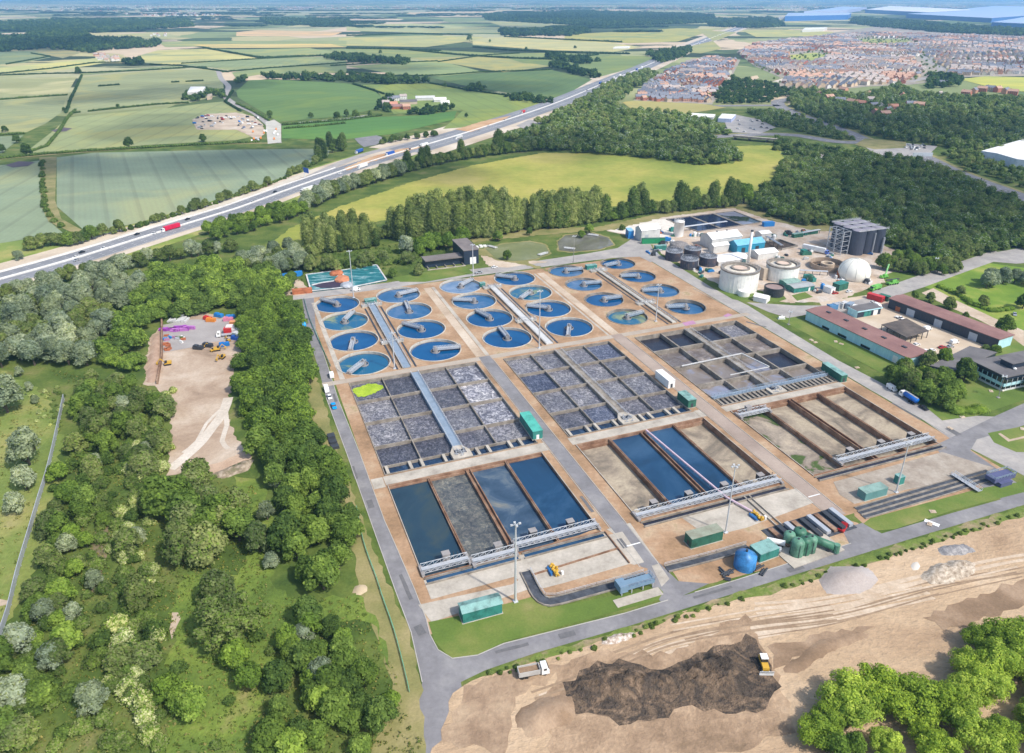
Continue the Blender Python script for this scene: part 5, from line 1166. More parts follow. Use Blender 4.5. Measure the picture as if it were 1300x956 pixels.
for (x0, y0, x1, y1) in spots:
    for k in range(5):
        px = rr_.uniform(min(x0, x1), max(x0, x1)); py = rr_.uniform(min(y0, y1), max(y0, y1)); mt, cn = rr_.choice(CL)
        typ = rr_.choice(['box', 'vessel', 'skid', 'stack'])
        m = MB(); s = rr_.uniform(1.2, 3.0)
        if typ == 'box': m.box(-s, s, -s * .5, s * .5, .1, s * .9); m.box(-s * .6, s * .2, -s * .3, s * .3, s * .9, s * 1.15); nme = 'equipment_cabinet'
        elif typ == 'vessel': m.lathe([(s * .6, 0), (s * .6, s * 1.2), (s * .3, s * 1.5), (0, s * 1.55)], 14); m.beam((0, 0, s * 1.5), (s, 0, s * 1.5), .2); nme = 'process_vessel'
        elif typ == 'skid': m.tube((-s, 0, .8), (s, 0, .8), .5, n=10); m.box(-s, s, -.6, .6, 0, .35); m.tube((0, 0, .8), (0, 0, 2.2), .25, n=8); nme = 'pump_skid'
        else:
            for q in range(4): m.box(-s + .1 * q, s - .2 * q, -.7, .7, .05 + .35 * q, .33 + .35 * q)
            nme = 'material_stack'
        o = m.build(nme, mt); o.location = G(px, py, .03); o.rotation_euler = (0, 0, GR + rr_.choice([0, R(90), R(rr_.uniform(-40, 40))]))
        tag(o, '%s %s among the plant of the process area' % (cn, nme.replace('_', ' ')), nme.split('_')[-1], '%s %ss of the process area' % (cn, nme.replace('_', ' ')))
# spare deckings: green skips by the far bank
container(G(1012, 301), GR, 9, 3, 3, GREENP, GREEN_R, 'green container below the grassy bank beside the woods'); container(G(1030, 297), GR, 10, 3, 2.6, GREENP, TEAL_R, 'greenish low container right of the green one below the grassy bank')
container(G(975, 287), GR + R(-10), 9, 4, 3.4, BLUEP, BLUEP, 'bright blue container at the right corner of the three dark ponds', group='blue containers')
container(G(1020, 322), GR, 3.5, 3.5, 3, TEAL, TEAL, 'small green kiosk in front of the white tanker trailer')
container(G(1066, 367), GR + R(10), 9, 5, 4.4, GREENP, TEAL, 'dark green plant room in front of the gas dome')
container(G(1052, 371), GR + R(-80), 6, 4, 3.6, WHITEP, STEEL_P, 'white tank container in front of the dark green plant room')

# ------------------------------------------------------------------ depot and office
MAROON = nm('maroon_roof', [(0, (.19, .10, .095)), (.5, (.26, .145, .13)), (1, (.33, .20, .18))], scale=.05, detail=7, grain=.12, gscale=.8)
CYAN = nm('pale_cyan_cladding', [(0, (.34, .58, .64)), (1, (.50, .74, .78))], scale=.6, stretch=(1, 1, .2), grain=.12, gscale=1.5)
NAVYW = plain('navy_cladding', (.022, .035, .06), rough=.4); FLAT = nm('grey_felt_roof', [(0, (.10, .095, .10)), (1, (.19, .18, .18))], scale=.1, grain=.12)
def shed_lr(pfar, pnear, wd, h, wall, roof, label, doors, windows, skylights, gable=None):
    """long shed whose visible long side faces left; x runs from the near end away"""
    A, B = G(*pnear), G(*pfar); L = (B - A).length; o = thing('depot_building', A, azim(A, B), label, 'building')
    # local: x away from camera, +y is left side. body extends to -y
    m = MB(); m.box(0, L, -wd, 0, 0, h); m.build('wall', wall, o)
    if gable: g = MB(); g.box(-.08, .0, -wd, 0, .05, h - .3); g.build('gable_cladding', gable, o)
    y0, y1, ym = -wd - .6, .6, -wd / 2
    r_ = MB(); r_.quadlist([(-.6, y0, h), (L + .6, y0, h), (L + .6, y1, h), (-.6, y1, h), (-.6, y0, h + .35), (L + .6, y0, h + .35), (L + .6, y1, h + .35), (-.6, y1, h + .35), (-.6, ym, h + .9), (L + .6, ym, h + .9)],
        [(0, 1, 5, 4), (2, 3, 7, 6), (4, 5, 9, 8), (8, 9, 6, 7), (0, 4, 8, 7, 3), (1, 2, 6, 9, 5), (3, 2, 1, 0)])
    rf = r_.build('roof', roof, o)
    for k in range(skylights): x = L * (k + .7) / (skylights + .4); s = MB(); s.box(x - 1.3, x + 1.3, ym - .7, ym + .7, h + .7, h + 1.35); s.build('roof_vent', DARKM, rf)
    for (x, w_, z0, z1, mt) in doors: d = MB(); d.box(x * L, x * L + w_, -.03, .10, z0, z1); d.build('door', mt, o)
    for (x, w_, z0, z1) in windows: d = MB(); d.box(x * L, x * L + w_, -.03, .09, z0, z1); d.build('window', GLASS, o)
    n = int(L / 1.7); s = MB()
    for k in range(n + 1): s.box(k * L / n - .1, k * L / n + .1, 0, .06, 0, h - .05)
    s.build('cladding_rib', wall, o)
    return o
shed_lr((1022.3, 405.8), (1150, 467.6), 10.5 * K, 5.6, CYAN, MAROON, 'long pale cyan depot shed with a maroon roof facing the mown lawn', [(.08, 3, .1, 3.8, WHITEP)], [(.33, 6, .2, 1.6), (.56, 6, .2, 1.6), (.74, 5, .2, 1.6)], 5)
GREYD = plain('grey_roller_door', (.40, .44, .50), rough=.6)
shed_lr((1127, 391), (1264.7, 444.3), 8.6 * K, 6.0, NAVYW, MAROON, 'long navy depot shed with a maroon roof and a pale cyan gable end', [(.17, 4.6, .1, 4.4, GREYD), (.48, 4.6, .1, 4.4, GREYD), (.74, 5.0, .1, 4.4, GREYD), (.88, 3, .1, 3, RUST)], [], 0, gable=CYAN)
# hut in the depot yard
o = thing('workshop_hut', G(1087.4, 404), GR, 'small flat roofed workshop hut in the depot yard', 'building')
m = MB(); m.box(0, 17.5, 0, 7.2, 0, 4); m.build('wall', NAVYW, o); m = MB(); m.box(-.5, 18, -.5, 7.7, 4.0, 4.4); m.build('roof', FLAT, o); m = MB(); m.box(-.55, 18.05, -.6, -.5, 3.75, 4.45); m.box(-.6, -.5, -.6, 7.7, 3.75, 4.45); m.build('fascia', CYAN, o)
m = MB(); m.box(-.08, 0, 0, 7.2, 0, 3.7); m.build('side_cladding', CYAN, o)
for x0, x1, mt in ((5, 8, TEAL), (8.2, 10.2, TEAL), (12, 15.2, WHITEP)): m = MB(); m.box(x0, x1, -.08, .02, .1, 3.3); m.build('door', mt, o)
# canopy
c = [G(*p) for p in ((1117, 421), (1148.6, 437.5), (1177, 429), (1148.6, 413))]
o = thing('vehicle_canopy', c[0], 0, 'black open sided vehicle canopy in the depot yard', 'canopy'); q = [p - c[0] for p in c]
m = MB(); m.prism([(p.x, p.y) for p in q], 4.0, 4.4, bottom=True); m.build('roof', nm('blotchy_black_roof', [(0, (.05, .045, .045)), (1, (.17, .14, .12))], scale=.15, grain=.25), o)
for i in range(4):
    a, b = q[i], q[(i + 1) % 4]
    for f in (0, .25, .5, .75): p = a.lerp(b, f) * .97 + (q[0] + q[1] + q[2] + q[3]) * .0075; m = MB(); m.beam((p.x, p.y, 0), (p.x, p.y, 4), .3); m.build('post', DARKM, o)
# flat roofed link building between yard and office
c = [G(*p) for p in ((1178, 474), (1212, 482), (1262, 457), (1228, 449))]
o = thing('store_building', c[0], 0, 'low dark flat roofed store between the depot yard and the office', 'building'); q = [p - c[0] for p in c]
m = MB(); m.prism([(p.x, p.y) for p in q], 0, 4.0); m.build('wall', NAVYW, o); m = MB(); m.prism([(p.x * 1.01, p.y * 1.01) for p in q], 4.0, 4.4, bottom=True); m.build('roof', FLAT, o)
for f in (.3, .7): p = q[0].lerp(q[1], f); m = MB(); m.beam((p.x - 2, p.y - .55, .6), (p.x + 2, p.y + 0.2, .6), .2, 1.0); m.build('window', GLASS, o)
# office
A = G(1272, 497); o = thing('office_building', A, GR + R(-1), 'two storey office with a flat grey roof and cyan cladding bands beside the lawn', 'building')
L, D_ = 34, 17
m = MB(); m.box(0, L, 0, D_, 0, 7.6); m.build('wall', GLASS, o)
for z0, z1, mt, nme in ((0, 1.0, plain('pale_plinth', (.62, .62, .60)), 'plinth'), (2.5, 4.0, CYAN, 'cladding_band'), (6.2, 7.6, NAVYW, 'fascia')):
    m = MB(); e = .18; m.box(-e, L + e, -e, 0, z0, z1); m.box(-e, 0, 0, D_ + e, z0, z1); m.build(nme, mt, o)
m = MB(); m.box(-.7, L + .7, -.7, D_ + .7, 7.6, 8.0); rf = m.build('roof', FLAT, o)
m = MB(); m.box(9, 20, 5, 11, 8.0, 10.6); pr = m.build('plant_room', NAVYW, rf); m = MB(); m.box(8.4, 20.6, 4.4, 11.6, 10.6, 10.9); m.build('roof_cap', FLAT, rf); m = MB(); m.lathe([(.6, 0), (.9, .6), (.2, 1.2)], 10, 10, 4); q = m.build('dish', WHITEP, rf); q.location.z = 8
for k in range(6):
    m = MB(); y = 1.2 + k * 2.6; m.box(-.3, -.18, y, y + .25, 1.0, 6.2); m.build('mullion', CYAN if k < 6 else RAIL, o)
for k in range(10): m = MB(); x = 1 + k * 3.3; m.box(x, x + .25, -.3, -.18, 1.0, 6.2); m.build('mullion', RAIL, o)
# black shed and annex at the far road
A = G(589.5, 336.5); o = thing('black_shed', A, GR, 'tall black shed with a white door beside the algae pond', 'building')
m = MB(); m.box(0, 10.5, 0, 27, 0, 10.0); m.build('wall', NAVYW, o); m = MB(); m.box(-.4, 10.9, -.4, 27.4, 10.0, 10.5); m.build('roof', nm('purple_grey_roof', [(0, (.13, .115, .115)), (1, (.24, .21, .20))], scale=.1), o); m = MB(); m.box(4.2, 8.6, -.1, .02, .1, 5.0); m.build('door', WHITEP, o)
A = G(543, 343.5); o = thing('black_shed', A, GR, 'low black annexe with a grey roof left of the tall black shed', 'building')
m = MB(); m.box(0, 27.5, 5.5, 14, 0, 5.0); m.build('wall', NAVYW, o); m = MB(); m.box(-.5, 28, 3.5, 14.5, 5.0, 5.5); m.build('roof', nm('brown_grey_roof', [(0, (.14, .12, .11)), (1, (.22, .2, .19))], scale=.1), o)
for k in range(5): m = MB(); m.beam((1 + k * 6.2, 0, .6), (1 + k * 6.2, 5.5, .6), .3, 1.2); m.build('bay_wall', CONC, o)
m = MB(); m.beam((0, 0, .3), (27, 0, .3), .4, .6); m.build('front_kerb', CONC, o)
# teal sheeted basins
SHEETM = nm('wrinkled_teal_sheet', [(0, (.005, .08, .11)), (.4, (.02, .15, .17)), (.62, (.05, .22, .24)), (.72, (.35, .48, .5)), (.8, (.04, .18, .2)), (1, (.6, .66, .66))], scale=.22, detail=9, rough=.35, grain=.3, gscale=.6, bump=.4, stretch=(.5, 1.6, 1))
WSHEET = nm('white_sheet_edge', [(0, (.4, .4, .4)), (1, (.75, .74, .72))], scale=.3, bump=.3)
def lined(pts, label, tear=None):
    c = [G(*p) for p in pts]; o = thing('lined_basin', c[0], 0, label, 'lined basin'); q = [p - c[0] for p in c]
    m = MB(); m.prism([(p.x, p.y) for p in q], 0, .9); m.build('liner', SHEETM, o)
    m = MB()
    for a, b in zip(q, q[1:] + q[:1]): m.beam(a + Vector((0, 0, .95)), b + Vector((0, 0, .95)), .9, .35)
    m.build('sheet_edge', WSHEET, o)
    if tear: t = [G(*p) - c[0] for p in tear]; m = MB(); m.prism([(p.x, p.y) for p in t], .9, 1.02); m.build('dark_flap', plain('dark_purple_sheet', (.05, .035, .06)), o); m = MB()
    if tear:
        for a, b in zip(t[:len(t) // 2], t[1:len(t) // 2 + 1]): m.beam(a + Vector((0, 0, 1.1)), b + Vector((0, 0, 1.1)), 1.4, .3)
        m.build('white_fold', WSHEET, o)
lined([(395, 371), (389, 350), (424, 345.5), (441, 366)], 'left teal sheeted basin with a dark torn flap beside the far road', [(396, 364), (410, 360.5), (425, 358.5), (440, 358), (441, 364), (425, 367), (408, 367.5)])
lined([(447, 366), (432, 345), (478, 337.5), (491, 357)], 'right teal sheeted basin with white frayed edges beside the far road')
for k, (px, py, s) in enumerate(((427, 349, 4.5), (434, 357, 5), (440, 364, 4))):
    m = MB(); m.ico((0, 0, 1), s, 2, .15, (1, 1.2, .45), k); o = m.build('rust_heap', [RUST, plain('orange_heap', (.50, .2, .1)), STEEL][k]); o.location = G(px, py); tag(o, ['rust coloured heap at the far end between the teal sheeted basins', 'orange heap in the middle between the teal sheeted basins', 'grey heap at the road end between the teal sheeted basins'][k], 'heap')
# motorway gantry sign
o = thing('gantry_sign', G(387, 226), azim(G(387, 226), G(398, 229)), 'blue motorway sign on a white post beside the slip road', 'road sign')
m = MB(); m.beam((0, 0, 0), (0, 0, 10), .6); m.beam((-1, 0, 10), (9, 0, 10), .6); m.build('post', WHITEP, o); m = MB(); m.box(0, 9, -.5, -.3, 6, 11); m.build('panel', plain('motorway_blue', (.04, .12, .42)), o)
o = thing('slatted_frame', G(1170, 203), azim(G(1162, 203), G(1184, 203)), 'long pale sign frame over the distant dual carriageway', 'sign frame')
m = MB(); m.box(-11, 11, -.4, .4, 4, 8); m.build('panel', plain('pale_frame_grey', (.5, .54, .58)), o); m = MB()
for x in (-10, 10): m.beam((x, 0, 0), (x, 0, 4.2), .5)
m.build('post', STEEL, o)
# bridge carrying the road over
o = thing('road_bridge', G(930, 177.5), azim(G(925, 178), G(985, 183)), 'grey concrete road bridge among the trees left of the car park', 'bridge')
m = MB(); m.box(0, 62, 0, 12, 3.6, 4.4); m.build('deck', CONC, o); m = MB(); m.box(0, 62, -.3, 0, 3.0, 5.6); m.build('parapet', CONC_W, o)
for x in (2, 20, 42, 60): m = MB(); m.box(x - .6, x + .6, 0, 12, 0, 3.6); m.build('pier', DARKM, o)
# big sheds on the horizon and right
def warehouse(pts, ty, wall, roof, label, extra=None):
    c = [G(*p) for p in pts]; h = hz(pts[0][0], pts[0][1], ty); o = thing('warehouse', c[0], 0, label, 'warehouse'); q = [p - c[0] for p in c]
    m = MB(); m.prism([(p.x, p.y) for p in q], 0, h, top=False); m.build('wall', wall, o)
    m = MB(); cx_ = sum((p for p in q), Vector()) / len(q); n = len(q)
    top = [(p.x * 1.002, p.y * 1.002, h + .02) for p in q]; mid = [((p.x * .6 + cx_.x * .4), (p.y * .6 + cx_.y * .4), h * 1.12) for p in q]
    m.quadlist(top + mid, [(i, (i + 1) % n, n + (i + 1) % n, n + i) for i in range(n)] + [tuple(range(n, 2 * n))]); m.build('roof', roof, o)
    if extra:
        for f0, f1, z0, z1, mt in extra: a, b = q[0].lerp(q[1], f0), q[0].lerp(q[1], f1); m = MB(); d = Vector((0, -1, 0)) * .3; m.quadlist([a + d + Vector((0, 0, z0)), b + d + Vector((0, 0, z0)), b + d + Vector((0, 0, z1)), a + d + Vector((0, 0, z1))], [(0, 1, 2, 3)]); m.build('wall_band', mt, o)
    return o
WB = plain('strong_blue_wall', (.04, .15, .44), rough=.5); WBR = plain('pale_blue_metal_roof', (.40, .50, .66), rough=.45, dirt=.08); WLB = plain('lilac_blue_wall', (.42, .47, .66), rough=.5)
warehouse([(996, 27), (1076, 25), (1080, 22), (1000, 22)], 20.5, WB, WBR, 'blue warehouse on the horizon, leftmost of the large sheds')
warehouse([(1020, 19.5), (1066, 18), (1100, 13), (1070, 12)], 14.5, WLB, WBR, 'pale blue shed on the horizon behind the leftmost warehouse')
warehouse([(1098, 16.5), (1178, 21), (1240, 17), (1130, 11)], 12, WB, plain('white_shed_roof', (.74, .74, .74)), 'large white roofed shed on the horizon behind the longest blue one')
warehouse([(1150, 22.5), (1258, 29), (1340, 22), (1230, 16)], 17.5, WB, WBR, 'longest blue warehouse on the horizon beyond the houses')
warehouse([(1258, 33.5), (1345, 38), (1400, 30), (1300, 26)], 28, WB, WBR, 'rightmost blue warehouse beyond the houses')
warehouse([(1205, 17.5), (1340, 22), (1400, 14), (1260, 11)], 13, WLB, WBR, 'pale grey blue shed at the right end of the horizon')
warehouse([(1288, 214), (1262, 206), (1243, 203), (1300, 186), (1400, 182), (1420, 230)], 202, plain('pale_lilac_wall', (.55, .58, .68)), WROOF, 'large white roofed warehouse at the right edge above the woods')
warehouse([(1018, 41), (1045, 40), (1050, 38), (1022, 38.5)], 37.5, WALLG, WROOF, 'small white works building beyond the housing estate')
warehouse([(778, 62.5), (798, 62), (800, 60.5), (781, 61)], 60.6, WALLG, WROOF, 'white farm sheds beside the distant motorway')
o_ = warehouse([(239, 124.5), (258, 123), (262, 117), (243, 117)], 117, WALLG, WROOF, 'white roofed barn among dark trees beside the winding lane')
warehouse([(263, 127), (269, 126), (270, 123), (264, 124)], 122.5, HARDST, plain('tan_barn', (.4, .33, .25)), 'small tan barn right of the white roofed barn')
warehouse([(911, 155), (928, 156), (934, 150), (916, 149)], 150, WLB, WROOF, 'blue and white filling station building beside the car park')
warehouse([(870, 150), (905, 152), (908, 148), (874, 146)], 147, WALLG, WROOF, 'long white roofed shed behind the filling station')
warehouse([(765, 161), (782, 160), (783, 157), (766, 157.5)], 157.5, plain('yellow_wall', (.75, .52, .06)), plain('white_yellow_roof', (.8, .74, .5)), 'yellow and white shed hidden among the woodland')
for k, (x, y, w, lab) in enumerate(((508, 133, 12, 'largest grey roofed barn of the farm'), (497, 139, 9, 'reddish farm barn in front of the grey one'), (551, 130, 9, 'pale barn at the right end of the farm'), (528, 128, 14, 'long pale grey barn in the middle of the farm'), (560, 134, 6, 'small white farm shed at the end of the tree row'))):
    hall(G(x, y), R(10), w * 2.4, 14, 4.5, 7.5, [HARDST, RUST, WALLG, WALLG, WALLW][k], [FLAT, MAROON, WROOF, STEEL_P, WROOF][k], lab, name='barn', group='farm buildings')
# grey mound, rubble
def mound(pts, h, mat, label, name='heap', cat='heap', jag=.35, seed=0, grid=2.2):
    P_ = gpoly(pts); x0 = min(p.x for p in P_); x1 = max(p.x for p in P_); y0 = min(p.y for p in P_); y1 = max(p.y for p in P_); rr = random.Random(seed)
    nx = max(4, int((x1 - x0) / grid)); ny = max(4, int((y1 - y0) / grid)); idx = {}; vs = []; fs = []
    def edge(x, y):
        best = 1e9
        for a, b in zip(P_, P_[1:] + P_[:1]):
            ab = b - a; t = max(0, min(1, ((x - a.x) * ab.x + (y - a.y) * ab.y) / max(1e-6, ab.x ** 2 + ab.y ** 2))); best = min(best, math.hypot(x - a.x - ab.x * t, y - a.y - ab.y * t))
        return best
    for j in range(ny + 1):
        for i in range(nx + 1):
            x = x0 + (x1 - x0) * i / nx; y = y0 + (y1 - y0) * j / ny; d = edge(x, y) if inpoly(x, y, P_) else -1
            z = -.3 if d < 0 else min(1, d / (h * 2.0)) * h * (1 + rr.uniform(-jag, jag)) + .1
            idx[(i, j)] = len(vs); vs.append((x, y, z))
    for j in range(ny):
        for i in range(nx):
            q = (idx[(i, j)], idx[(i + 1, j)], idx[(i + 1, j + 1)], idx[(i, j + 1)])
            if max(vs[k][2] for k in q) > -.2: fs.append(q)
    m = MB(); m.quadlist(vs, fs); o = m.build(name, mat, smooth=True); return tag(o, label, cat)
mound([(1036, 736), (1052, 720), (1095, 717), (1119, 738), (1096, 752), (1072, 757), (1050, 752)], 3.0, nm('grey_stone_chips', [(0, (.30, .25, .22)), (.5, (.40, .35, .32)), (1, (.46, .43, .42))], scale=.05, grain=.2, gscale=1.5, bump=.2), 'low grey gravel mound on the tan earthworks', jag=.08, seed=1)
mound([(722, 868), (752, 848), (786, 840), (822, 853), (862, 845), (886, 832), (930, 824), (950, 838), (948, 862), (972, 876), (930, 886), (860, 878), (790, 892), (735, 886)], 2.0, DARKDIRT, 'dark brown peat heap at the bottom of the earthworks beside the bulldozer', jag=.55, seed=2, grid=1.1)
mound([(650, 905), (690, 885), (722, 880), (735, 915), (670, 940)], 1.6, BROWN, 'lower dark soil bank beside the tipper lorry', jag=.4, seed=3)
mound([(990, 850), (1040, 812), (1100, 800), (1108, 806), (1050, 830), (1010, 858)], 2.0, BROWN, 'brown soil bank right of the bulldozer', jag=.2, seed=4)
mound([(761, 812), (780, 804), (805, 802), (808, 808), (790, 816), (765, 820)], .6, nm('white_brown_rubble', [(0, (.2, .13, .09)), (.5, (.45, .37, .3)), (1, (.8, .76, .7))], scale=1.2, grain=.4), 'strip of pale broken rubble beside the near road', name='rubble_heap', jag=.7, seed=5, grid=.9)
mound([(1190, 694), (1222, 690), (1242, 700), (1215, 707), (1192, 704)], 1.6, nm('dark_grey_rubble', [(0, (.12, .12, .13)), (.5, (.26, .25, .25)), (1, (.45, .43, .4))], scale=.8, grain=.4), 'dark grey heap of broken concrete on the earthworks', name='rubble_heap', jag=.6, seed=6, grid=1.2)
mound([(1166, 734), (1180, 718), (1215, 710), (1240, 714), (1238, 730), (1205, 742), (1180, 742)], 1.6, nm('tan_rubble', [(0, (.2, .15, .11)), (.5, (.42, .35, .27)), (1, (.68, .6, .5))], scale=.8, grain=.4), 'larger tan heap of broken concrete below the dark one', name='rubble_heap', jag=.7, seed=7, grid=1.1)
mound([(1155, 716), (1166, 712), (1170, 722), (1158, 726)], .8, plain('pale_sand', (.6, .55, .48)), 'small pale sand patch left of the rubble', jag=.2, seed=8)
mound([(264, 604), (310, 585), (322, 582), (318, 596), (285, 608)], 1.4, nm('weedy_spoil', [(0, (.05, .09, .02)), (.5, (.25, .2, .14)), (1, (.5, .42, .33))], scale=.4, grain=.4), 'weedy stone spoil heap at the near end of the dirt track', jag=.6, seed=9, grid=1.3)
mound([(446, 752), (452, 742), (464, 742), (468, 750), (458, 757)], .9, plain('straw_heap', (.5, .4, .26)), 'small straw coloured heap beside the perimeter road', jag=.5, seed=10, grid=1)
mound([(186, 470), (192, 432), (203, 420), (207, 440), (200, 486), (188, 486)], 1.6, nm('reddish_bank', [(0, (.3, .19, .13)), (1, (.5, .36, .27))], scale=.15, grain=.2), 'reddish earth bank outside the wall of the left compound', jag=.1, seed=11)
walls_pts = [G(206, 408), G(206, 452), G(200, 488)]
m = MB(); m.beam(walls_pts[0] + Vector((0, 0, 1.1)), walls_pts[1] + Vector((0, 0, 1.1)), .8, 2.2); m.beam(walls_pts[1] + Vector((0, 0, 1.0)), walls_pts[2] + Vector((0, 0, 1.0)), .8, 2.0); tag(m.build('yard_wall', BROWNC), 'brown concrete wall at the left edge of the compound', 'wall')
# fences
def fence(pts, h, mat, label, step=3.0, panel=False):
    P_ = smooth_line([G(*p) for p in pts], 4); o = thing('fence', P_[0], 0, label, 'fence'); Q = [p - P_[0] for p in P_]
    m = MB(); r = MB(); acc = 0
    for a, b in zip(Q[:-1], Q[1:]):
        m.beam(a, a + Vector((0, 0, h)), .16)
        for z in ((.35, .7, 1.0) if not panel else (.5, 1.0)): r.beam(a + Vector((0, 0, h * z)), b + Vector((0, 0, h * z)), .1 if not panel else .18, .1 if not panel else h * .5)
    m.build('post', mat, o); r.build('rail', mat, o)
fence([(82, 508), (73, 552), (62, 600), (50, 640), (40, 675), (24, 730), (12, 780), (0, 815), (-20, 870)], 2.6, plain('silver_mesh', (.42, .45, .50), rough=.5), 'silver palisade fence running down the left pasture', panel=True)
fence([(453, 645), (462, 690), (478, 735), (486, 760), (500, 800), (512, 845), (520, 880)], 1.1, plain('green_mesh', (.14, .40, .26), rough=.6), 'low pale green fence on the verge beside the perimeter road')
fence([(386, 380), (395, 410), (420, 466)], 1.0, TEAL, 'short green rail on the verge near the parked blue cars')
# ponds
def pond(pts, mat, label, kind='structure'):
    psheet('pond_bank', [(x + (x - sum(p[0] for p in pts) / len(pts)) * .06, y + (y - sum(p[1] for p in pts) / len(pts)) * .12) for x, y in pts], .1, VERGE)
    return psheet('pond_water', pts, .2, mat)
pond([(616, 316), (640, 310), (672, 307), (692, 311), (698, 322), (680, 329), (652, 332), (630, 329)], nm('duckweed_pond', [(0, (.14, .16, .075)), (.6, (.19, .21, .10)), (1, (.26, .27, .15))], scale=.04, rough=.25, grain=.08), 'x')
pond([(708, 307), (718, 299), (752, 296), (772, 302), (779, 311), (760, 317), (726, 320), (710, 318)], water('grey_green_pond', [(0, (.07, .07, .045)), (.5, (.14, .135, .11)), (1, (.24, .24, .22))], scale=.03, rough=.03, bump=.02), 'x')  # lighter grey of this pond's reflections is raised in its base colour
for (px, py, lab) in ((625, 314, 'grey jetty at the left bank of the algae pond'), (689, 323, 'pale jetty at the right bank of the algae pond'), (723, 316, 'pale outlet structure at the near bank of the grey pond'), (753, 299, 'grey outlet structure at the far bank of the grey pond')):
    m = MB(); m.box(-4, 4, -1.5, 1.5, .4, .8); hand_rail(m, [(-4, -1.5, .8), (4, -1.5, .8)], 1.1, 2, .12)
    for x in (-3.5, 3.5): m.beam((x, 0, 0), (x, 0, .5), .3)
    o = m.build('jetty', STEEL_P); o.location = G(px, py, .2); o.rotation_euler = (0, 0, R(rr_.uniform(-50, 50))); tag(o, lab, 'jetty')
# ------------------------------------------------------------------ foliage
def leafmat(name, dark, mid, light, warm=None, tr=.42):
    m, nt, out = newmat(name)
    p = pos(nt)
    f = noise(nt, p, .32, 6, .8)
    oi = nt.nodes.new('ShaderNodeObjectInfo')
    f = mth(nt, 'MULTIPLY_ADD', f, 2.8, -.9)
    f = mth(nt, 'ADD', f, mth(nt, 'MULTIPLY_ADD', oi.outputs['Random'], .5, -.25), clamp=True)
    col = ramp(nt, f, [(0, dark), (.5, mid), (1, light)])
    big = ramp(nt, noise(nt, p, .055, 3, .5), [(.3, (.98, 1.02, 1.0)), (.7, (1.75, 1.6, 1.3))])
    col = mixc(nt, 1.0, col, big, 'MULTIPLY')
    d = nt.nodes.new('ShaderNodeBsdfDiffuse'); t = nt.nodes.new('ShaderNodeBsdfTranslucent'); mx = nt.nodes.new('ShaderNodeMixShader')
    nt.links.new(col, d.inputs[0]); nt.links.new(col, t.inputs[0]); mx.inputs[0].default_value = tr
    nt.links.new(d.outputs[0], mx.inputs[1]); nt.links.new(t.outputs[0], mx.inputs[2]); nt.links.new(mx.outputs[0], out.inputs[0])
    return m
L_DARK = leafmat('dark_green_leaves', (.042, .078, .026), (.082, .138, .040), (.145, .22, .062))
L_MID = leafmat('green_leaves', (.062, .108, .028), (.118, .188, .044), (.20, .29, .075))
L_BRIGHT = leafmat('fresh_green_leaves', (.09, .155, .030), (.17, .27, .048), (.29, .40, .09))
L_SILV = leafmat('silver_willow_leaves', (.12, .16, .11), (.24, .30, .21), (.42, .48, .37))
L_PALE = leafmat('pale_poplar_leaves', (.09, .135, .04), (.21, .27, .09), (.40, .44, .21))
L_OLIVE = leafmat('olive_leaves', (.08, .11, .045), (.155, .20, .08), (.27, .31, .14))
L_BLOOM = leafmat('cream_blossom', (.25, .31, .12), (.44, .48, .24), (.72, .74, .5))
L_LIME = leafmat('yellow_green_leaves', (.15, .23, .03), (.26, .37, .055), (.42, .52, .11))  # paler, yellower green for the bottom right trees
L_FAR = leafmat('distant_leaves', (.022, .052, .024), (.042, .085, .032), (.075, .13, .045))
BARK = nm('bark', [(0, (.05, .04, .03)), (1, (.16, .13, .10))], scale=2, grain=.3)

def leaves(centres, radii, n, size, seed, flat=1.0, spread=(.78, 1.14), hull=True, mix=None):
    """leaf clumps over a set of lobes; returns vertex and face arrays and material indices"""
    r = np.random.default_rng(seed)
    C_ = np.array(centres, float); Rr = np.array(radii, float)
    if Rr.ndim == 1: Rr = np.stack([Rr, Rr, Rr * flat], 1)
    area = (Rr[:, 0] * Rr[:, 2]); pr = area / area.sum()
    k = r.choice(len(C_), n, p=pr)
    d = r.normal(size=(n, 3)); d /= np.linalg.norm(d, axis=1)[:, None]
    low = d[:, 2] < -.45; d[low, 2] *= -1
    P = C_[k] + d * Rr[k] * r.uniform(*spread, size=(n, 1))
    keep = np.ones(n, bool)
    for j in range(len(C_)):
        q = (P - C_[j]) / (Rr[j] * .78); keep &= ~(((q ** 2).sum(1) < 1) & (k != j))
    P = P[keep]; d = d[keep]; n = len(P)
    nrm = d + r.normal(scale=.45, size=(n, 3)) + np.array([0, 0, .25]); nrm /= np.linalg.norm(nrm, axis=1)[:, None]
    a = r.normal(size=(n, 3)); t = np.cross(nrm, a); t /= np.linalg.norm(t, axis=1)[:, None]; b = np.cross(nrm, t)
    s = size * r.uniform(.55, 1.35, size=(n, 1)) * .5; s2 = s * r.uniform(.55, 1.0, size=(n, 1))
    bend = nrm * s * r.uniform(-.3, .5, size=(n, 1))
    V = np.stack([P - t * s - b * s2 * .3, P - b * s2 + bend, P + t * s + b * s2 * .2, P + b * s2 + bend * .6], 1).reshape(-1, 3)
    Fc = np.arange(4 * n).reshape(-1, 4)
    mi = np.zeros(n, int) if mix is None else (r.random(n) < mix).astype(int)
    vs = [V]; fs = [Fc]; ms = [mi]; tri = None
    return V, Fc, mi, C_, Rr
_ICO = {}
def ico(sub):
    if sub not in _ICO:
        bm = bmesh.new(); bmesh.ops.create_icosphere(bm, subdivisions=sub, radius=1.0)
        _ICO[sub] = (np.array([v.co[:] for v in bm.verts]), np.array([[v.index for v in f.verts] for f in bm.faces])); bm.free()
    return _ICO[sub]
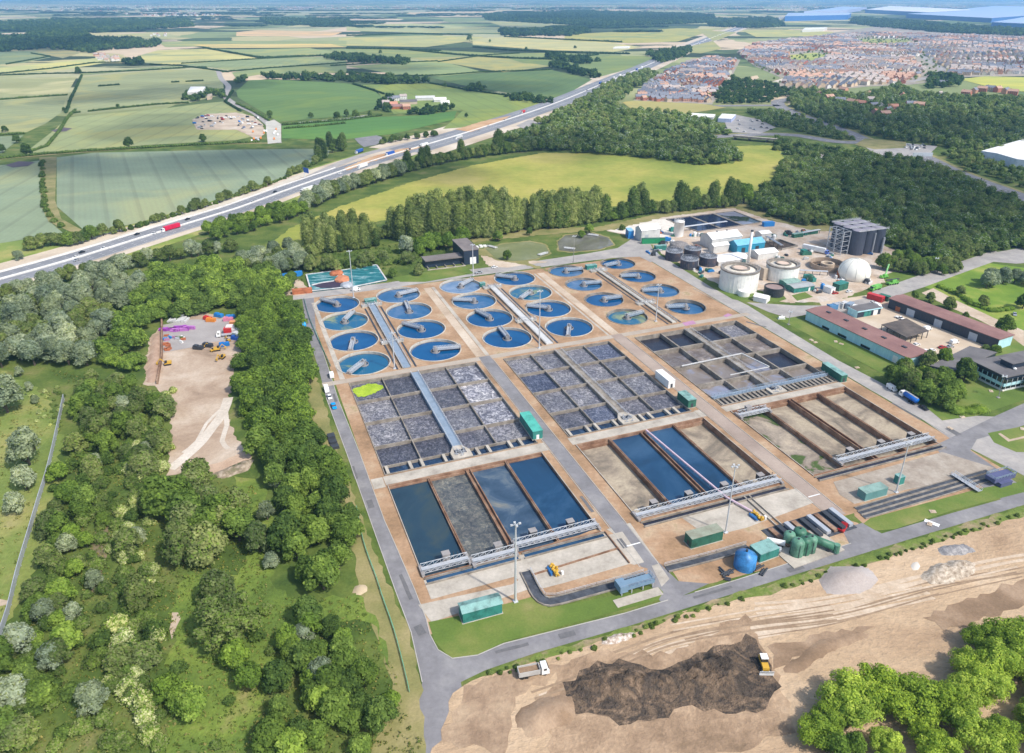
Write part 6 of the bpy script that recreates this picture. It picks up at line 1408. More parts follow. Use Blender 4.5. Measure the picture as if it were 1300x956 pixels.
def fast_mesh(name, V, quads, tris, mq, mt, mats):
    me = bpy.data.meshes.new(name); me.vertices.add(len(V)); me.vertices.foreach_set('co', np.asarray(V, np.float32).ravel())
    nq, nt_ = len(quads), len(tris)
    loops = np.concatenate([np.asarray(quads, np.int32).ravel(), np.asarray(tris, np.int32).ravel()]) if nt_ else np.asarray(quads, np.int32).ravel()
    me.loops.add(len(loops)); me.loops.foreach_set('vertex_index', loops)
    me.polygons.add(nq + nt_)
    st = np.concatenate([np.arange(nq) * 4, nq * 4 + np.arange(nt_) * 3]).astype(np.int32)
    me.polygons.foreach_set('loop_start', st)
    me.polygons.foreach_set('material_index', np.concatenate([mq, mt]).astype(np.int32))
    for m in mats: me.materials.append(m)
    me.update(calc_edges=True); return me
def crown_arrays(seed, w, h, z0, nl, n, leaf, shape='round', mix=None):
    """lobed crown of width w and height h starting at z0"""
    r = random.Random(seed); cs = []; rs = []
    R_ = w / 2
    if shape == 'round':
        cs.append((0, 0, z0 + h * .5)); rs.append((R_ * .66, R_ * .66, h * .42))
        for i in range(nl):
            a = i * 2.399 + r.uniform(-.4, .4); q = r.uniform(.12, 1.0); rad = R_ * r.uniform(.26, .42)
            rr = (R_ - rad) * math.sqrt(q) * .98; zz = z0 + h * (1 - .62 * q ** 1.3) - rad * .9 + r.uniform(-.08, .08) * h
            cs.append((rr * math.cos(a), rr * math.sin(a), max(z0 + rad * .5, zz))); rs.append((rad, rad, rad * r.uniform(.75, 1.05)))
    elif shape == 'tall':
        for i in range(nl):
            f = (i + .5) / nl; a = i * 2.399; rad = R_ * (1 - .42 * abs(f - .5) * 1.6) * r.uniform(.55, .78); off = R_ * .42 * (1 - f * .6)
            cs.append((off * math.cos(a), off * math.sin(a), z0 + h * f * .93 + rad * .3)); rs.append((rad, rad, rad * 1.45))
    elif shape == 'loose':
        cs.append((0, 0, z0 + h * .45)); rs.append((R_ * .5, R_ * .5, h * .32))
        for i in range(nl):
            d = [r.gauss(0, 1) for _ in range(3)]; q = math.sqrt(sum(x * x for x in d)); e = r.uniform(.45, 1.02); rad = R_ * r.uniform(.16, .34)
            cs.append((d[0] / q * R_ * e * .85, d[1] / q * R_ * e * .85, max(z0 + rad, z0 + h * (.52 + .42 * d[2] / q * e)))); rs.append((rad, rad, rad * r.uniform(.7, 1.1)))
    elif shape == 'bush':
        for i in range(nl):
            a = i * 2.399; q = (i + .5) / nl; rad = R_ * r.uniform(.32, .5); rr = (R_ - rad) * math.sqrt(q)
            cs.append((rr * math.cos(a), rr * math.sin(a), z0 + rad * .4 + (h - rad * 1.2) * (1 - q) * r.uniform(.6, 1))); rs.append((rad, rad, min(h * .6, rad)))
    V, Fq, mi, C_, Rr = leaves(cs, rs, n, leaf, seed, mix=mix)
    iv, it = ico(1); vs = [V]; ts = []; o = len(V); rg = np.random.default_rng(seed)
    for c, q in zip(C_, Rr):
        vs.append(c + iv * q * (.62 if shape == 'loose' else .82) * rg.uniform(.9, 1.08, size=(len(iv), 1))); ts.append(it + o); o += len(iv)
    return np.concatenate(vs), Fq, np.concatenate(ts), mi, np.zeros(sum(len(t) for t in ts), int)
KINDS = {}
def kind(name, variants, w, h, z0, nl, n, leaf, shape, mats, mix=None, trunk=True):
    L = []
    for v in range(variants):
        V, q, t, mq, mt = crown_arrays(hash_(name) + v * 17, w, h, z0, nl, n, leaf, shape, mix)
        cm = fast_mesh(name + '_crown', V, q, t, mq, mt, mats)
        tb = MB(); r = random.Random(v)
        th = z0 + h * .45; rb = max(.18, w * .035)
        tb.tube((0, 0, -.1), (0, 0, th), rb, rb * .55, 8)
        for k in range(5): a = k * 1.26 + r.random(); tb.tube((0, 0, z0 * .7 + k * h * .06), (w * .3 * math.cos(a), w * .3 * math.sin(a), z0 + h * (.3 + .07 * k)), rb * .45, rb * .15, 6)
        L.append((cm, tb.mesh(name + '_trunk', BARK)))
    KINDS[name] = (L, w, z0 + h)
def hash_(s): return sum((i + 3) * ord(c) for i, c in enumerate(s)) % 9973
kind('oak', 6, 12.0, 10.5, 1.2, 18, 2600, .95, 'round', [L_MID, L_BRIGHT], .10)
kind('dark_oak', 4, 12.0, 11.0, 1.2, 18, 2600, .95, 'round', [L_DARK, L_MID], .25)
kind('bright', 3, 11.5, 10.0, 1.0, 16, 2600, .9, 'round', [L_BRIGHT, L_MID], .25)
kind('willow', 4, 12.0, 12.0, .6, 20, 3200, .8, 'round', [L_SILV, L_OLIVE], .15)
kind('poplar', 5, 11.5, 23.0, 1.2, 17, 3600, 1.0, 'tall', [L_PALE, L_OLIVE], .3)
kind('darkpop', 3, 11.5, 19.0, 1.0, 16, 3200, 1.0, 'tall', [L_DARK, L_OLIVE], .35)
kind('olive', 4, 11.5, 10.5, .8, 17, 2500, .9, 'round', [L_OLIVE, L_MID], .3)
kind('shrub', 6, 6.4, 4.2, .0, 10, 1000, .6, 'bush', [L_MID, L_OLIVE], .4)
kind('darkshrub', 3, 7.0, 4.8, .0, 10, 1000, .6, 'bush', [L_DARK, L_MID], .3)
kind('bloom', 3, 7.0, 4.6, .0, 11, 1300, .5, 'bush', [L_BLOOM, L_BRIGHT], .5)
kind('big', 2, 17, 17, 1.5, 38, 9000, .8, 'loose', [L_OLIVE, L_MID], .45)
kind('bigbright', 4, 17, 12, 1.0, 46, 11000, .62, 'loose', [L_LIME, L_BRIGHT], .4)
CATN = {'oak': 'broadleaf_tree', 'dark_oak': 'broadleaf_tree', 'bright': 'broadleaf_tree', 'willow': 'willow_tree', 'poplar': 'poplar_tree', 'darkpop': 'poplar_tree', 'olive': 'broadleaf_tree', 'shrub': 'shrub', 'darkshrub': 'shrub', 'bloom': 'flowering_shrub', 'big': 'broadleaf_tree', 'bigbright': 'broadleaf_tree'}
tr_ = random.Random(99)
def tree(k, x, y, s=1.0, label='', group=None, sz=None, z=0, nm_=None):
    L, w, h = KINDS[k]; cm, tm = tr_.choice(L); n = CATN[k]
    if nm_ and n == 'broadleaf_tree': n = nm_
    o = thing(n, (x, y, z), tr_.uniform(0, 6.28), label, n.replace('_', ' ').replace('broadleaf ', '').replace('woodland ', '').replace('roadside ', ''), group)
    o.scale = (s, s * tr_.uniform(.88, 1.12), s * (sz or tr_.uniform(.88, 1.12)))
    c = bpy.data.objects.new('crown', cm); COL.objects.link(c); c.parent = o
    if 'shrub' not in n: t = bpy.data.objects.new('trunk', tm); COL.objects.link(t); t.parent = o
    return o
GC = []
def grove(poly, spacing, ks, label, group, s=(.8, 1.2), seed=1, limit=999):
    L = scatter(poly, spacing, seed, limit=limit); GC.append((group, len(L)))
    for x, y in L: tree(tr_.choice(ks), x, y, tr_.uniform(*s), label, group, nm_='woodland_tree')
    return len(L)
def trow(pts, n, ks, label, group, s=(.8, 1.1), jit=2.0):
    P_ = [G(*p) for p in pts]; cum = [0]
    for a, b in zip(P_[:-1], P_[1:]): cum.append(cum[-1] + (b - a).length)
    for i in range(n):
        d = cum[-1] * (i + .5) / n
        for j in range(1, len(P_)):
            if cum[j] >= d: q = P_[j - 1].lerp(P_[j], (d - cum[j - 1]) / (cum[j] - cum[j - 1])); break
        tree(tr_.choice(ks), q.x + tr_.uniform(-jit, jit), q.y + tr_.uniform(-jit, jit), tr_.uniform(*s), label, group, nm_='roadside_tree')
def one(k, px, py, s, label, sz=None):
    p = G(px, py); return tree(k, p.x, p.y, s, label, None, sz)

# belt left of the perimeter road
s_belt = [(308, 388), (345, 376), (372, 398), (388, 440), (396, 480), (404, 545), (326, 565), (302, 520), (306, 480), (308, 440)]
grove([(404, 548), (424, 600), (446, 660), (452, 738), (436, 756), (400, 760), (362, 752), (350, 728), (352, 690), (354, 650), (336, 604), (327, 568)], 8.6, ['oak', 'oak', 'dark_oak', 'oak'], 'green tree in the dense belt between the dirt compound and the perimeter road', 'trees of the belt beside the perimeter road', (.72, 1.08), 3)
grove([(0, 420), (40, 388), (100, 360), (160, 352), (190, 372), (150, 400), (128, 440), (116, 468), (60, 462), (20, 470), (-60, 470)], 10.0, ['willow', 'willow', 'willow', 'olive'], 'silvery willow in the big clump below the motorway at the far left', 'silver willows at the left', (.85, 1.25), 4)
trow([(-30, 392), (40, 372), (110, 350), (180, 338), (250, 326), (300, 318)], 24, ['willow', 'olive', 'willow'], 'grey green tree in the row along the near side of the motorway', 'trees along the near side of the motorway', (.75, 1.05))
s_wood_left = [(190, 352), (250, 340), (300, 350), (345, 352), (372, 374), (306, 392), (262, 398), (232, 408), (196, 414), (180, 440), (170, 480), (130, 470), (136, 430), (160, 400)]
grove([(110, 480), (172, 492), (205, 520), (214, 560), (204, 600), (182, 620), (150, 600), (120, 570), (100, 540), (95, 505)], 8.0, ['olive', 'oak', 'darkshrub', 'olive', 'olive'], 'dark green tree or thorn in the scrub wood beside the silver fence', 'scrub trees beside the silver fence', (.6, 1.0), 6)
grove([(88, 560), (130, 600), (160, 640), (130, 700), (110, 760), (90, 830), (60, 880), (40, 960), (-40, 960), (0, 850), (28, 760), (50, 690), (70, 620)], 7.8, ['oak', 'olive', 'olive', 'shrub', 'darkshrub', 'bright'], 'green tree in the lower scrub wood between the silver fence and the flowering bushes', 'trees of the lower scrub wood', (.5, .95), 7)
grove([(205, 650), (238, 618), (280, 622), (312, 650), (318, 690), (300, 716), (262, 728), (232, 716), (210, 690)], 8.6, ['olive', 'oak', 'olive'], 'tall olive green tree in the clump below the dirt track', 'trees of the clump below the dirt track', (1.05, 1.45), 8)
one('big', 293, 815, 1.05, 'large wide grey green tree standing alone on the lawn below the clump', .85); one('olive', 278, 765, 1.15, 'olive tree just behind the large wide grey green one'); one('olive', 330, 700, .95, 'loose pale tree between the clump and the dense belt', 1.1); one('darkshrub', 296, 842, .8, 'small dark bush below the large wide tree')
grove([(372, 800), (410, 782), (452, 800), (478, 850), (500, 905), (505, 960), (340, 960), (350, 870)], 6.8, ['oak', 'dark_oak', 'bright'], 'green tree in the low clump at the bottom beside the perimeter road', 'trees of the bottom clump', (.55, .9), 9)
grove([(330, 765), (365, 770), (372, 800), (350, 850), (320, 900), (300, 960), (200, 960), (210, 880), (230, 830), (320, 830)], 9, ['shrub', 'darkshrub', 'bright'], 'bush on the rough grass between the large wide tree and the bottom clump', 'bushes of the bottom rough grass', (.5, .9), 10)
grove([(160, 560), (215, 520), (212, 600), (190, 640), (170, 700), (200, 730), (205, 800), (210, 900), (220, 960), (130, 960), (120, 860), (130, 760), (150, 680), (165, 620)], 6.6, ['shrub', 'shrub', 'darkshrub', 'olive', 'bloom'], 'bush in the band of rough scrub with pale blossom', 'bushes of the blossom band', (.6, 1.1), 11)
grove([(95, 505), (170, 492), (210, 520), (212, 600), (175, 700), (205, 800), (215, 960), (-40, 960), (10, 830), (60, 690), (85, 590)], 7.6, ['shrub', 'shrub', 'darkshrub'], 'rounded scrub bush filling the gaps between fence and clump', 'gap filling scrub bushes', (.5, 1.15), 81)
for k, (px, py, s) in enumerate(((165, 600, .9), (182, 612, .8), (172, 640, .8), (190, 665, .8), (155, 655, .9), (150, 682, .7), (140, 700, .6), (165, 770, .8), (150, 800, 1.3), (158, 818, 1.2), (148, 838, 1.0), (175, 860, .9), (165, 880, 1.1), (185, 900, 1.2), (140, 870, .8), (190, 750, .9), (210, 505, .9), (220, 498, .7), (205, 620, .7), (178, 690, .8), (196, 726, .7))):
    one('bloom', px, py, s, 'cream flowering bush in the scrub band left of the clump').__setitem__('group', 'cream flowering bushes')
for k, (kd, px, py, s, sz, lab) in enumerate((('willow', 38, 590, 1.28, 1, 'largest round silver willow beside the fence in the left pasture'), ('willow', 34, 622, 0.81, 1.15, 'slim silver willow just below the largest one'), ('willow', 22, 652, 0.74, 1, 'lowest small silver willow of the left pasture'), ('willow', 10, 524, 1.49, 1, 'silver willow at the left edge of the picture above the pasture'), ('willow', 22, 560, .35, 1, 'tiny silver willow above the largest round one'), ('willow', -18, 512, 1.49, 1, 'silver willow half outside the left edge'), ('willow', 26, 478, .4, 1.2, 'small willow in the flowery grass'), ('willow', 38, 496, .4, 1, 'small willow in the middle of the flowery grass'), ('willow', 46, 512, .35, 1, 'lowest small willow of the flowery grass'), ('willow', 156, 522, .75, .8, 'round grey blossoming bush in the scrub wood'), ('willow', 122, 592, .5, .9, 'small pale grey bush in the scrub'), ('oak', 141, 548, .5, .8, 'small round bush below the grey blossoming one'))):
    one(kd, px, py, s, lab, sz)
for k, (px, py, s_) in enumerate(((112, 640, .55), (88, 700, .6), (60, 790, .7), (30, 830, .8), (95, 790, .6), (122, 745, .5), (175, 690, .6), (186, 580, .6), (70, 850, .7), (20, 900, .9), (120, 900, .8), (352, 620, .6), (340, 660, .6), (236, 650, .75), (385, 815, .6), (410, 870, .7), (345, 720, .5), (258, 700, .8))):
    one('willow', px, py, s_, 'pale grey green tree standing out among the darker scrub trees').__setitem__('group', 'pale grey green trees in the scrub')
# motorway flanks
trow([(262, 300), (300, 290), (340, 278), (380, 268)], 16, ['bright', 'bright', 'oak'], 'bright green tree in the row below the motorway near the middle left', 'bright trees below the motorway', (.85, 1.1))
trow([(268, 306), (310, 296), (350, 284), (392, 270)], 12, ['bright', 'oak'], 'bright green tree in the row below the motorway near the middle left', 'bright trees below the motorway', (.7, 1.0))
trow([(386, 268), (420, 252), (450, 240), (490, 228), (512, 222)], 26, ['willow', 'willow', 'olive'], 'pale grey green tree of the row between motorway and meadow', 'pale trees between motorway and meadow', (1.0, 1.35))
trow([(396, 262), (430, 245), (470, 230), (500, 218)], 20, ['willow', 'olive'], 'pale grey green tree of the row between motorway and meadow', 'pale trees between motorway and meadow', (.8, 1.1))
trow([(500, 224), (540, 212), (580, 204), (630, 196), (690, 190)], 40, ['darkpop', 'dark_oak', 'olive'], 'dark tree of the tall row at the far edge of the yellow meadow', 'dark trees at the far meadow edge', (.9, 1.2))
trow([(40, 318), (60, 312), (90, 312), (120, 304)], 9, ['oak', 'olive'], 'green tree of the hedge clump on the far side of the motorway', 'trees on the far side of the motorway', (.7, 1.05))
one('willow', 24, 330, .65, 'small blossoming grey tree on the bank beyond the motorway')
trow([(130, 300), (165, 292), (200, 282), (232, 272), (262, 263), (300, 250), (330, 240), (372, 222), (415, 200)], 64, ['shrub', 'darkshrub', 'olive'], 'bush in the roadside hedge between the big field and the motorway', 'bushes along the big field', (.55, 1.0), 1.5)
trow([(54, 205), (54, 240), (58, 265), (68, 280), (80, 292)], 16, ['shrub', 'darkshrub'], 'bush in the hedge between the two left fields', 'bushes between the left fields', (.9, 1.3), .8)
trow([(400, 205), (415, 196), (440, 190), (415, 186)], 10, ['darkpop', 'dark_oak'], 'dark tree at the right corner of the big field beside the slip road', 'trees beside the slip road', (.8, 1.0), 4)
trow([(480, 184), (520, 178), (560, 172)], 16, ['olive', 'dark_oak'], 'dark tree between the slip road and the motorway', 'trees inside the slip road', (.55, .75), 5)
# poplars behind the works
trow([(392, 314), (430, 308), (470, 305), (505, 300)], 26, ['poplar', 'poplar', 'olive'], 'tall pale poplar of the shorter left block behind the works', 'poplars of the left block', (.78, .92), 3)
trow([(400, 322), (440, 318), (480, 312)], 18, ['darkpop', 'poplar'], 'tall pale poplar of the shorter left block behind the works', 'poplars of the left block', (.62, .8), 2.5)
trow([(506, 305), (540, 306), (580, 304), (620, 300), (660, 292)], 36, ['poplar'], 'tall pale poplar of the high middle block behind the works', 'poplars of the middle block', (.95, 1.15), 2.5)
trow([(520, 296), (560, 292), (600, 286), (640, 282)], 30, ['poplar'], 'tall pale poplar of the high middle block behind the works', 'poplars of the middle block', (1.0, 1.2), 2.5)
trow([(665, 292), (700, 290), (740, 284), (770, 280)], 26, ['poplar', 'darkpop', 'poplar'], 'tall poplar of the right block beside the grey pond', 'poplars of the right block', (.85, 1.1), 2.5)
trow([(680, 284), (720, 278), (760, 272)], 20, ['poplar', 'darkpop'], 'tall poplar of the right block beside the grey pond', 'poplars of the right block', (.8, 1.0), 2.5)
trow([(775, 280), (820, 272), (860, 268), (900, 264), (935, 262)], 34, ['darkpop', 'dark_oak', 'oak', 'olive'], 'mixed green tree of the row above the three dark ponds', 'trees above the dark ponds', (.75, 1.1), 2.5)
one('bright', 944, 258, 1.55, 'large bright green tree at the right end of the row above the dark ponds'); one('poplar', 812, 270, 1.0, 'slim taller tree standing out of the row above the ponds'); one('darkpop', 925, 262, 1.0, 'dark tree left of the large bright green one')
for (kd, px, py, s, lab) in (('oak', 632, 306, .75, 'round dark green tree on the grass strip behind the algae pond'), ('dark_oak', 672, 299, .5, 'small round tree right of the round dark green one'), ('shrub', 596, 310, .9, 'small pointed bush on the grass strip'), ('oak', 644, 330, .62, 'round dark bush at the near bank of the algae pond'), ('bright', 748, 296, .75, 'bright green bush at the far bank of the grey pond'), ('bright', 738, 302, .6, 'smaller bright bush left of the grey pond'), ('willow', 516, 322, 1.05, 'round silver tree left of the black annexe'), ('oak', 499, 352, .6, 'small round tree right of the teal sheeted basins'), ('olive', 532, 349, .72, 'low grey green tree at the left end of the black annexe'), ('shrub', 790, 292, 1.0, 'low bush right of the grey pond'), ('oak', 1120, 341, .9, 'round green tree beside the dark tank block and gas dome')):
    one(kd, px, py, s, lab)
grove([(300, 345), (330, 330), (372, 318), (400, 328), (392, 342), (352, 350)], 7, ['willow', 'olive'], 'grey green tree of the group left of the poplars', 'grey trees left of the poplars', (.7, 1.0), 12)
grove([(395, 340), (440, 334), (495, 330), (520, 336), (480, 338), (430, 345), (392, 348)], 5.5, ['shrub', 'olive', 'darkshrub'], 'bush of the low thicket behind the teal sheeted basins', 'bushes behind the teal basins', (.7, 1.1), 13)
grove([(520, 330), (560, 320), (592, 314), (600, 308), (560, 312), (520, 318)], 7, ['shrub', 'bright'], 'bush of the low thicket behind the black annexe', 'bushes behind the black annexe', (.8, 1.2), 14)
grove([(325, 372), (360, 352), (378, 362), (378, 374), (350, 376)], 6.5, ['shrub', 'oak'], 'bush near the blue covered store left of the teal basins', 'bushes near the blue store', (.6, .9), 15)
# right side groups
grove([(1122, 344), (1140, 330), (1178, 333), (1210, 338), (1226, 346), (1190, 352), (1140, 348)], 6.6, ['oak', 'olive'], 'green tree of the rounded thicket beside the right track', 'trees of the thicket by the right track', (.62, .8), 16)
trow([(1245, 366), (1262, 360), (1280, 358), (1298, 360), (1312, 366)], 10, ['willow'], 'pale silvery tree of the clump on the right lawn', 'silvery trees of the right lawn', (.7, .9), 2)
for (kd, px, py, s, lab) in (('olive', 1204, 392, .72, 'thin dark tree by the white path behind the maroon shed'), ('olive', 1218, 375, .6, 'round grey bush by the white path'), ('olive', 1247, 389, .7, 'round dark tree on the right lawn'), ('oak', 1298, 392, .8, 'dark tree at the right edge above the pond lawn'), ('oak', 1274, 424, .9, 'round green tree at the far end of the navy shed'), ('shrub', 1226, 402, .7, 'tiny bush by the tan track'), ('oak', 1160, 380, .5, 'small tree behind the far end of the navy shed'), ('olive', 1180, 384, .55, 'second small tree behind the navy shed'), ('olive', 1176, 468, .85, 'grey green tree beside the cyan shed end'), ('bright', 1196, 464, .8, 'bright green tree at the low dark store'), ('dark_oak', 1223, 484, .95, 'dark green tree beside the office building'), ('dark_oak', 1312, 496, .8, 'dark tree at the right edge below the office'), ('shrub', 1250, 448, 1.0, 'bush beside the pale gable of the navy shed'), ('bright', 1262, 452, .6, 'small bright bush below the pale gable')):
    one(kd, px, py, s, lab)
grove([(1126, 484), (1140, 474), (1168, 480), (1206, 492), (1220, 508), (1206, 520), (1176, 514), (1150, 504)], 6.3, ['oak', 'olive', 'oak'], 'green tree of the dense group on the office lawn beside the blue tanker lorry', 'trees on the office lawn', (.7, .95), 17)
one('shrub', 1131, 470, .9, 'low bush at the left end of the tree group by the cyan shed')
def hedge(name, pts, wdt, h, n, leaf, mats, label, cat='hedge', seed=0, px=True):
    """clipped or wild hedge: a lobed leafy band along a line"""
    P_ = [G(*p) for p in pts] if px else pts; r = random.Random(seed); cs = []; rs = []
    for a, b in zip(P_[:-1], P_[1:]):
        L = (b - a).length; k = max(1, int(L / (wdt * .7)))
        for i in range(k): q = a.lerp(b, (i + .5) / k); s = r.uniform(.8, 1.15); cs.append((q.x + r.uniform(-.1, .1) * wdt, q.y + r.uniform(-.1, .1) * wdt, h * .42 * s)); rs.append((wdt * .55 * s, wdt * .55 * s, h * .55 * s))
    V, Fq, mi, C_, Rr = leaves(cs, rs, n, leaf, seed + 5, mix=.2 if len(mats) > 1 else None)
    iv, it = ico(1); vs = [V]; ts = []; o_ = len(V)
    for c, q in zip(C_, Rr): vs.append(c + iv * q * .9); ts.append(it + o_); o_ += len(iv)
    ts = np.concatenate(ts); me = fast_mesh(name, np.concatenate(vs), Fq, ts, mi, np.zeros(len(ts), int), mats)
    o = bpy.data.objects.new(name, me); COL.objects.link(o); return tag(o, label, cat)
hedge('hedge', [(1203, 524), (1222, 522), (1238, 524), (1248, 520)], 7, 2.4, 1800, .4, [L_BRIGHT, L_MID], 'long low clipped hedge on the office lawn near the road bend')
hedge('hedge', [(1190, 364), (1215, 374), (1235, 388), (1262, 396), (1286, 392)], 5, 2.0, 1800, .5, [L_BRIGHT], 'low bright hedge round the pond lawn at the right')
HN = 0
HEDGES = [([(0, 202), (60, 196), (150, 190), (240, 185), (330, 181)], 'hedge above the big grey green field'), ([(30, 196), (60, 186), (75, 168), (86, 150), (96, 140)], 'slanting hedge left of the field with the compound'),
 ([(104, 96), (98, 110), (90, 126), (84, 144)], 'short hedge between the tramlined fields'), ([(88, 145), (102, 143)], 'tiny hedge at the field corner'), ([(112, 142), (150, 138), (200, 133), (240, 131)], 'hedge below the tramlined field'),
 ([(0, 127), (40, 124), (86, 121)], 'hedge between the two pale left fields'), ([(0, 172), (32, 170)], 'short hedge at the left edge'), ([(0, 96), (60, 94), (110, 93), (180, 90), (240, 86), (262, 86)], 'long hedge below the yellow fields'),
 ([(0, 94), (60, 88), (120, 80), (170, 79)], 'hedge below the bright yellow field'), ([(190, 82), (230, 84), (262, 88), (290, 92)], 'hedge along the lane end'), ([(282, 92), (340, 87), (440, 80), (470, 78)], 'hedge above the bright green field'),
 ([(258, 61), (290, 67), (330, 74), (420, 71)], 'hedge between the pale middle fields'), ([(230, 81), (330, 75), (430, 70)], 'hedge right of the yellow patch'), ([(8, 82), (30, 78), (64, 72), (40, 68)], 'dark hedge at the left village field'),
 ([(124, 110), (132, 109.5), (152, 108)], 'lone short hedge inside the tramlined field'), ([(218, 105), (228, 104.5)], 'left stub of the broken hedge inside the field'), ([(236, 104), (258, 103)], 'right stub of the broken hedge inside the field'),
 ([(448, 107), (470, 114), (488, 120)], 'hedge between the bright green fields'), ([(545, 106), (600, 116), (655, 123), (702, 131)], 'long hedge above the farm field'), ([(440, 92), (500, 97), (560, 96), (610, 92), (700, 89)], 'hedge above the dark green field'),
 ([(358, 159), (400, 156), (440, 153), (485, 147)], 'hedge above the lower bright green field'), ([(360, 164), (400, 161), (438, 157)], 'hedge below the short pale lane'), ([(420, 84), (470, 81), (556, 78)], 'hedge of the middle distance fields'),
 ([(556, 79), (620, 70), (660, 68)], 'upward hedge of the middle distance'), ([(520, 64), (580, 70), (640, 74), (700, 76), (760, 70)], 'hedge below the pale yellow field'), ([(600, 60), (640, 64), (740, 68), (800, 69)], 'second hedge below the pale yellow field'),
 ([(440, 62), (500, 63), (560, 65)], 'hedge below the yellow stripe'), ([(640, 47), (700, 50), (790, 54)], 'hedge above the pale yellow field'), ([(300, 132), (322, 142), (342, 154)], 'hedge along the winding lane'), ([(296, 116), (286, 130), (306, 142)], 'hedge at the inside bend of the winding lane'),
 ([(440, 46), (520, 43), (600, 45)], 'far hedge among the pale fields'), ([(0, 60), (100, 57), (150, 55)], 'far hedge left of the village')]
for i, (pts, lab) in enumerate(HEDGES):
    d = G(*pts[0]).y; L = sum((G(*b) - G(*a)).length for a, b in zip(pts[:-1], pts[1:])); lf = max(1.2, d / 800.0)
    wd_ = 4.2 if d < 2200 else 7; hedge('hedge', pts, wd_, wd_ * .8, int(min(6000, L * 9 / lf)), lf, [L_DARK, L_MID] if d < 1500 else [L_FAR], lab, seed=i)

def wood(pts, spacing, s, n, leaf, mats, seed, hgt=9.5, w=14.5, name='woodland', lab=None, cat=None):
    """far wood as one mass of many crowns"""
    P_ = scatter(pts, spacing, seed); r = random.Random(seed); Vs = []; Qs = []; Ts = []; MQ = []; MT = []; o_ = 0
    var = [crown_arrays(seed * 31 + v, w, hgt, .4, 9, n, leaf, 'round', .35) for v in range(6)]
    for x, y in P_:
        V, q, t, mq, mt = r.choice(var); a = r.uniform(0, 6.28); k = r.uniform(*s); ca, sa = math.cos(a) * k, math.sin(a) * k
        X = V[:, 0] * ca - V[:, 1] * sa + x; Y = V[:, 0] * sa + V[:, 1] * ca + y; Z = V[:, 2] * k * r.uniform(.7, 1.25)
        Vs.append(np.stack([X, Y, Z], 1)); Qs.append(q + o_); Ts.append(t + o_); j = r.random()
        sh = 0 if j < .4 else (1 if j < .7 else 2)
        MQ.append((mq + sh) % len(mats)); MT.append((mt + sh) % len(mats)); o_ += len(V)
    me = fast_mesh(name, np.concatenate(Vs), np.concatenate(Qs), np.concatenate(Ts), np.concatenate(MQ), np.concatenate(MT), mats)
    o = bpy.data.objects.new(name, me); COL.objects.link(o); o['kind'] = 'stuff'
    if lab: o['label'] = lab
    return o, len(P_)
WM = [L_DARK, L_OLIVE, L_MID, L_SILV]; FM = [L_FAR, L_DARK, L_FAR]
wood(s_wood_left, 8.6, (.75, 1.15), 1500, .95, [L_MID, L_BRIGHT, L_DARK], 40, lab='green wood between the silver willows and the dirt compound')
wood(s_belt, 8.2, (.75, 1.1), 1800, .95, [L_MID, L_BRIGHT, L_DARK], 39, lab='far half of the dense tree belt beside the perimeter road')
wood([(950, 262), (985, 232), (1010, 208), (1060, 212), (1100, 204), (1150, 206), (1190, 214), (1230, 232), (1262, 248), (1320, 272), (1330, 318), (1262, 318), (1230, 330), (1200, 334), (1150, 322), (1132, 312), (1080, 294), (1030, 288), (980, 276)], 9.5, (.75, 1.15), 330, 1.25, WM, 41, lab='dense dark wood right of the meadow and behind the tank block')
wood([(985, 222), (1000, 206), (1040, 208), (1080, 200), (1110, 206), (1100, 226), (1040, 236), (1000, 240)], 9.5, (.9, 1.3), 330, 1.25, WM, 42, lab='wood at the right corner of the meadow')
wood([(640, 178), (700, 164), (770, 160), (850, 172), (905, 182), (925, 188), (942, 205), (900, 212), (860, 206), (780, 198), (700, 192), (660, 188)], 12, (.9, 1.25), 220, 1.8, WM, 43, lab='dark wood above the yellow meadow')
wood([(680, 158), (700, 150), (730, 132), (772, 108), (820, 90), (835, 96), (806, 112), (780, 136), (790, 142), (860, 146), (905, 158), (930, 172), (890, 176), (800, 160), (720, 164)], 13, (.8, 1.15), 180, 1.9, WM, 44, lab='wood between the motorway and the housing estate')
wood([(1004, 118), (1040, 116), (1085, 124), (1120, 116), (1140, 108), (1162, 120), (1215, 125), (1300, 128), (1400, 130), (1400, 190), (1300, 190), (1262, 200), (1240, 205), (1200, 186), (1150, 180), (1110, 174), (1060, 160), (1010, 140), (1000, 128)], 13, (.85, 1.25), 180, 1.9, WM, 45, lab='dark woodland between the housing estate and the right road')
wood([(905, 118), (930, 100), (985, 108), (1005, 118), (985, 128), (965, 132), (910, 132)], 14, (.7, 1.0), 140, 2.0, FM, 46, lab='dark trees between the two parts of the estate')
wood([(945, 142), (990, 142), (1040, 158), (1090, 178), (1060, 178), (1000, 166), (960, 152)], 12, (.6, .95), 160, 1.8, WM, 47, lab='scrub trees left of the right road')
wood([(985, 178), (1030, 186), (1090, 198), (1060, 206), (1010, 200), (985, 192)], 11, (.7, 1.0), 200, 1.6, WM, 48, lab='trees below the road bridge')
wood([(1185, 196), (1230, 196), (1262, 210), (1300, 222), (1400, 250), (1400, 262), (1290, 236), (1230, 220)], 11, (.6, .95), 200, 1.6, WM, 49, lab='tree belt along the far side of the right road')
wood([(1255, 262), (1330, 270), (1400, 300), (1400, 322), (1290, 318)], 10, (.7, 1.0), 240, 1.5, WM, 50, lab='wood at the right edge above the track')
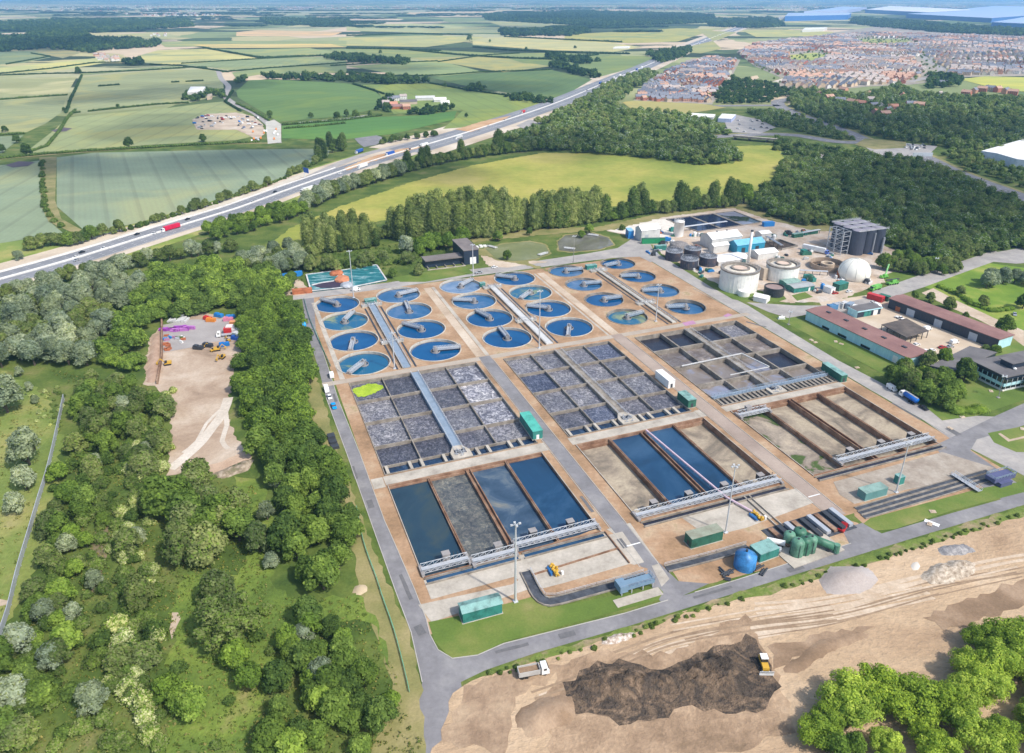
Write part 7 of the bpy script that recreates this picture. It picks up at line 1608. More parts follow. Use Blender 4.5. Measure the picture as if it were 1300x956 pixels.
for i, (pts, lab) in enumerate((([(330, 98), (380, 99), (440, 98), (500, 101), (544, 106), (500, 108), (440, 104), (335, 101)], 'dark straight tree belt above the bright green field'), ([(20, 50), (60, 40), (100, 44), (125, 50), (200, 54), (205, 60), (110, 66), (60, 62), (0, 66), (-60, 62), (-60, 52)], 'dark wood behind the village at the left'), ([(100, 66), (110, 58), (130, 58), (120, 68)], 'dark trees left of the village'), ([(420, 70), (450, 72), (520, 78), (518, 83), (460, 80), (410, 75)], 'dark tree strip among the middle fields'), ([(698, 82), (720, 86), (762, 96), (760, 101), (725, 94), (700, 87)], 'dark tree strip beside the motorway'), ([(635, 40), (740, 37), (752, 41), (720, 46), (640, 46)], 'grey green wood among the far fields'), ([(612, 20), (740, 15), (905, 20), (905, 29), (760, 34), (620, 26)], 'dark blue wood on the horizon left of the motorway'), ([(0, 30), (80, 27), (240, 26), (245, 34), (120, 42), (0, 40), (-60, 38)], 'wood at the far left behind the fields'), ([(330, 25), (445, 27), (440, 32), (340, 31)], 'thin dark wood in the far fields'), ([(905, 26), (980, 24), (995, 34), (960, 36), (900, 34)], 'dark wood left of the blue warehouses'), ([(1085, 24), (1140, 27), (1240, 36), (1400, 46), (1400, 50), (1200, 42), (1110, 34), (1080, 30)], 'dark trees in front of the blue warehouses'), ([(158, 80), (180, 78), (182, 83), (162, 84)], 'dark clump right of the village'), ([(690, 70), (702, 71), (760, 78), (740, 82), (700, 77)], 'tree clump in the olive field'), ([(820, 70), (850, 66), (880, 60), (870, 72), (840, 82)], 'dark scrub beside the far motorway'), ([(1180, 96), (1220, 100), (1215, 112), (1175, 112)], 'bright green wood beside the estate road'), ([(232, 128), (240, 117), (262, 116), (285, 118), (284, 128), (276, 124), (262, 122), (250, 130)], 'dark trees round the white barn'), ([(298, 104), (312, 98), (314, 103), (302, 108)], 'dark clump at the bend of the lane'), ([(480, 143), (484, 128), (498, 124), (500, 132), (494, 144)], 'dark trees left of the farm'), ([(520, 144), (560, 138), (577, 136), (574, 140), (540, 146), (516, 147)], 'row of dark trees below the farm'), ([(588, 113), (600, 110), (615, 113), (612, 117), (592, 117)], 'dark clump above the farm field'), ([(640, 122), (660, 122), (700, 128), (698, 133), (650, 128)], 'row of dark trees at the motorway end of the farm field'))):
    d = G(*pts[0]).y; sp = 13 if d < 1700 else (20 if d < 2600 else 38); sc = 1.0 if d < 1700 else (1.5 if d < 2600 else 3.0)
    wood(pts, sp, (.8 * sc, 1.2 * sc), 90, 2.2, FM, 60 + i, lab=lab, hgt=9 if d < 2600 else 6)
for k, (px, py, s, lab) in enumerate(((7, 168, .8, 'round field tree at the left edge'), (22, 182, .9, 'field tree on the slanting hedge'), (4, 194, .8, 'field tree at the bottom of the slanting hedge'), (35, 198, 1.2, 'wide dark field tree left of the track'), (164, 188, 1.1, 'field tree in the hedge above the big field'), (258, 180, .9, 'field tree in the hedge below the compound'), (150, 137, .6, 'small tree in the hedge of the tramlined field'), (82, 142, .6, 'small tree at the hedge junction'), (100, 94, 1.3, 'dark tree clump on the long hedge'), (343, 150, .9, 'tree beside the winding lane'), (596, 52, 2.0, 'lone round tree in the far pale fields'), (395, 150, .8, 'left tree of the short lane row'), (428, 152, 1.0, 'middle tree of the short lane row'), (452, 150, 1.1, 'right tree of the short lane row'), (470, 148, .7, 'small tree left of the farm lane'), (592, 149, .5, 'tiny lone tree right of the farm'), (730, 62, 1.0, 'lone tree in the pale yellow field'), (622, 54, .9, 'lone tree left of the pale yellow field'), (668, 64, 1.0, 'tree on the far hedge'), (565, 111, .7, 'small tree on the long hedge above the farm'), (483, 68, 1.0, 'small tree on the hedge among the middle fields'), (440, 148, .8, 'second tree of the lane row'))):
    one('dark_oak', px, py, s, lab)
# flowering and rough ground cover
grove([(40, 500), (75, 490), (84, 510), (72, 560), (50, 540), (36, 520)], 4.5, ['bloom', 'shrub'], 'pale tuft of flowering weeds in the wet grass beside the fence', 'tufts of flowering weeds', (.22, .42), 71)
grove([(616, 856), (700, 833), (800, 802), (880, 776), (985, 745), (1100, 712), (1300, 650), (1300, 656), (1100, 720), (985, 753), (880, 783), (800, 810), (700, 841), (620, 864)], 2.6, ['shrub'], 'tuft of weeds on the verge between the near road and the earthworks', 'verge weed tufts', (.14, .34), 72, 110)
grove([(1235, 830), (1270, 800), (1300, 790), (1360, 790), (1360, 1000), (1180, 1000), (1190, 920), (1225, 880)], 8.5, ['bigbright'], 'bright green tree in the corner clump at the bottom right', 'trees of the bottom right clump', (.5, .8), 73)
grove([(1030, 925), (1060, 890), (1120, 880), (1190, 900), (1190, 1000), (1030, 1000)], 10.0, ['bigbright', 'bright', 'bigbright'], 'bright green tree of the low spreading group at the bottom edge', 'trees of the bottom edge group', (.36, .68), 74)
grove([(1020, 940), (1050, 880), (1180, 872), (1230, 850), (1300, 790), (1300, 830), (1190, 900), (1060, 930)], 7, ['shrub', 'bright'], 'small bush at the feet of the bottom right trees', 'bushes at the feet of the bottom right trees', (.3, .6), 75)
for (px, py, s, lab) in ((1072, 905, .95, 'leftmost of the bright trees at the bottom right, spreading low'), (1120, 895, 1.0, 'bright tree second from the left at the bottom right'), (1165, 905, .95, 'bright tree in the middle of the bottom right group'), (1235, 858, .8, 'loose bright tree left of the corner clump'), (1290, 840, 1.0, 'tallest bright tree at the right edge'), (1040, 940, .7, 'small bright bush tree at the bottom edge')):
    one('bigbright', px, py, s, lab, .75)
# rough tussocks as stuff
def tussocks(polys, sp, leaf, mats, seed, lab, hgt=.8, rad=1.6, nl=10):
    Vs = []; Qs = []; M = []; o_ = 0; r = np.random.default_rng(seed)
    for pl_ in polys:
        for x, y in scatter(pl_, sp, seed):
            s = r.uniform(.4, 1.2); n = nl; c = [(0, 0, 0)]; 
            V, q, mi, _, _ = leaves(c, [(rad * s, rad * s, hgt * s)], n, leaf, int(r.integers(1e6)), spread=(.5, 1.1), mix=.35)
            V = V + np.array([x, y, .15]); Vs.append(V); Qs.append(q + o_); M.append((mi + (1 if r.random() < .35 else 0)) % len(mats)); o_ += len(V)
    me = fast_mesh('tall_grass', np.concatenate(Vs), np.concatenate(Qs), np.zeros((0, 3), int), np.concatenate(M), np.zeros(0, int), mats)
    o = bpy.data.objects.new('tall_grass', me); COL.objects.link(o); o['kind'] = 'stuff'; o['label'] = lab
L_GR = leafmat('tall_grass_blades', (.05, .08, .018), (.09, .135, .03), (.16, .20, .055)); L_DRY = leafmat('dry_grass_blades', (.10, .12, .03), (.19, .2, .06), (.32, .29, .12))
tussocks([[(60, 470), (110, 500), (100, 560), (78, 640), (56, 720), (30, 800), (0, 880), (-40, 960), (540, 960), (500, 860), (460, 760), (340, 760), (330, 620), (214, 606), (216, 510), (190, 490), (120, 480)]], 2.6, .6, [L_GR, L_DRY, L_MID], 5, 'tall rough grass and weeds of the left side')
tussocks([[(-60, 480), (0, 470), (66, 520), (60, 600), (30, 720), (0, 790), (-60, 830)]], 4.5, .6, [L_DRY, L_GR], 6, 'tufted grass of the left pasture')
tussocks([[(300, 345), (380, 320), (560, 306), (600, 306), (520, 340), (400, 348), (378, 360)]], 5, 1.0, [L_GR, L_MID], 7, 'rough grass behind the teal basins', hgt=1.4)
# ------------------------------------------------------------------ vehicles
CARC = {'white': plain('car_white', (.80, .80, .79), rough=.25), 'black': plain('car_black', (.02, .022, .03), rough=.25), 'blue': plain('car_blue', (.01, .16, .48), rough=.25), 'bright blue': plain('car_bright_blue', (.0, .30, .72), rough=.3), 'red': plain('car_red', (.40, .03, .03), rough=.25), 'silver': plain('car_silver', (.45, .47, .50), rough=.3, metal=.4), 'yellow': YELP, 'orange': plain('car_orange', (.65, .22, .03), rough=.4), 'green': plain('lime_green_paint', (.16, .46, .09), rough=.5, dirt=.3)}
_car = {}
def wheels(o, xs, y, r, w=.25):
    for x in xs:
        for s in (-1, 1):
            m = MB(); m.tube((x, s * y - s * w, r), (x, s * y, r), r, n=12); m.tube((x, s * y, r), (x, s * y + s * .03, r), r * .55, n=10); m.build('wheel', BLACKP, o)
def car(px, py, qx, qy, colour, label, style='car', group=None, z=.05):
    p = G(px, py, z); a = azim(G(px, py), G(qx, qy)); key = (colour, style)
    if key in _car:
        return dup(_car[key], p, a, label, group)
    o = thing('parked_car' if style != 'van' else 'van', p, a, label, 'van' if style in ('van', 'pickup') else 'car', group)
    body = CARC[colour]
    if style == 'car': pr = [(-2.15, .3), (-2.2, .75), (-2.05, .95), (-1.2, 1.02), (1.0, .98), (2.05, .78), (2.2, .55), (2.15, .3)]; gl = [(-1.75, .98), (-1.15, 1.42), (.35, 1.45), (1.15, .96)]; rf = [(-1.2, 1.40), (-1.0, 1.5), (.2, 1.5), (.42, 1.42)]; hw = .88
    elif style == 'van': pr = [(-2.5, .35), (-2.55, 2.1), (-2.4, 2.3), (1.1, 2.3), (1.5, 2.1), (2.1, 1.25), (2.6, 1.05), (2.65, .35)]; gl = [(1.2, 1.3), (1.2, 2.05), (1.52, 2.02), (2.05, 1.28)]; rf = [(-2.2, 2.28), (-2.2, 2.36), (.9, 2.36), (.9, 2.28)]; hw = .98
    else: pr = [(-2.7, .45), (-2.7, 1.05), (-.4, 1.05), (-.3, 1.1), (1.3, 1.1), (2.5, .95), (2.6, .45)]; gl = [(-.4, 1.05), (-.25, 1.72), (.7, 1.74), (1.35, 1.08)]; rf = [(-.3, 1.7), (-.15, 1.8), (.6, 1.8), (.75, 1.7)]; hw = .95
    m = MB(); m.side(pr, -hw, hw); b = m.build('body', body, o)
    m = MB(); m.side(gl, -hw * .9, hw * .9) if style != 'van' else m.side(gl, -hw * 1.01, hw * 1.01); m.build('windows', GLASS, o)
    m = MB(); m.side(rf, -hw * .84, hw * .84); m.build('roof', body, o)
    wheels(o, (-1.35, 1.4), hw, .33 if style == 'car' else .38)
    _car[key] = o; return o
def lorry(px, py, qx, qy, cab, box, label, L=13.0, h=4.0, kind_='box', name='lorry', extra=None, s=1.0):
    p = G(px, py, .05); o = thing(name, p, azim(p, G(qx, qy)), label, 'lorry')
    m = MB(); m.side([(L / 2 - 2.2, .6), (L / 2 - 2.2, 3.1), (L / 2 - .6, 3.1), (L / 2, 2.0), (L / 2 + .05, .6)], -1.25, 1.25); cb = m.build('cab', cab, o)
    m = MB(); m.side([(L / 2 - .55, 2.0), (L / 2 - .5, 2.95), (L / 2 - .35, 2.7), (L / 2 + .04, 2.02)], -1.12, 1.12); m.box(L / 2 - 1.6, L / 2 - .8, -1.28, 1.28, 2.0, 2.7); m.build('windows', GLASS, cb)
    m = MB(); m.box(-L / 2, L / 2 - 2.3, -.5, .5, .7, 1.0); m.build('chassis', DARKM, o)
    e = L / 2 - 2.6
    if kind_ == 'box': m = MB(); m.box(-L / 2, e, -1.3, 1.3, 1.0, h); m.build('trailer', box, o)
    elif kind_ == 'tank':
        m = MB(); m.tube((-L / 2 + .2, 0, 2.3), (e, 0, 2.3), 1.25, n=16); m.build('tank', box, o, True); m = MB(); m.box(-L / 2, e, -.4, .4, 3.4, 3.65); m.build('walkway', STEEL, o)
    elif kind_ == 'tip':
        m = MB(); m.box(-L / 2, e, -1.3, 1.3, 1.1, 1.3); m.box(-L / 2, e, -1.3, -1.15, 1.3, 2.7); m.box(-L / 2, e, 1.15, 1.3, 1.3, 2.7); m.box(-L / 2, -L / 2 + .15, -1.15, 1.15, 1.3, 2.7); m.box(e - .15, e, -1.15, 1.15, 1.3, 2.9); m.build('tipper_body', box, o)
        m = MB(); m.box(-L / 2 + .15, e - .15, -1.15, 1.15, 1.3, 2.1); m.build('load', BROWN, o)
    elif kind_ == 'flat': m = MB(); m.box(-L / 2, e, -1.25, 1.25, 1.0, 1.25); m.build('flatbed', box, o)
    wheels(o, (L / 2 - 1.2, -L / 2 + 1.0, -L / 2 + 2.2) + ((-L / 2 + 3.4,) if L > 9 else ()), 1.2, .5, .35)
    return o
VBLUE = plain('lorry_blue', (.02, .09, .38), rough=.35); CRIM = plain('crimson_trailer', (.58, .01, .06), rough=.4)
lorry(217, 292, 200, 297, WHITEP, CRIM, 'crimson box lorry driving down the motorway near the left', 16.5, 4.1)
lorry(390, 243, 370, 249, WHITEP, WHITEP, 'white box lorry on the motorway above the bright trees', 16.5, 4.1); lorry(460, 213, 445, 218, WHITEP, WHITEP, 'white box lorry on the motorway beside the pale trees', 16.5, 4)
lorry(495, 197, 478, 202, WHITEP, VBLUE, 'blue lorry on the main motorway carriageway', 16, 4.1); lorry(456, 194, 440, 200, WHITEP, VBLUE, 'blue lorry on the slip road', 16, 4.1)
lorry(538, 186, 524, 190, WHITEP, WHITEP, 'white lorry on the motorway beside the dark tree row', 16, 4); lorry(582, 176, 568, 180, WHITEP, STEEL_P, 'pale grey lorry on the motorway near the bend of the wood', 16, 4)
lorry(664, 143.5, 652, 148, WHITEP, REDP, 'small red and white lorry on the motorway beside the farm field', 14, 4)
for k, (px, py, c, lab) in enumerate(((132, 316, 'white', 'white car on the motorway left of the crimson lorry'), (96, 327, 'white', 'white car lowest down the motorway'), (104, 321, 'black', 'dark car on the motorway at the left'), (196, 297, 'white', 'white car just behind the crimson lorry'), (174, 298, 'black', 'dark car on the motorway above the willow row'), (238, 279, 'black', 'dark car ahead of the crimson lorry'), (349, 244, 'black', 'dark car left of the blue motorway sign'), (97, 331, 'silver', 'silver car on the near carriageway at the left'), (320, 257, 'silver', 'silver car on the motorway below the big field'), (432, 221, 'white', 'white car on the motorway between two white lorries'), (520, 190, 'black', 'dark car on the motorway behind the blue lorry'), (620, 160, 'white', 'white car on the motorway beside the orange earth'), (640, 153, 'black', 'dark car behind the small red lorry'), (700, 132, 'silver', 'silver car on the motorway near the tree strip'), (722, 124, 'white', 'white car on the motorway far off'), (745, 115, 'black', 'dark car on the motorway far off'), (608, 166, 'silver', 'silver car on the motorway at the wood corner'))):
    car(px, py, px - 12, py + 4, c, lab, group='cars on the motorway', z=.45)
rv = random.Random(5)
for k in range(46):
    t = rv.uniform(0, 1); px = 760 + 160 * t; py = 108.5 - 66.5 * t + rv.uniform(-2.2, 2.2) * (1 - t * .5)
    if k % 3 == 0: 
        m = MB(); m.box(-6.5, 6.5, -1.3, 1.3, .8, 4); m.box(7, 9, -1.2, 1.2, .6, 3); m.box(-6, 8.6, -1.2, 1.2, .1, .8); o = m.build('distant_lorry', [WHITEP, WHITEP, VBLUE, STEEL_P][k % 4]); o.location = G(px, py, .45); o.rotation_euler = (0, 0, azim(G(760, 108.5), G(820, 83.5))); tag(o, 'distant lorry on the farthest stretch of the motorway', 'lorry', 'distant lorries on the far motorway')
    else: car(px, py, px - 12, py + 5, rv.choice(['white', 'silver', 'black', 'white']), 'distant car on the farthest stretch of the motorway', group='distant cars on the far motorway', z=.45)
# works vehicles
car(421, 478, 413, 452, 'white', 'white van on the perimeter road at the corner of the round tanks', 'van'); car(414.5, 496, 421, 512, 'white', 'white van parked furthest up beside the blue pickup', 'van'); car(418.5, 505, 425, 521, 'white', 'white car parked between the white van and the blue pickup'); car(424, 517, 430, 533, 'bright blue', 'bright blue pickup on the perimeter road below two white vehicles', 'pickup')
car(392, 427, 396, 441, 'bright blue', 'blue van nearest the camera on the verge beside the first tank', 'van'); car(386, 413, 390, 424, 'bright blue', 'blue van between the orange machine and the nearest blue van', 'van'); car(383, 403, 387, 414, 'blue', 'darker blue van behind the orange machine', 'pickup'); car(381, 394, 384, 403, 'orange', 'orange and white pickup at the top of the parked blue vans', 'pickup')
car(452, 369, 468, 367, 'white', 'white van on the far road before the teal sheeted basins', 'van'); car(608, 347, 620, 345, 'silver', 'silver pickup on the far road at the mast', 'pickup'); car(628, 340, 636, 339, 'white', 'white car on the far road by the algae pond')
car(1131.5, 494.5, 1142, 501, 'white', 'white van beside the road behind the blue tanker lorry', 'van'); car(1172.5, 519, 1182, 525, 'black', 'dark car beside the road in front of the blue tanker lorry'); car(1183, 492, 1190, 494, 'white', 'white van parked on the lawn between the trees', 'van')
lorry(1153, 508, 1142, 501, WHITEP, plain('tanker_blue', (.01, .14, .55), rough=.35), 'blue tanker lorry with a white cab on the right service road', 10.0, 3.6, 'tank')
lorry(1035, 320, 1058, 325, plain('cab_blue', (.12, .2, .55), rough=.4), WHITEP, 'long white tanker trailer with a blue cab before the dark tank block', 19, 4.2)
LIMEC = CARC['green']
lorry(1111, 368, 1104, 370, LIMEC, LIMEC, 'lime green lorry on the access road behind the depot', 8.5, 3.2); 
container(G(1111, 381), GR + R(-72), 9.5, 3.4, 3.4, REDP, REDP, 'red container at the top of the depot yard', group='depot containers')
container(G(1122, 381), GR + R(-72), 6, 3, 3.2, GREENP, GREENP, 'dark green container beside the red one at the navy shed', group='depot containers')
o = thing('mobile_crane', G(1122, 353), R(200), 'lime green mobile crane with its jib raised beside the gas dome', 'crane'); o.scale = (.75,) * 3
m = MB(); m.box(-4, 4, -1.3, 1.3, .7, 1.7); m.box(2.4, 4, -1.3, 1.3, 1.7, 2.8); m.build('carrier', LIMEC, o); m = MB(); m.box(-2.6, .8, -1.3, 1.3, 1.8, 3.4); m.build('upper_cab', LIMEC, o); m = MB(); m.beam((-1, 0, 3), (-2.6, -.2, 12.5), .9); m.build('jib', plain('pale_lime', (.35, .75, .30)), o); wheels(o, (-3, -1, 1, 3), 1.3, .65, .4)
o = thing('mobile_crane', G(1133, 361), R(20), 'lime green telescopic crane with a lowered jib at the fork of the track', 'crane')
m = MB(); m.box(-4, 4, -1.3, 1.3, .7, 1.8); m.build('carrier', LIMEC, o); m = MB(); m.box(-1.6, 2.0, -1.2, 1.2, 1.8, 3.4); m.build('upper_cab', LIMEC, o); m = MB(); m.beam((-6, 0, 3.6), (4.6, 0, 3.2), .8); m.build('jib', DARKM, o); wheels(o, (-3, -1, 1, 3), 1.3, .65, .4)
for k, (px, py, qx, qy, c, st, lab) in enumerate(((1091, 420, 1100, 418, 'yellow', 'pickup', 'yellow machine truck in front of the workshop hut'), (1107, 420, 1116, 418, 'orange', 'pickup', 'orange truck right of the yellow one at the workshop hut'), (1142, 405, 1152, 409, 'white', 'pickup', 'white pickup at the first grey door of the navy shed'), (1177, 419, 1188, 417, 'white', 'van', 'white van under the second grey door of the navy shed'), (1149, 437, 1158, 435, 'white', 'car', 'left white car in front of the black canopy'), (1163, 438.5, 1173, 436, 'white', 'car', 'right white car in front of the black canopy'), (1211, 436, 1220, 434, 'white', 'van', 'white van at the near end of the depot yard'), (1206, 441, 1216, 439, 'silver', 'car', 'silver car beside the white van at the near end of the yard'), (1183, 446, 1192, 444, 'white', 'car', 'white car at the near wall of the depot yard'), (1174, 447, 1166, 449, 'white', 'car', 'second white car at the near wall of the depot yard'), (1196, 442, 1203, 441, 'red', 'car', 'dark red car in the depot yard'), (1114, 390, 1120, 393, 'white', 'van', 'white van beside the navy shed end'), (1078, 371, 1088, 369, 'white', 'car', 'white car in front of the dark green plant room'), (1060, 373, 1068, 372, 'red', 'car', 'dark red car on the access road'), (1108, 385, 1116, 383, 'white', 'car', 'white car below the red container'), (1104, 323, 1098, 322, 'blue', 'car', 'blue car at the foot of the dark tank block'), (1288, 400, 1290, 408, 'silver', 'car', 'silver car on the tan track at the right edge'))):
    car(px, py, qx, qy, c, lab, st)
for k, (px, py) in enumerate(((1056, 388), (1063, 386), (1070, 385), (1078, 386), (1084, 390))):
    m = MB(); m.box(-3.2, 3.2, -1.4, 1.4, .05, 3.2); m.box(-3.3, -2.2, -1.5, 1.5, 3.2, 3.5); o = m.build('storage_cabin', [plain('dull_blue', (.08, .2, .36)), STEEL, STEEL_P, STEEL_B, WHITEP][k]); o.location = G(px, py + 5); o.rotation_euler = (0, 0, GR + R(k * 8)); tag(o, ['dull blue', 'grey', 'pale grey', 'slate blue', 'white'][k] + ' storage cabin behind the far end of the cyan shed', 'cabin')
# earthworks machines
lorry(677, 856, 694, 853, WHITEP, plain('grey_tipper', (.45, .44, .42)), 'white tipper lorry loaded with brown soil on the earthworks', 8.6, 3, 'tip', 'tipper_lorry')
o = thing('bulldozer', G(969, 846), azim(G(966, 836), G(972, 853)), 'yellow bulldozer on the dark soil at the bottom of the earthworks', 'bulldozer')
m = MB(); m.side([(-2.4, .9), (-2.4, 1.9), (0, 2.0), (2.2, 1.8), (2.3, .9)], -.9, .9); m.build('body', YELP, o); m = MB(); m.side([(-1.5, 1.9), (-1.4, 3.1), (.2, 3.1), (.4, 1.9)], -.85, .85); m.build('cab', GLASS, o); m = MB(); m.box(-1.6, .4, -1, 1, 3.1, 3.3); m.build('roof', WHITEP, o)
for s in (-1, 1): m = MB(); m.side([(-2.6, .5), (-2.2, 1.05), (2.0, 1.05), (2.5, .5), (2.0, .02), (-2.2, .02)], s * 1.0 - .3, s * 1.0 + .3); m.build('track', BLACKP, o)
m = MB(); m.side([(3.0, .1), (2.8, .7), (3.05, 1.5), (3.2, 1.5), (3.0, .7), (3.2, .1)], -2.0, 2.0); m.beam((2, -.9, .7), (3, -.9, .7), .2); m.beam((2, .9, .7), (3, .9, .7), .2); m.build('blade', STEEL_P, o)
def digger(px, py, a, label, s=1.0, arm=True):
    o = thing('excavator', G(px, py, .1), a, label, 'excavator'); o.scale = (s,) * 3
    for q in (-1, 1): m = MB(); m.side([(-2, .4), (-1.7, .8), (1.7, .8), (2, .4), (1.7, .02), (-1.7, .02)], q * 1.1 - .3, q * 1.1 + .3); m.build('track', BLACKP, o)
    m = MB(); m.side([(-2.2, .9), (-2.2, 2.1), (0, 2.1), (.4, 1.5), (1.6, 1.4), (1.6, .9)], -1.2, 1.2); m.build('body', YELP, o); m = MB(); m.side([(.0, 1.4), (.0, 2.9), (1.2, 2.9), (1.6, 1.4)], .2, 1.2); m.build('cab', GLASS, o)
    if arm: m = MB(); m.beam((1.2, -.3, 1.6), (3.4, -.3, 4.2), .45); m.beam((3.4, -.3, 4.2), (5.2, -.3, 2.2), .35); m.box(4.8, 5.7, -.8, .2, 1.1, 2.3); m.build('boom', YELP, o)
    return o
digger(213, 463, R(-160), 'yellow excavator beside the wall at the left of the compound', .9); digger(276, 445, R(20), 'yellow excavator in the middle of the compound', .8); digger(282, 455, R(-100), 'yellow excavator nearest the camera in the compound', .85); digger(290, 433, R(140), 'small yellow digger near the white trailer', .6); digger(270, 446, R(60), 'small orange digger left of the other diggers', .55); digger(258, 441, R(10), 'tan digger at the edge of the grey pad', .6)
container(G(299, 421), R(8), 9, 4.2, 3.6, WHITEP, plain('white_pink_roof', (.78, .66, .62)), 'white roofed store with red sides at the right of the compound', group='compound cabins'); container(G(303, 414), R(6), 9, 2.6, 3.0, plain('orange_box', (.55, .2, .06)), plain('orange_roof', (.65, .28, .12)), 'orange container behind the white roofed store', group='compound cabins')
container(G(290, 423), R(6), 4, 3, 3.2, REDP, REDP, 'red box at the left of the white roofed store', group='compound cabins'); container(G(302, 428), R(-30), 5, 3, 2.8, plain('pale_green_box', (.5, .6, .5)), STEEL_P, 'pale green cabin below the white roofed store', group='compound cabins')
lorry(285, 427, 276, 428, WHITEP, STEEL, 'white flatbed lorry on the compound pad', 8, 3, 'flat')
for k, (px, py, mt, lab) in enumerate(((264, 406, REDP, 'dark red'), (268, 408, CARC['orange'], 'orange'), (278, 402, BLUEP, 'small blue'), (293, 404, BLUEP, 'larger blue'), (290, 407, plain('pink_box', (.6, .2, .3)), 'pink'), (300, 431, VBLUE, 'dull blue'), (305, 430, STEEL, 'grey'), (285, 439, CARC['blue'], 'deep blue'), (228, 403, STEEL, 'silver'), (252, 443, DARKM, 'dark'), (264, 440, DARKM, 'small dark'))):
    m = MB(); m.box(-2.6, 2.6, -1.2, 1.2, .1, 1.7); m.box(-2.4, 0, -1, 1, 1.7, 2.2); m.box(.6, 2.2, -1.1, 1.1, 1.7, 1.9); o = m.build('machine_crate', mt); o.location = G(px, py, .15); o.rotation_euler = (0, 0, rv.uniform(-.5, .5)); tag(o, lab + ' machine crate at the edge of the compound pad', 'crate')
PUR = plain('purple_plastic', (.34, .07, .42), rough=.5); PUR2 = plain('pale_purple_plastic', (.48, .18, .50), rough=.5)
for k in range(26):
    t = rv.random(); px = 208 + 36 * t; py = 418 + rv.uniform(-1, 5) * (1 - .4 * t) - 2 * t
    m = MB(); n = rv.randint(3, 6); L = rv.uniform(1.4, 2.6)
    for q in range(n): m.box(-L, L, -.55, .55, .05 + q * .32, .3 + q * .32)
    o = m.build('barrier_stack', [PUR, PUR2][k % 2]); o.location = G(px, py, .15); o.rotation_euler = (0, 0, rv.uniform(-.2, .4)); tag(o, 'stack of purple plastic barriers at the far left of the compound', 'stack', 'purple barrier stacks')
for k in range(20):
    px = rv.uniform(208, 233); py = rv.uniform(427, 436) if k < 12 else rv.uniform(437, 447); px = px if k < 12 else rv.uniform(208, 216)
    mt, nme = [(STEEL, 'grey'), (MATS['faded_pink_patch'], 'pink'), (BLUEP, 'blue'), (ROUGHG, 'green'), (RUST, 'rusty'), (WHITEP, 'white')][k % 6] if k < 12 else (RUST, 'rusty')
    m = MB()
    for q in range(4): m.box(-1.3, 1.3, -.5 + .1 * q, .5, .05 + q * .3, .28 + q * .3)
    o = m.build('pallet_stack', mt); o.location = G(px, py, .15); o.rotation_euler = (0, 0, rv.uniform(-.6, .6)); tag(o, '%s pallet stack below the purple barriers' % nme, 'stack', '%s pallet stacks in the compound' % nme)
m = MB(); [m.box(-6 + k * 1.6, -4.8 + k * 1.6, -3, 3, .05, .9 + .3 * (k % 3)) for k in range(7)]; o = m.build('grey_stack', STEEL_P); o.location = G(228, 407, .12); tag(o, 'pile of silver frames behind the purple barriers', 'stack')
for k, (px, py, L, mt, lab) in enumerate(((335, 362, 14, BLUEP, 'long blue covered stack in the clearing left of the teal basins'), (362, 353, 7, BLUEP, 'blue cabin behind the orange ground'), (378, 350, 6, BLUEP, 'small blue cabin nearest the teal sheeted basins'), (364, 363, 6, VBLUE, 'dark blue cabin in front of the blue one'), (384, 372, 12, RUST, 'rusty beam stack at the end of the far road'))):
    m = MB(); m.box(-L / 2, L / 2, -1.8, 1.8, .05, 2.6); m.side([(-1.9, 2.6), (0, 3.2), (1.9, 2.6)], 0, .01); m.box(-L / 2 - .1, L / 2 + .1, -1.9, 1.9, 2.6, 2.75); o = m.build('covered_stack', mt); o.location = G(px, py); o.rotation_euler = (0, 0, GR + R(rv.uniform(-10, 10))); tag(o, lab, 'cabin')
psheet('compound', [(345, 362), (378, 352), (392, 368), (388, 374), (360, 376), (350, 370)], .07, HARDST)
psheet('compound', [(604, 318), (625, 314), (640, 330), (700, 332), (640, 340), (620, 338)], .05, HARDST)
m = MB(); [m.box(-8 + k * 3.2, -5.6 + k * 3.2, -2, 2, .05, .8 + .4 * (k % 2)) for k in range(5)]; o = m.build('material_stack', WALLW); o.location = G(606, 314); o.rotation_euler = (0, 0, GR); tag(o, 'white pallets behind the tall black shed', 'stack')
# dark skip frame on verge
m = MB(); m.box(-5.5, 5.5, -1.6, 1.6, .05, .5); m.box(-5.5, -2.5, -1.5, 1.5, .5, 1.6); m.box(.5, 1.5, -1.4, 1.4, .5, 1.4); m.box(3.8, 5.4, -1.5, 1.5, .5, 1.2); o = m.build('flat_trailer', DARKM); o.location = G(423, 562); o.rotation_euler = (0, 0, azim(G(419, 552), G(427, 572))); tag(o, 'dark flat trailer parked on the verge beside the perimeter road', 'trailer')
for k, (px, py, lab) in enumerate(((965, 400, 'white painted equipment on the gravel corner of the lawn'), (1168, 400, 'x'),)):
    if lab == 'x': continue
    m = MB(); m.tube((-1.6, 0, 1), (1.6, 0, 1), .7, n=10); m.box(-2, 2, -.8, .8, 0, .4); m.tube((0, 0, 1), (0, 0, 2.4), .3, n=8); o = m.build('valve_unit', WHITEP); o.location = G(992, 405); tag(o, lab, 'valve')
for k, (px, py) in enumerate(((1035, 435), (1061, 434), (1068, 437), (1088, 467), (1258, 497), (1271, 496), (1222, 530), (1298, 545), (1206, 544), (1184, 650), (1180, 666), (1030, 432))):
    m = MB(); m.box(-1.1, 1.1, -.8, .8, .08, .35); m.box(-.5, .5, -.3, .3, .35, .5); o = m.build('manhole_cover', HARDST); o.location = G(px, py); o.rotation_euler = (0, 0, GR + k); tag(o, 'pale raised manhole slab on the mown grass', 'manhole', 'pale manhole slabs on the lawns')
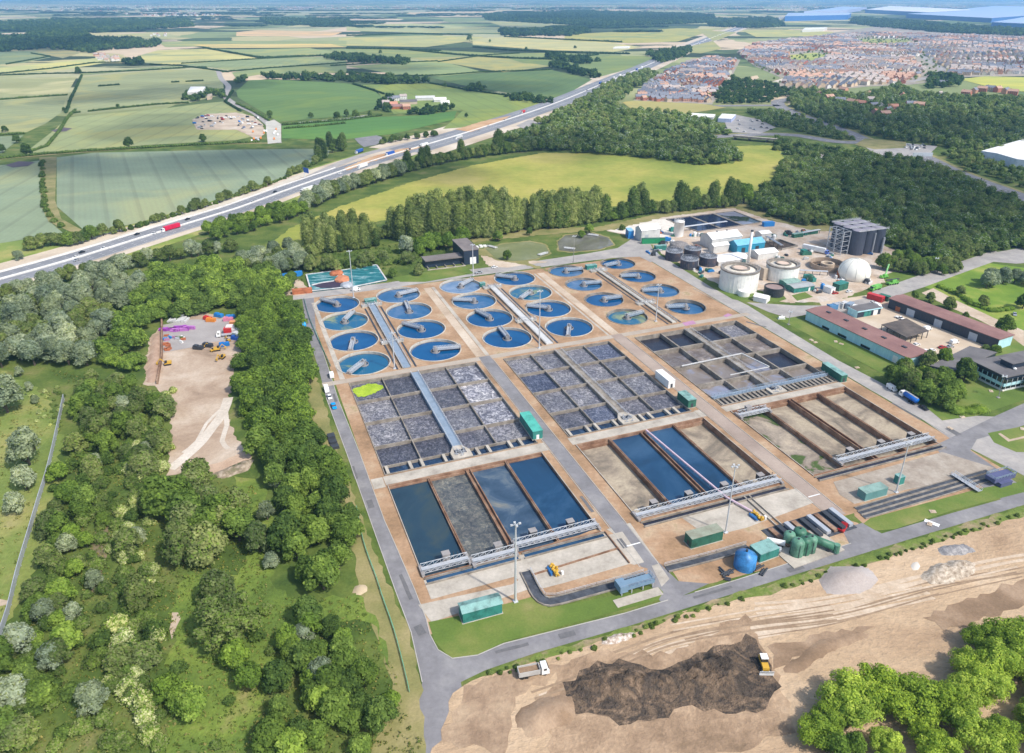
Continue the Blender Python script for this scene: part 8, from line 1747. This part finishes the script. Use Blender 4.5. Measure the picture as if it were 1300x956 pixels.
for k, (px, py) in enumerate(((1183, 664),)): m = MB(); m.box(-2.4, 2.4, -.9, .9, .03, .12); o = m.build('white_slab', WHITEP); o.location = G(px, py, .06); o.rotation_euler = (0, 0, GR + R(-62)); tag(o, ['white slab on the near road below the bottom right lawn', 'small white slab at the edge of the near road'][k], 'slab')
# compound in the field: parked cars and cabins
for k in range(64):
    px = rv.uniform(246, 332); py = rv.uniform(147, 164)
    if 284 < px < 300 and py > 152: continue
    c = rv.choice(['white', 'blue', 'black', 'silver', 'red', 'white']); car(px, py, px + rv.choice([8, 8, 3]), py + rv.choice([0, .5, 3]), c, '%s vehicle in the busy compound in the green field' % c, rv.choice(['car', 'van']), '%s vehicles in the field compound' % c, z=.35)
for k in range(14):
    px = rv.uniform(318, 354); py = rv.uniform(160, 180); c = rv.choice(['white', 'silver', 'orange']); car(px, py, px + 2, py + 8, c, '%s vehicle on the pale lay by beside the field compound' % c, 'van', '%s vehicles on the lay by' % c, z=.36)
for k in range(16):
    px = rv.uniform(920, 980); py = rv.uniform(152, 168); c = rv.choice(['white', 'silver', 'black']); car(px, py, px + 8, py + 1, c, '%s car in the car park beside the filling station' % c, 'car', '%s cars in the filling station car park' % c, z=.34)
for k in range(22):
    px = rv.uniform(1148, 1176); py = rv.uniform(184, 191); c = rv.choice(['white', 'silver', 'white', 'black']); car(px, py, px + 8, py + 3, c, '%s car queueing on the distant junction' % c, 'car', '%s cars at the distant junction' % c, z=.36)
# ------------------------------------------------------------------ houses
BRICK = [plain('red_brick', (.46, .17, .11), rough=.9), plain('orange_brick', (.56, .29, .19), rough=.9), plain('buff_brick', (.62, .48, .34), rough=.9), plain('cream_render', (.70, .64, .54), rough=.8), plain('white_render', (.78, .76, .72), rough=.8), plain('brown_brick', (.26, .13, .10), rough=.9)]
ROOFS = [plain('slate_roof', (.20, .21, .25), rough=.8), plain('grey_tile_roof', (.40, .34, .31), rough=.8), plain('brown_tile_roof', (.47, .29, .21), rough=.85), plain('red_tile_roof', (.52, .25, .17), rough=.85)]
WIN = plain('house_window', (.06, .08, .11), rough=.2)
_h = {}
def house_data(wi, ri, v):
    if (wi, ri, v) in _h: return _h[(wi, ri, v)]
    L, D_, e, r = [(9, 8, 5.2, 8.4), (12, 8.5, 5.4, 8.8), (16, 9, 7.6, 11.0)][v]
    w = MB(); x, y = L / 2, D_ / 2
    w.quadlist([(-x, -y, 0), (x, -y, 0), (x, y, 0), (-x, y, 0), (-x, -y, e), (x, -y, e), (x, y, e), (-x, y, e), (-x, 0, r), (x, 0, r)], [(0, 1, 5, 4), (2, 3, 7, 6), (3, 0, 4, 8, 7), (1, 2, 6, 9, 5)])
    rf = MB(); f = .5; k = (r - e) / y
    for s in (-1, 1): rf.quadlist([(-x - f, s * (y + f), e - f * k), (x + f, s * (y + f), e - f * k), (x + f, 0, r + .1), (-x - f, 0, r + .1)], [(0, 1, 2, 3) if s < 0 else (3, 2, 1, 0)])
    rf.box(x * .5, x * .5 + .9, -.4, .5, r - .8, r + 1.1)
    wn = MB()
    for s in (-1, 1):
        for z in ((.9, 3.4) if v < 2 else (.9, 3.4, 5.9)):
            n = int(L / 3)
            for i in range(n): a = -x + (i + .5) * L / n; wn.box(a - .65, a + .65, s * y - .04, s * y + .04, z, z + 1.3)
    _h[(wi, ri, v)] = (w.mesh('house_wall', BRICK[wi]), rf.mesh('house_roof', ROOFS[ri]), wn.mesh('house_window', WIN), w, rf, wn)
    return _h[(wi, ri, v)]
WN = ['red brick', 'orange brick', 'buff brick', 'cream', 'white', 'brown brick']; RN = ['slate blue', 'grey', 'brown', 'red']
def house(x, y, a, wi, ri, v, where, gname):
    d = house_data(wi, ri, v); o = thing('house', (x, y, .25), a, '%s house with a %s roof %s' % (WN[wi], RN[ri], where), 'house', '%s houses with %s roofs %s' % (WN[wi], RN[ri], gname))
    for nme, me in zip(('wall', 'roof', 'glazing'), d[:3]): c = bpy.data.objects.new(nme, me); COL.objects.link(c); c.parent = o
    return o
def estate(poly, sp, wts, rts, seed, block=55, limit=99999):
    rr = random.Random(seed); out = []
    for x, y in scatter(poly, sp, seed, jitter=.16):
        bx, by = math.floor(x / block), math.floor(y / block); rb = random.Random(bx * 7919 + by * 104729 + seed); a = rb.choice([0, R(90), R(28), R(-35), R(62), R(118)])
        c_ = rb.choice(wts); r_ = rb.choice(rts)
        out.append((x, y, a + rr.uniform(-.06, .06), c_ if rr.random() < .72 else rr.choice(wts), r_ if rr.random() < .8 else rr.choice(rts), rr.choice([0, 0, 1, 1, 2])))
    return out
H1 = estate([(806, 127), (822, 109), (852, 90), (898, 74), (934, 78), (926, 94), (914, 108), (900, 130), (850, 130)], 15.5, [0, 1, 0, 5, 2, 3], [0, 1, 0, 2], 1)
H1.sort(key=lambda q: q[1])
H4 = [(G(x, y).x, G(x, y).y, tr_.uniform(0, 3), wi, ri, 2) for x, y, wi, ri in ((1052, 128, 0, 2), (1066, 132, 0, 0), (1080, 134, 1, 2), (1092, 136, 0, 3), (1102, 131, 4, 1), (1108, 139, 0, 0), (1118, 140, 3, 1), (1126, 145, 0, 0), (1132, 141, 1, 3), (1112, 147, 1, 3), (1122, 150, 0, 2), (1145, 126, 1, 3), (1156, 137, 0, 0), (1166, 138, 0, 2), (1070, 118, 1, 2), (1040, 124, 5, 2), (1226, 122, 0, 2), (1236, 119, 1, 0), (1246, 117, 0, 2), (1256, 116, 2, 0), (1266, 117, 0, 2), (1276, 119, 1, 0), (1285, 121, 0, 2), (1192, 124, 4, 1), (1184, 106, 0, 2), (1196, 109, 1, 0), (1100, 124, 5, 2))]
for q in H4: house(*q, 'among the trees right of the main road', 'among the right hand trees')
near = H1[:160]; rest = H1[160:]
for q in near: house(*q, 'in the near estate beside the motorway wood', 'in the near estate')
H2 = estate([(938, 68), (960, 56), (1040, 47), (1110, 42), (1330, 50), (1330, 94), (1215, 96), (1190, 102), (1150, 106), (1100, 108), (1045, 114), (990, 110), (1000, 98), (960, 84)], 19, [3, 4, 2, 2, 1, 3, 0], [1, 0, 1, 2], 2, 90)
holes_ = [[(1000, 66), (1040, 64), (1058, 71), (1032, 80), (1000, 79)], [(1168, 64), (1186, 80), (1204, 90), (1180, 104), (1150, 106), (1176, 92), (1160, 78)], [(1080, 48), (1150, 48), (1170, 56), (1100, 58)]]
H2 = [q for q in H2 if not any(inpoly(q[0], q[1], gpoly(h_)) for h_ in holes_)]
H2.sort(key=lambda q: q[1])
for q in H2[:70]: house(*q, 'in the pale estate in the upper right', 'in the pale estate')
allr = rest + H2[70:]
def mass_houses(L, name, lab):
    V = []; Fs = []; MI = []; mats = BRICK + ROOFS + [WIN]
    for x, y, a, wi, ri, v in L:
        d = house_data(wi, ri, v); ca, sa = math.cos(a), math.sin(a)
        for mb, mi in ((d[3], wi), (d[4], len(BRICK) + ri), (d[5], len(mats) - 1)):
            o_ = len(V); V += [(p[0] * ca - p[1] * sa + x, p[0] * sa + p[1] * ca + y, p[2] + .25) for p in mb.v]; Fs += [tuple(i + o_ for i in f) for f in mb.f]; MI += [mi] * len(mb.f)
    me = bpy.data.meshes.new(name); me.from_pydata(V, [], Fs)
    for m in mats: me.materials.append(m)
    me.polygons.foreach_set('material_index', MI); me.update(); o = bpy.data.objects.new(name, me); COL.objects.link(o); o['kind'] = 'stuff'; o['label'] = lab
mass_houses(allr, 'distant_housing', 'mass of distant pale and brick houses beyond the nearer ones')
# village and far settlements
VIL = [(136 + rv.uniform(-12, 14), 78 - 5 * rv.random(), 4 if rv.random() < .6 else 3) for _ in range(26)] + [(126 + rv.uniform(-4, 6), 71 + rv.uniform(-1, 1), 1) for _ in range(8)] + [(200 + rv.uniform(-8, 14), 45 + rv.uniform(-1.5, 1.5), 4) for _ in range(8)]
for px, py, wi in VIL: g = G(px, py); house(g.x, g.y, rv.uniform(0, 3), wi, rv.choice([1, 2]), rv.choice([0, 1]), 'in the village among the left fields', 'in the left village')
FARM = [(495, 130, 5, 0), (503, 128, 4, 0), (512, 126, 4, 1), (500, 136, 0, 3), (516, 139, 0, 2), (490, 134, 3, 1)]
for px, py, wi, ri in FARM: g = G(px, py); house(g.x, g.y, .3, wi, ri, 1, 'of the farm beside the motorway', 'of the farm')
tn = []
for poly, sp in (([(0, 8), (200, 6), (420, 8), (640, 6), (900, 8), (1300, 6), (1300, 12), (900, 14), (640, 12), (200, 15), (0, 14)], 210), ([(360, 10), (400, 9), (390, 13), (352, 13)], 60), ([(150, 18), (240, 16), (290, 20), (200, 21)], 80)):
    for x, y in scatter(poly, sp, 9, jitter=.48): tn.append((x, y, rv.uniform(0, 3), rv.choice([3, 4, 2, 0]), rv.choice([0, 1, 2]), 2))
mass_houses(tn, 'distant_settlements', 'scattered pale buildings of the far settlements near the horizon')
# small trees and gardens among the houses
P_ = []
def tiny_trees(polys, sp, seed, lab, s=(.35, .7)):
    Vs = []; Qs = []; Ts = []; o_ = 0; r = random.Random(seed); var = [crown_arrays(900 + v, 9, 8, .2, 6, 60, 2.4, 'round') for v in range(4)]; M = []
    for pl_ in polys:
        for x, y in scatter(pl_, sp, seed, jitter=.5):
            if r.random() < .35: continue
            V, q, t, mq, mt = r.choice(var); k = r.uniform(*s); Vs.append(V * k + np.array([x, y, .2])); Qs.append(q + o_); Ts.append(t + o_); o_ += len(V); M.append(r.randint(0, 2))
    nq = [len(q) for q in Qs]; nt_ = [len(t) for t in Ts]
    me = fast_mesh('garden_trees', np.concatenate(Vs), np.concatenate(Qs), np.concatenate(Ts), np.repeat(M, nq), np.repeat(M, nt_), [L_DARK, L_MID, L_OLIVE]); o = bpy.data.objects.new('garden_trees', me); COL.objects.link(o); o['kind'] = 'stuff'; o['label'] = lab
tiny_trees([[(938, 68), (960, 56), (1040, 47), (1110, 42), (1330, 50), (1330, 94), (1215, 96), (1190, 102), (1100, 108), (1045, 114), (990, 110), (960, 84)], [(806, 127), (852, 90), (934, 78), (900, 130)]], 30, 3, 'small garden trees among the houses', (.5, 1.0))
far_w = []
def horizon_woods():
    rr = random.Random(12); var = [crown_arrays(950 + v, 10, 7, .2, 6, 40, 3.4, 'round') for v in range(4)]; Vs = []; Qs = []; Ts = []; o_ = 0
    for k in range(150):
        d = rr.uniform(2300, 11000); x = rr.uniform(-.78, .78) * d; px, py = proj((x, d, 0))
        if py > 42 or (px > 880 and py > 16): continue
        L = rr.uniform(120, 520) * (d / 4000); n = int(rr.uniform(8, 22))
        for i in range(n):
            V, q, t, _, _ = rr.choice(var); s = rr.uniform(1.6, 2.6) * (1 + d / 5000); Vs.append(V * np.array([s * 2.0, s * 1.6, 1.0 + s * .12]) + np.array([x + (i / n - .5) * L + rr.uniform(-10, 10), d + rr.uniform(-.12, .12) * L, 0])); Qs.append(q + o_); Ts.append(t + o_); o_ += len(V)
    me = fast_mesh('horizon_woods', np.concatenate(Vs), np.concatenate(Qs), np.concatenate(Ts), np.zeros(sum(map(len, Qs)), int), np.zeros(sum(map(len, Ts)), int), [L_FAR]); o = bpy.data.objects.new('horizon_woods', me); COL.objects.link(o); o['kind'] = 'stuff'; o['label'] = 'dark far woods and hedges towards the horizon'
horizon_woods()
# ------------------------------------------------------------------ light, air, camera
SUN_AZ = R(-38); SUN_EL = R(50)
sv = Vector((math.cos(SUN_AZ) * math.cos(SUN_EL), math.sin(SUN_AZ) * math.cos(SUN_EL), math.sin(SUN_EL)))
sl = bpy.data.lights.new('sun', 'SUN'); sl.energy = 3.0; sl.angle = R(2.0); sl.color = (1.0, .95, .87)
so = bpy.data.objects.new('sun', sl); COL.objects.link(so); so.rotation_euler = sv.to_track_quat('Z', 'Y').to_euler(); so.location = (200, 0, 400)
w = bpy.data.worlds.new('World'); SC.world = w; w.use_nodes = True; nt = w.node_tree; nt.nodes.clear()
sky = nt.nodes.new('ShaderNodeTexSky'); sky.sky_type = 'NISHITA'; sky.sun_disc = False; sky.sun_elevation = SUN_EL; sky.sun_rotation = math.atan2(sv.x, sv.y)
sky.air_density = 1.0; sky.dust_density = 2.0; sky.ozone_density = 1.0
bg = nt.nodes.new('ShaderNodeBackground'); bg.inputs[1].default_value = .15; ow = nt.nodes.new('ShaderNodeOutputWorld')
nt.links.new(sky.outputs[0], bg.inputs[0]); nt.links.new(bg.outputs[0], ow.inputs[0])
# clouds that throw the large soft shadows on the fields
cm, nt, out = newmat('cloud')
d = nt.nodes.new('ShaderNodeBsdfDiffuse'); d.inputs[0].default_value = (.9, .9, .92, 1); t = nt.nodes.new('ShaderNodeBsdfTransparent'); mx = nt.nodes.new('ShaderNodeMixShader'); mx.inputs[0].default_value = .22
nt.links.new(t.outputs[0], mx.inputs[1]); nt.links.new(d.outputs[0], mx.inputs[2]); nt.links.new(mx.outputs[0], out.inputs[0])
def cloud(spots, rad, z, seed):
    m = MB(); r = random.Random(seed)
    for (px, py) in spots:
        g = G(px, py); c = g + sv * (z / sv.z)
        for k in range(4): q = r.uniform(.35, .8); m.ico((c.x + r.uniform(-.6, .6) * rad, c.y + r.uniform(-.6, .6) * rad, c.z + r.uniform(-10, 20)), rad * q, 3, .05, (1, 1, .22), seed + k)
    o = m.build('cloud', cm, smooth=True); o['kind'] = 'structure'
cloud([(110, 212), (170, 208), (240, 205), (310, 200), (370, 196), (30, 215)], 75, 600, 1)
cloud([(180, 160), (250, 110), (120, 125)], 120, 700, 11)
cloud([(60, 55), (150, 52), (20, 62)], 260, 900, 2)
cloud([(660, 36), (800, 26), (700, 24), (900, 24)], 420, 1000, 3)
cloud([(1150, 150), (1250, 170), (1060, 170), (1230, 250), (1120, 245)], 150, 800, 4)
cloud([(680, 190), (780, 185), (860, 192), (560, 215)], 70, 600, 5)
cloud([(600, 110), (480, 90), (420, 84)], 170, 800, 6)
# haze
hm, nt, out = newmat('haze_air'); v = nt.nodes.new('ShaderNodeVolumePrincipled'); v.inputs['Color'].default_value = (.30, .60, 1.0, 1); v.inputs['Density'].default_value = .00008; v.inputs['Anisotropy'].default_value = .2
nt.links.new(v.outputs[0], out.inputs[1])
m = MB(); m.box(-41000, 41000, -1900, 41500, -6, 176); o = m.build('haze', hm); o['kind'] = 'stuff'; o['label'] = 'thin blue haze over the far fields'
cam = bpy.data.cameras.new('camera'); cam.sensor_fit = 'HORIZONTAL'; cam.sensor_width = 36; cam.lens = 36 * F / 1300.0; cam.shift_y = -(478 - 433) / 1300.0; cam.clip_start = 1; cam.clip_end = 60000
co = bpy.data.objects.new('camera', cam); COL.objects.link(co); co.location = (0, 0, H); co.rotation_euler = (R(90) - PIT, 0, 0); SC.camera = co
SC.view_settings.view_transform = 'Standard'; SC.view_settings.look = 'None'; SC.view_settings.exposure = .5; SC.view_settings.gamma = 1.0; SC.view_settings.use_curve_mapping = False
SC.cycles.max_bounces = 6; SC.cycles.diffuse_bounces = 3; SC.cycles.glossy_bounces = 2; SC.cycles.transmission_bounces = 3; SC.cycles.transparent_max_bounces = 12; SC.cycles.volume_bounces = 1
SC.cycles.use_denoising = True; SC.cycles.caustics_reflective = False; SC.cycles.caustics_refractive = False
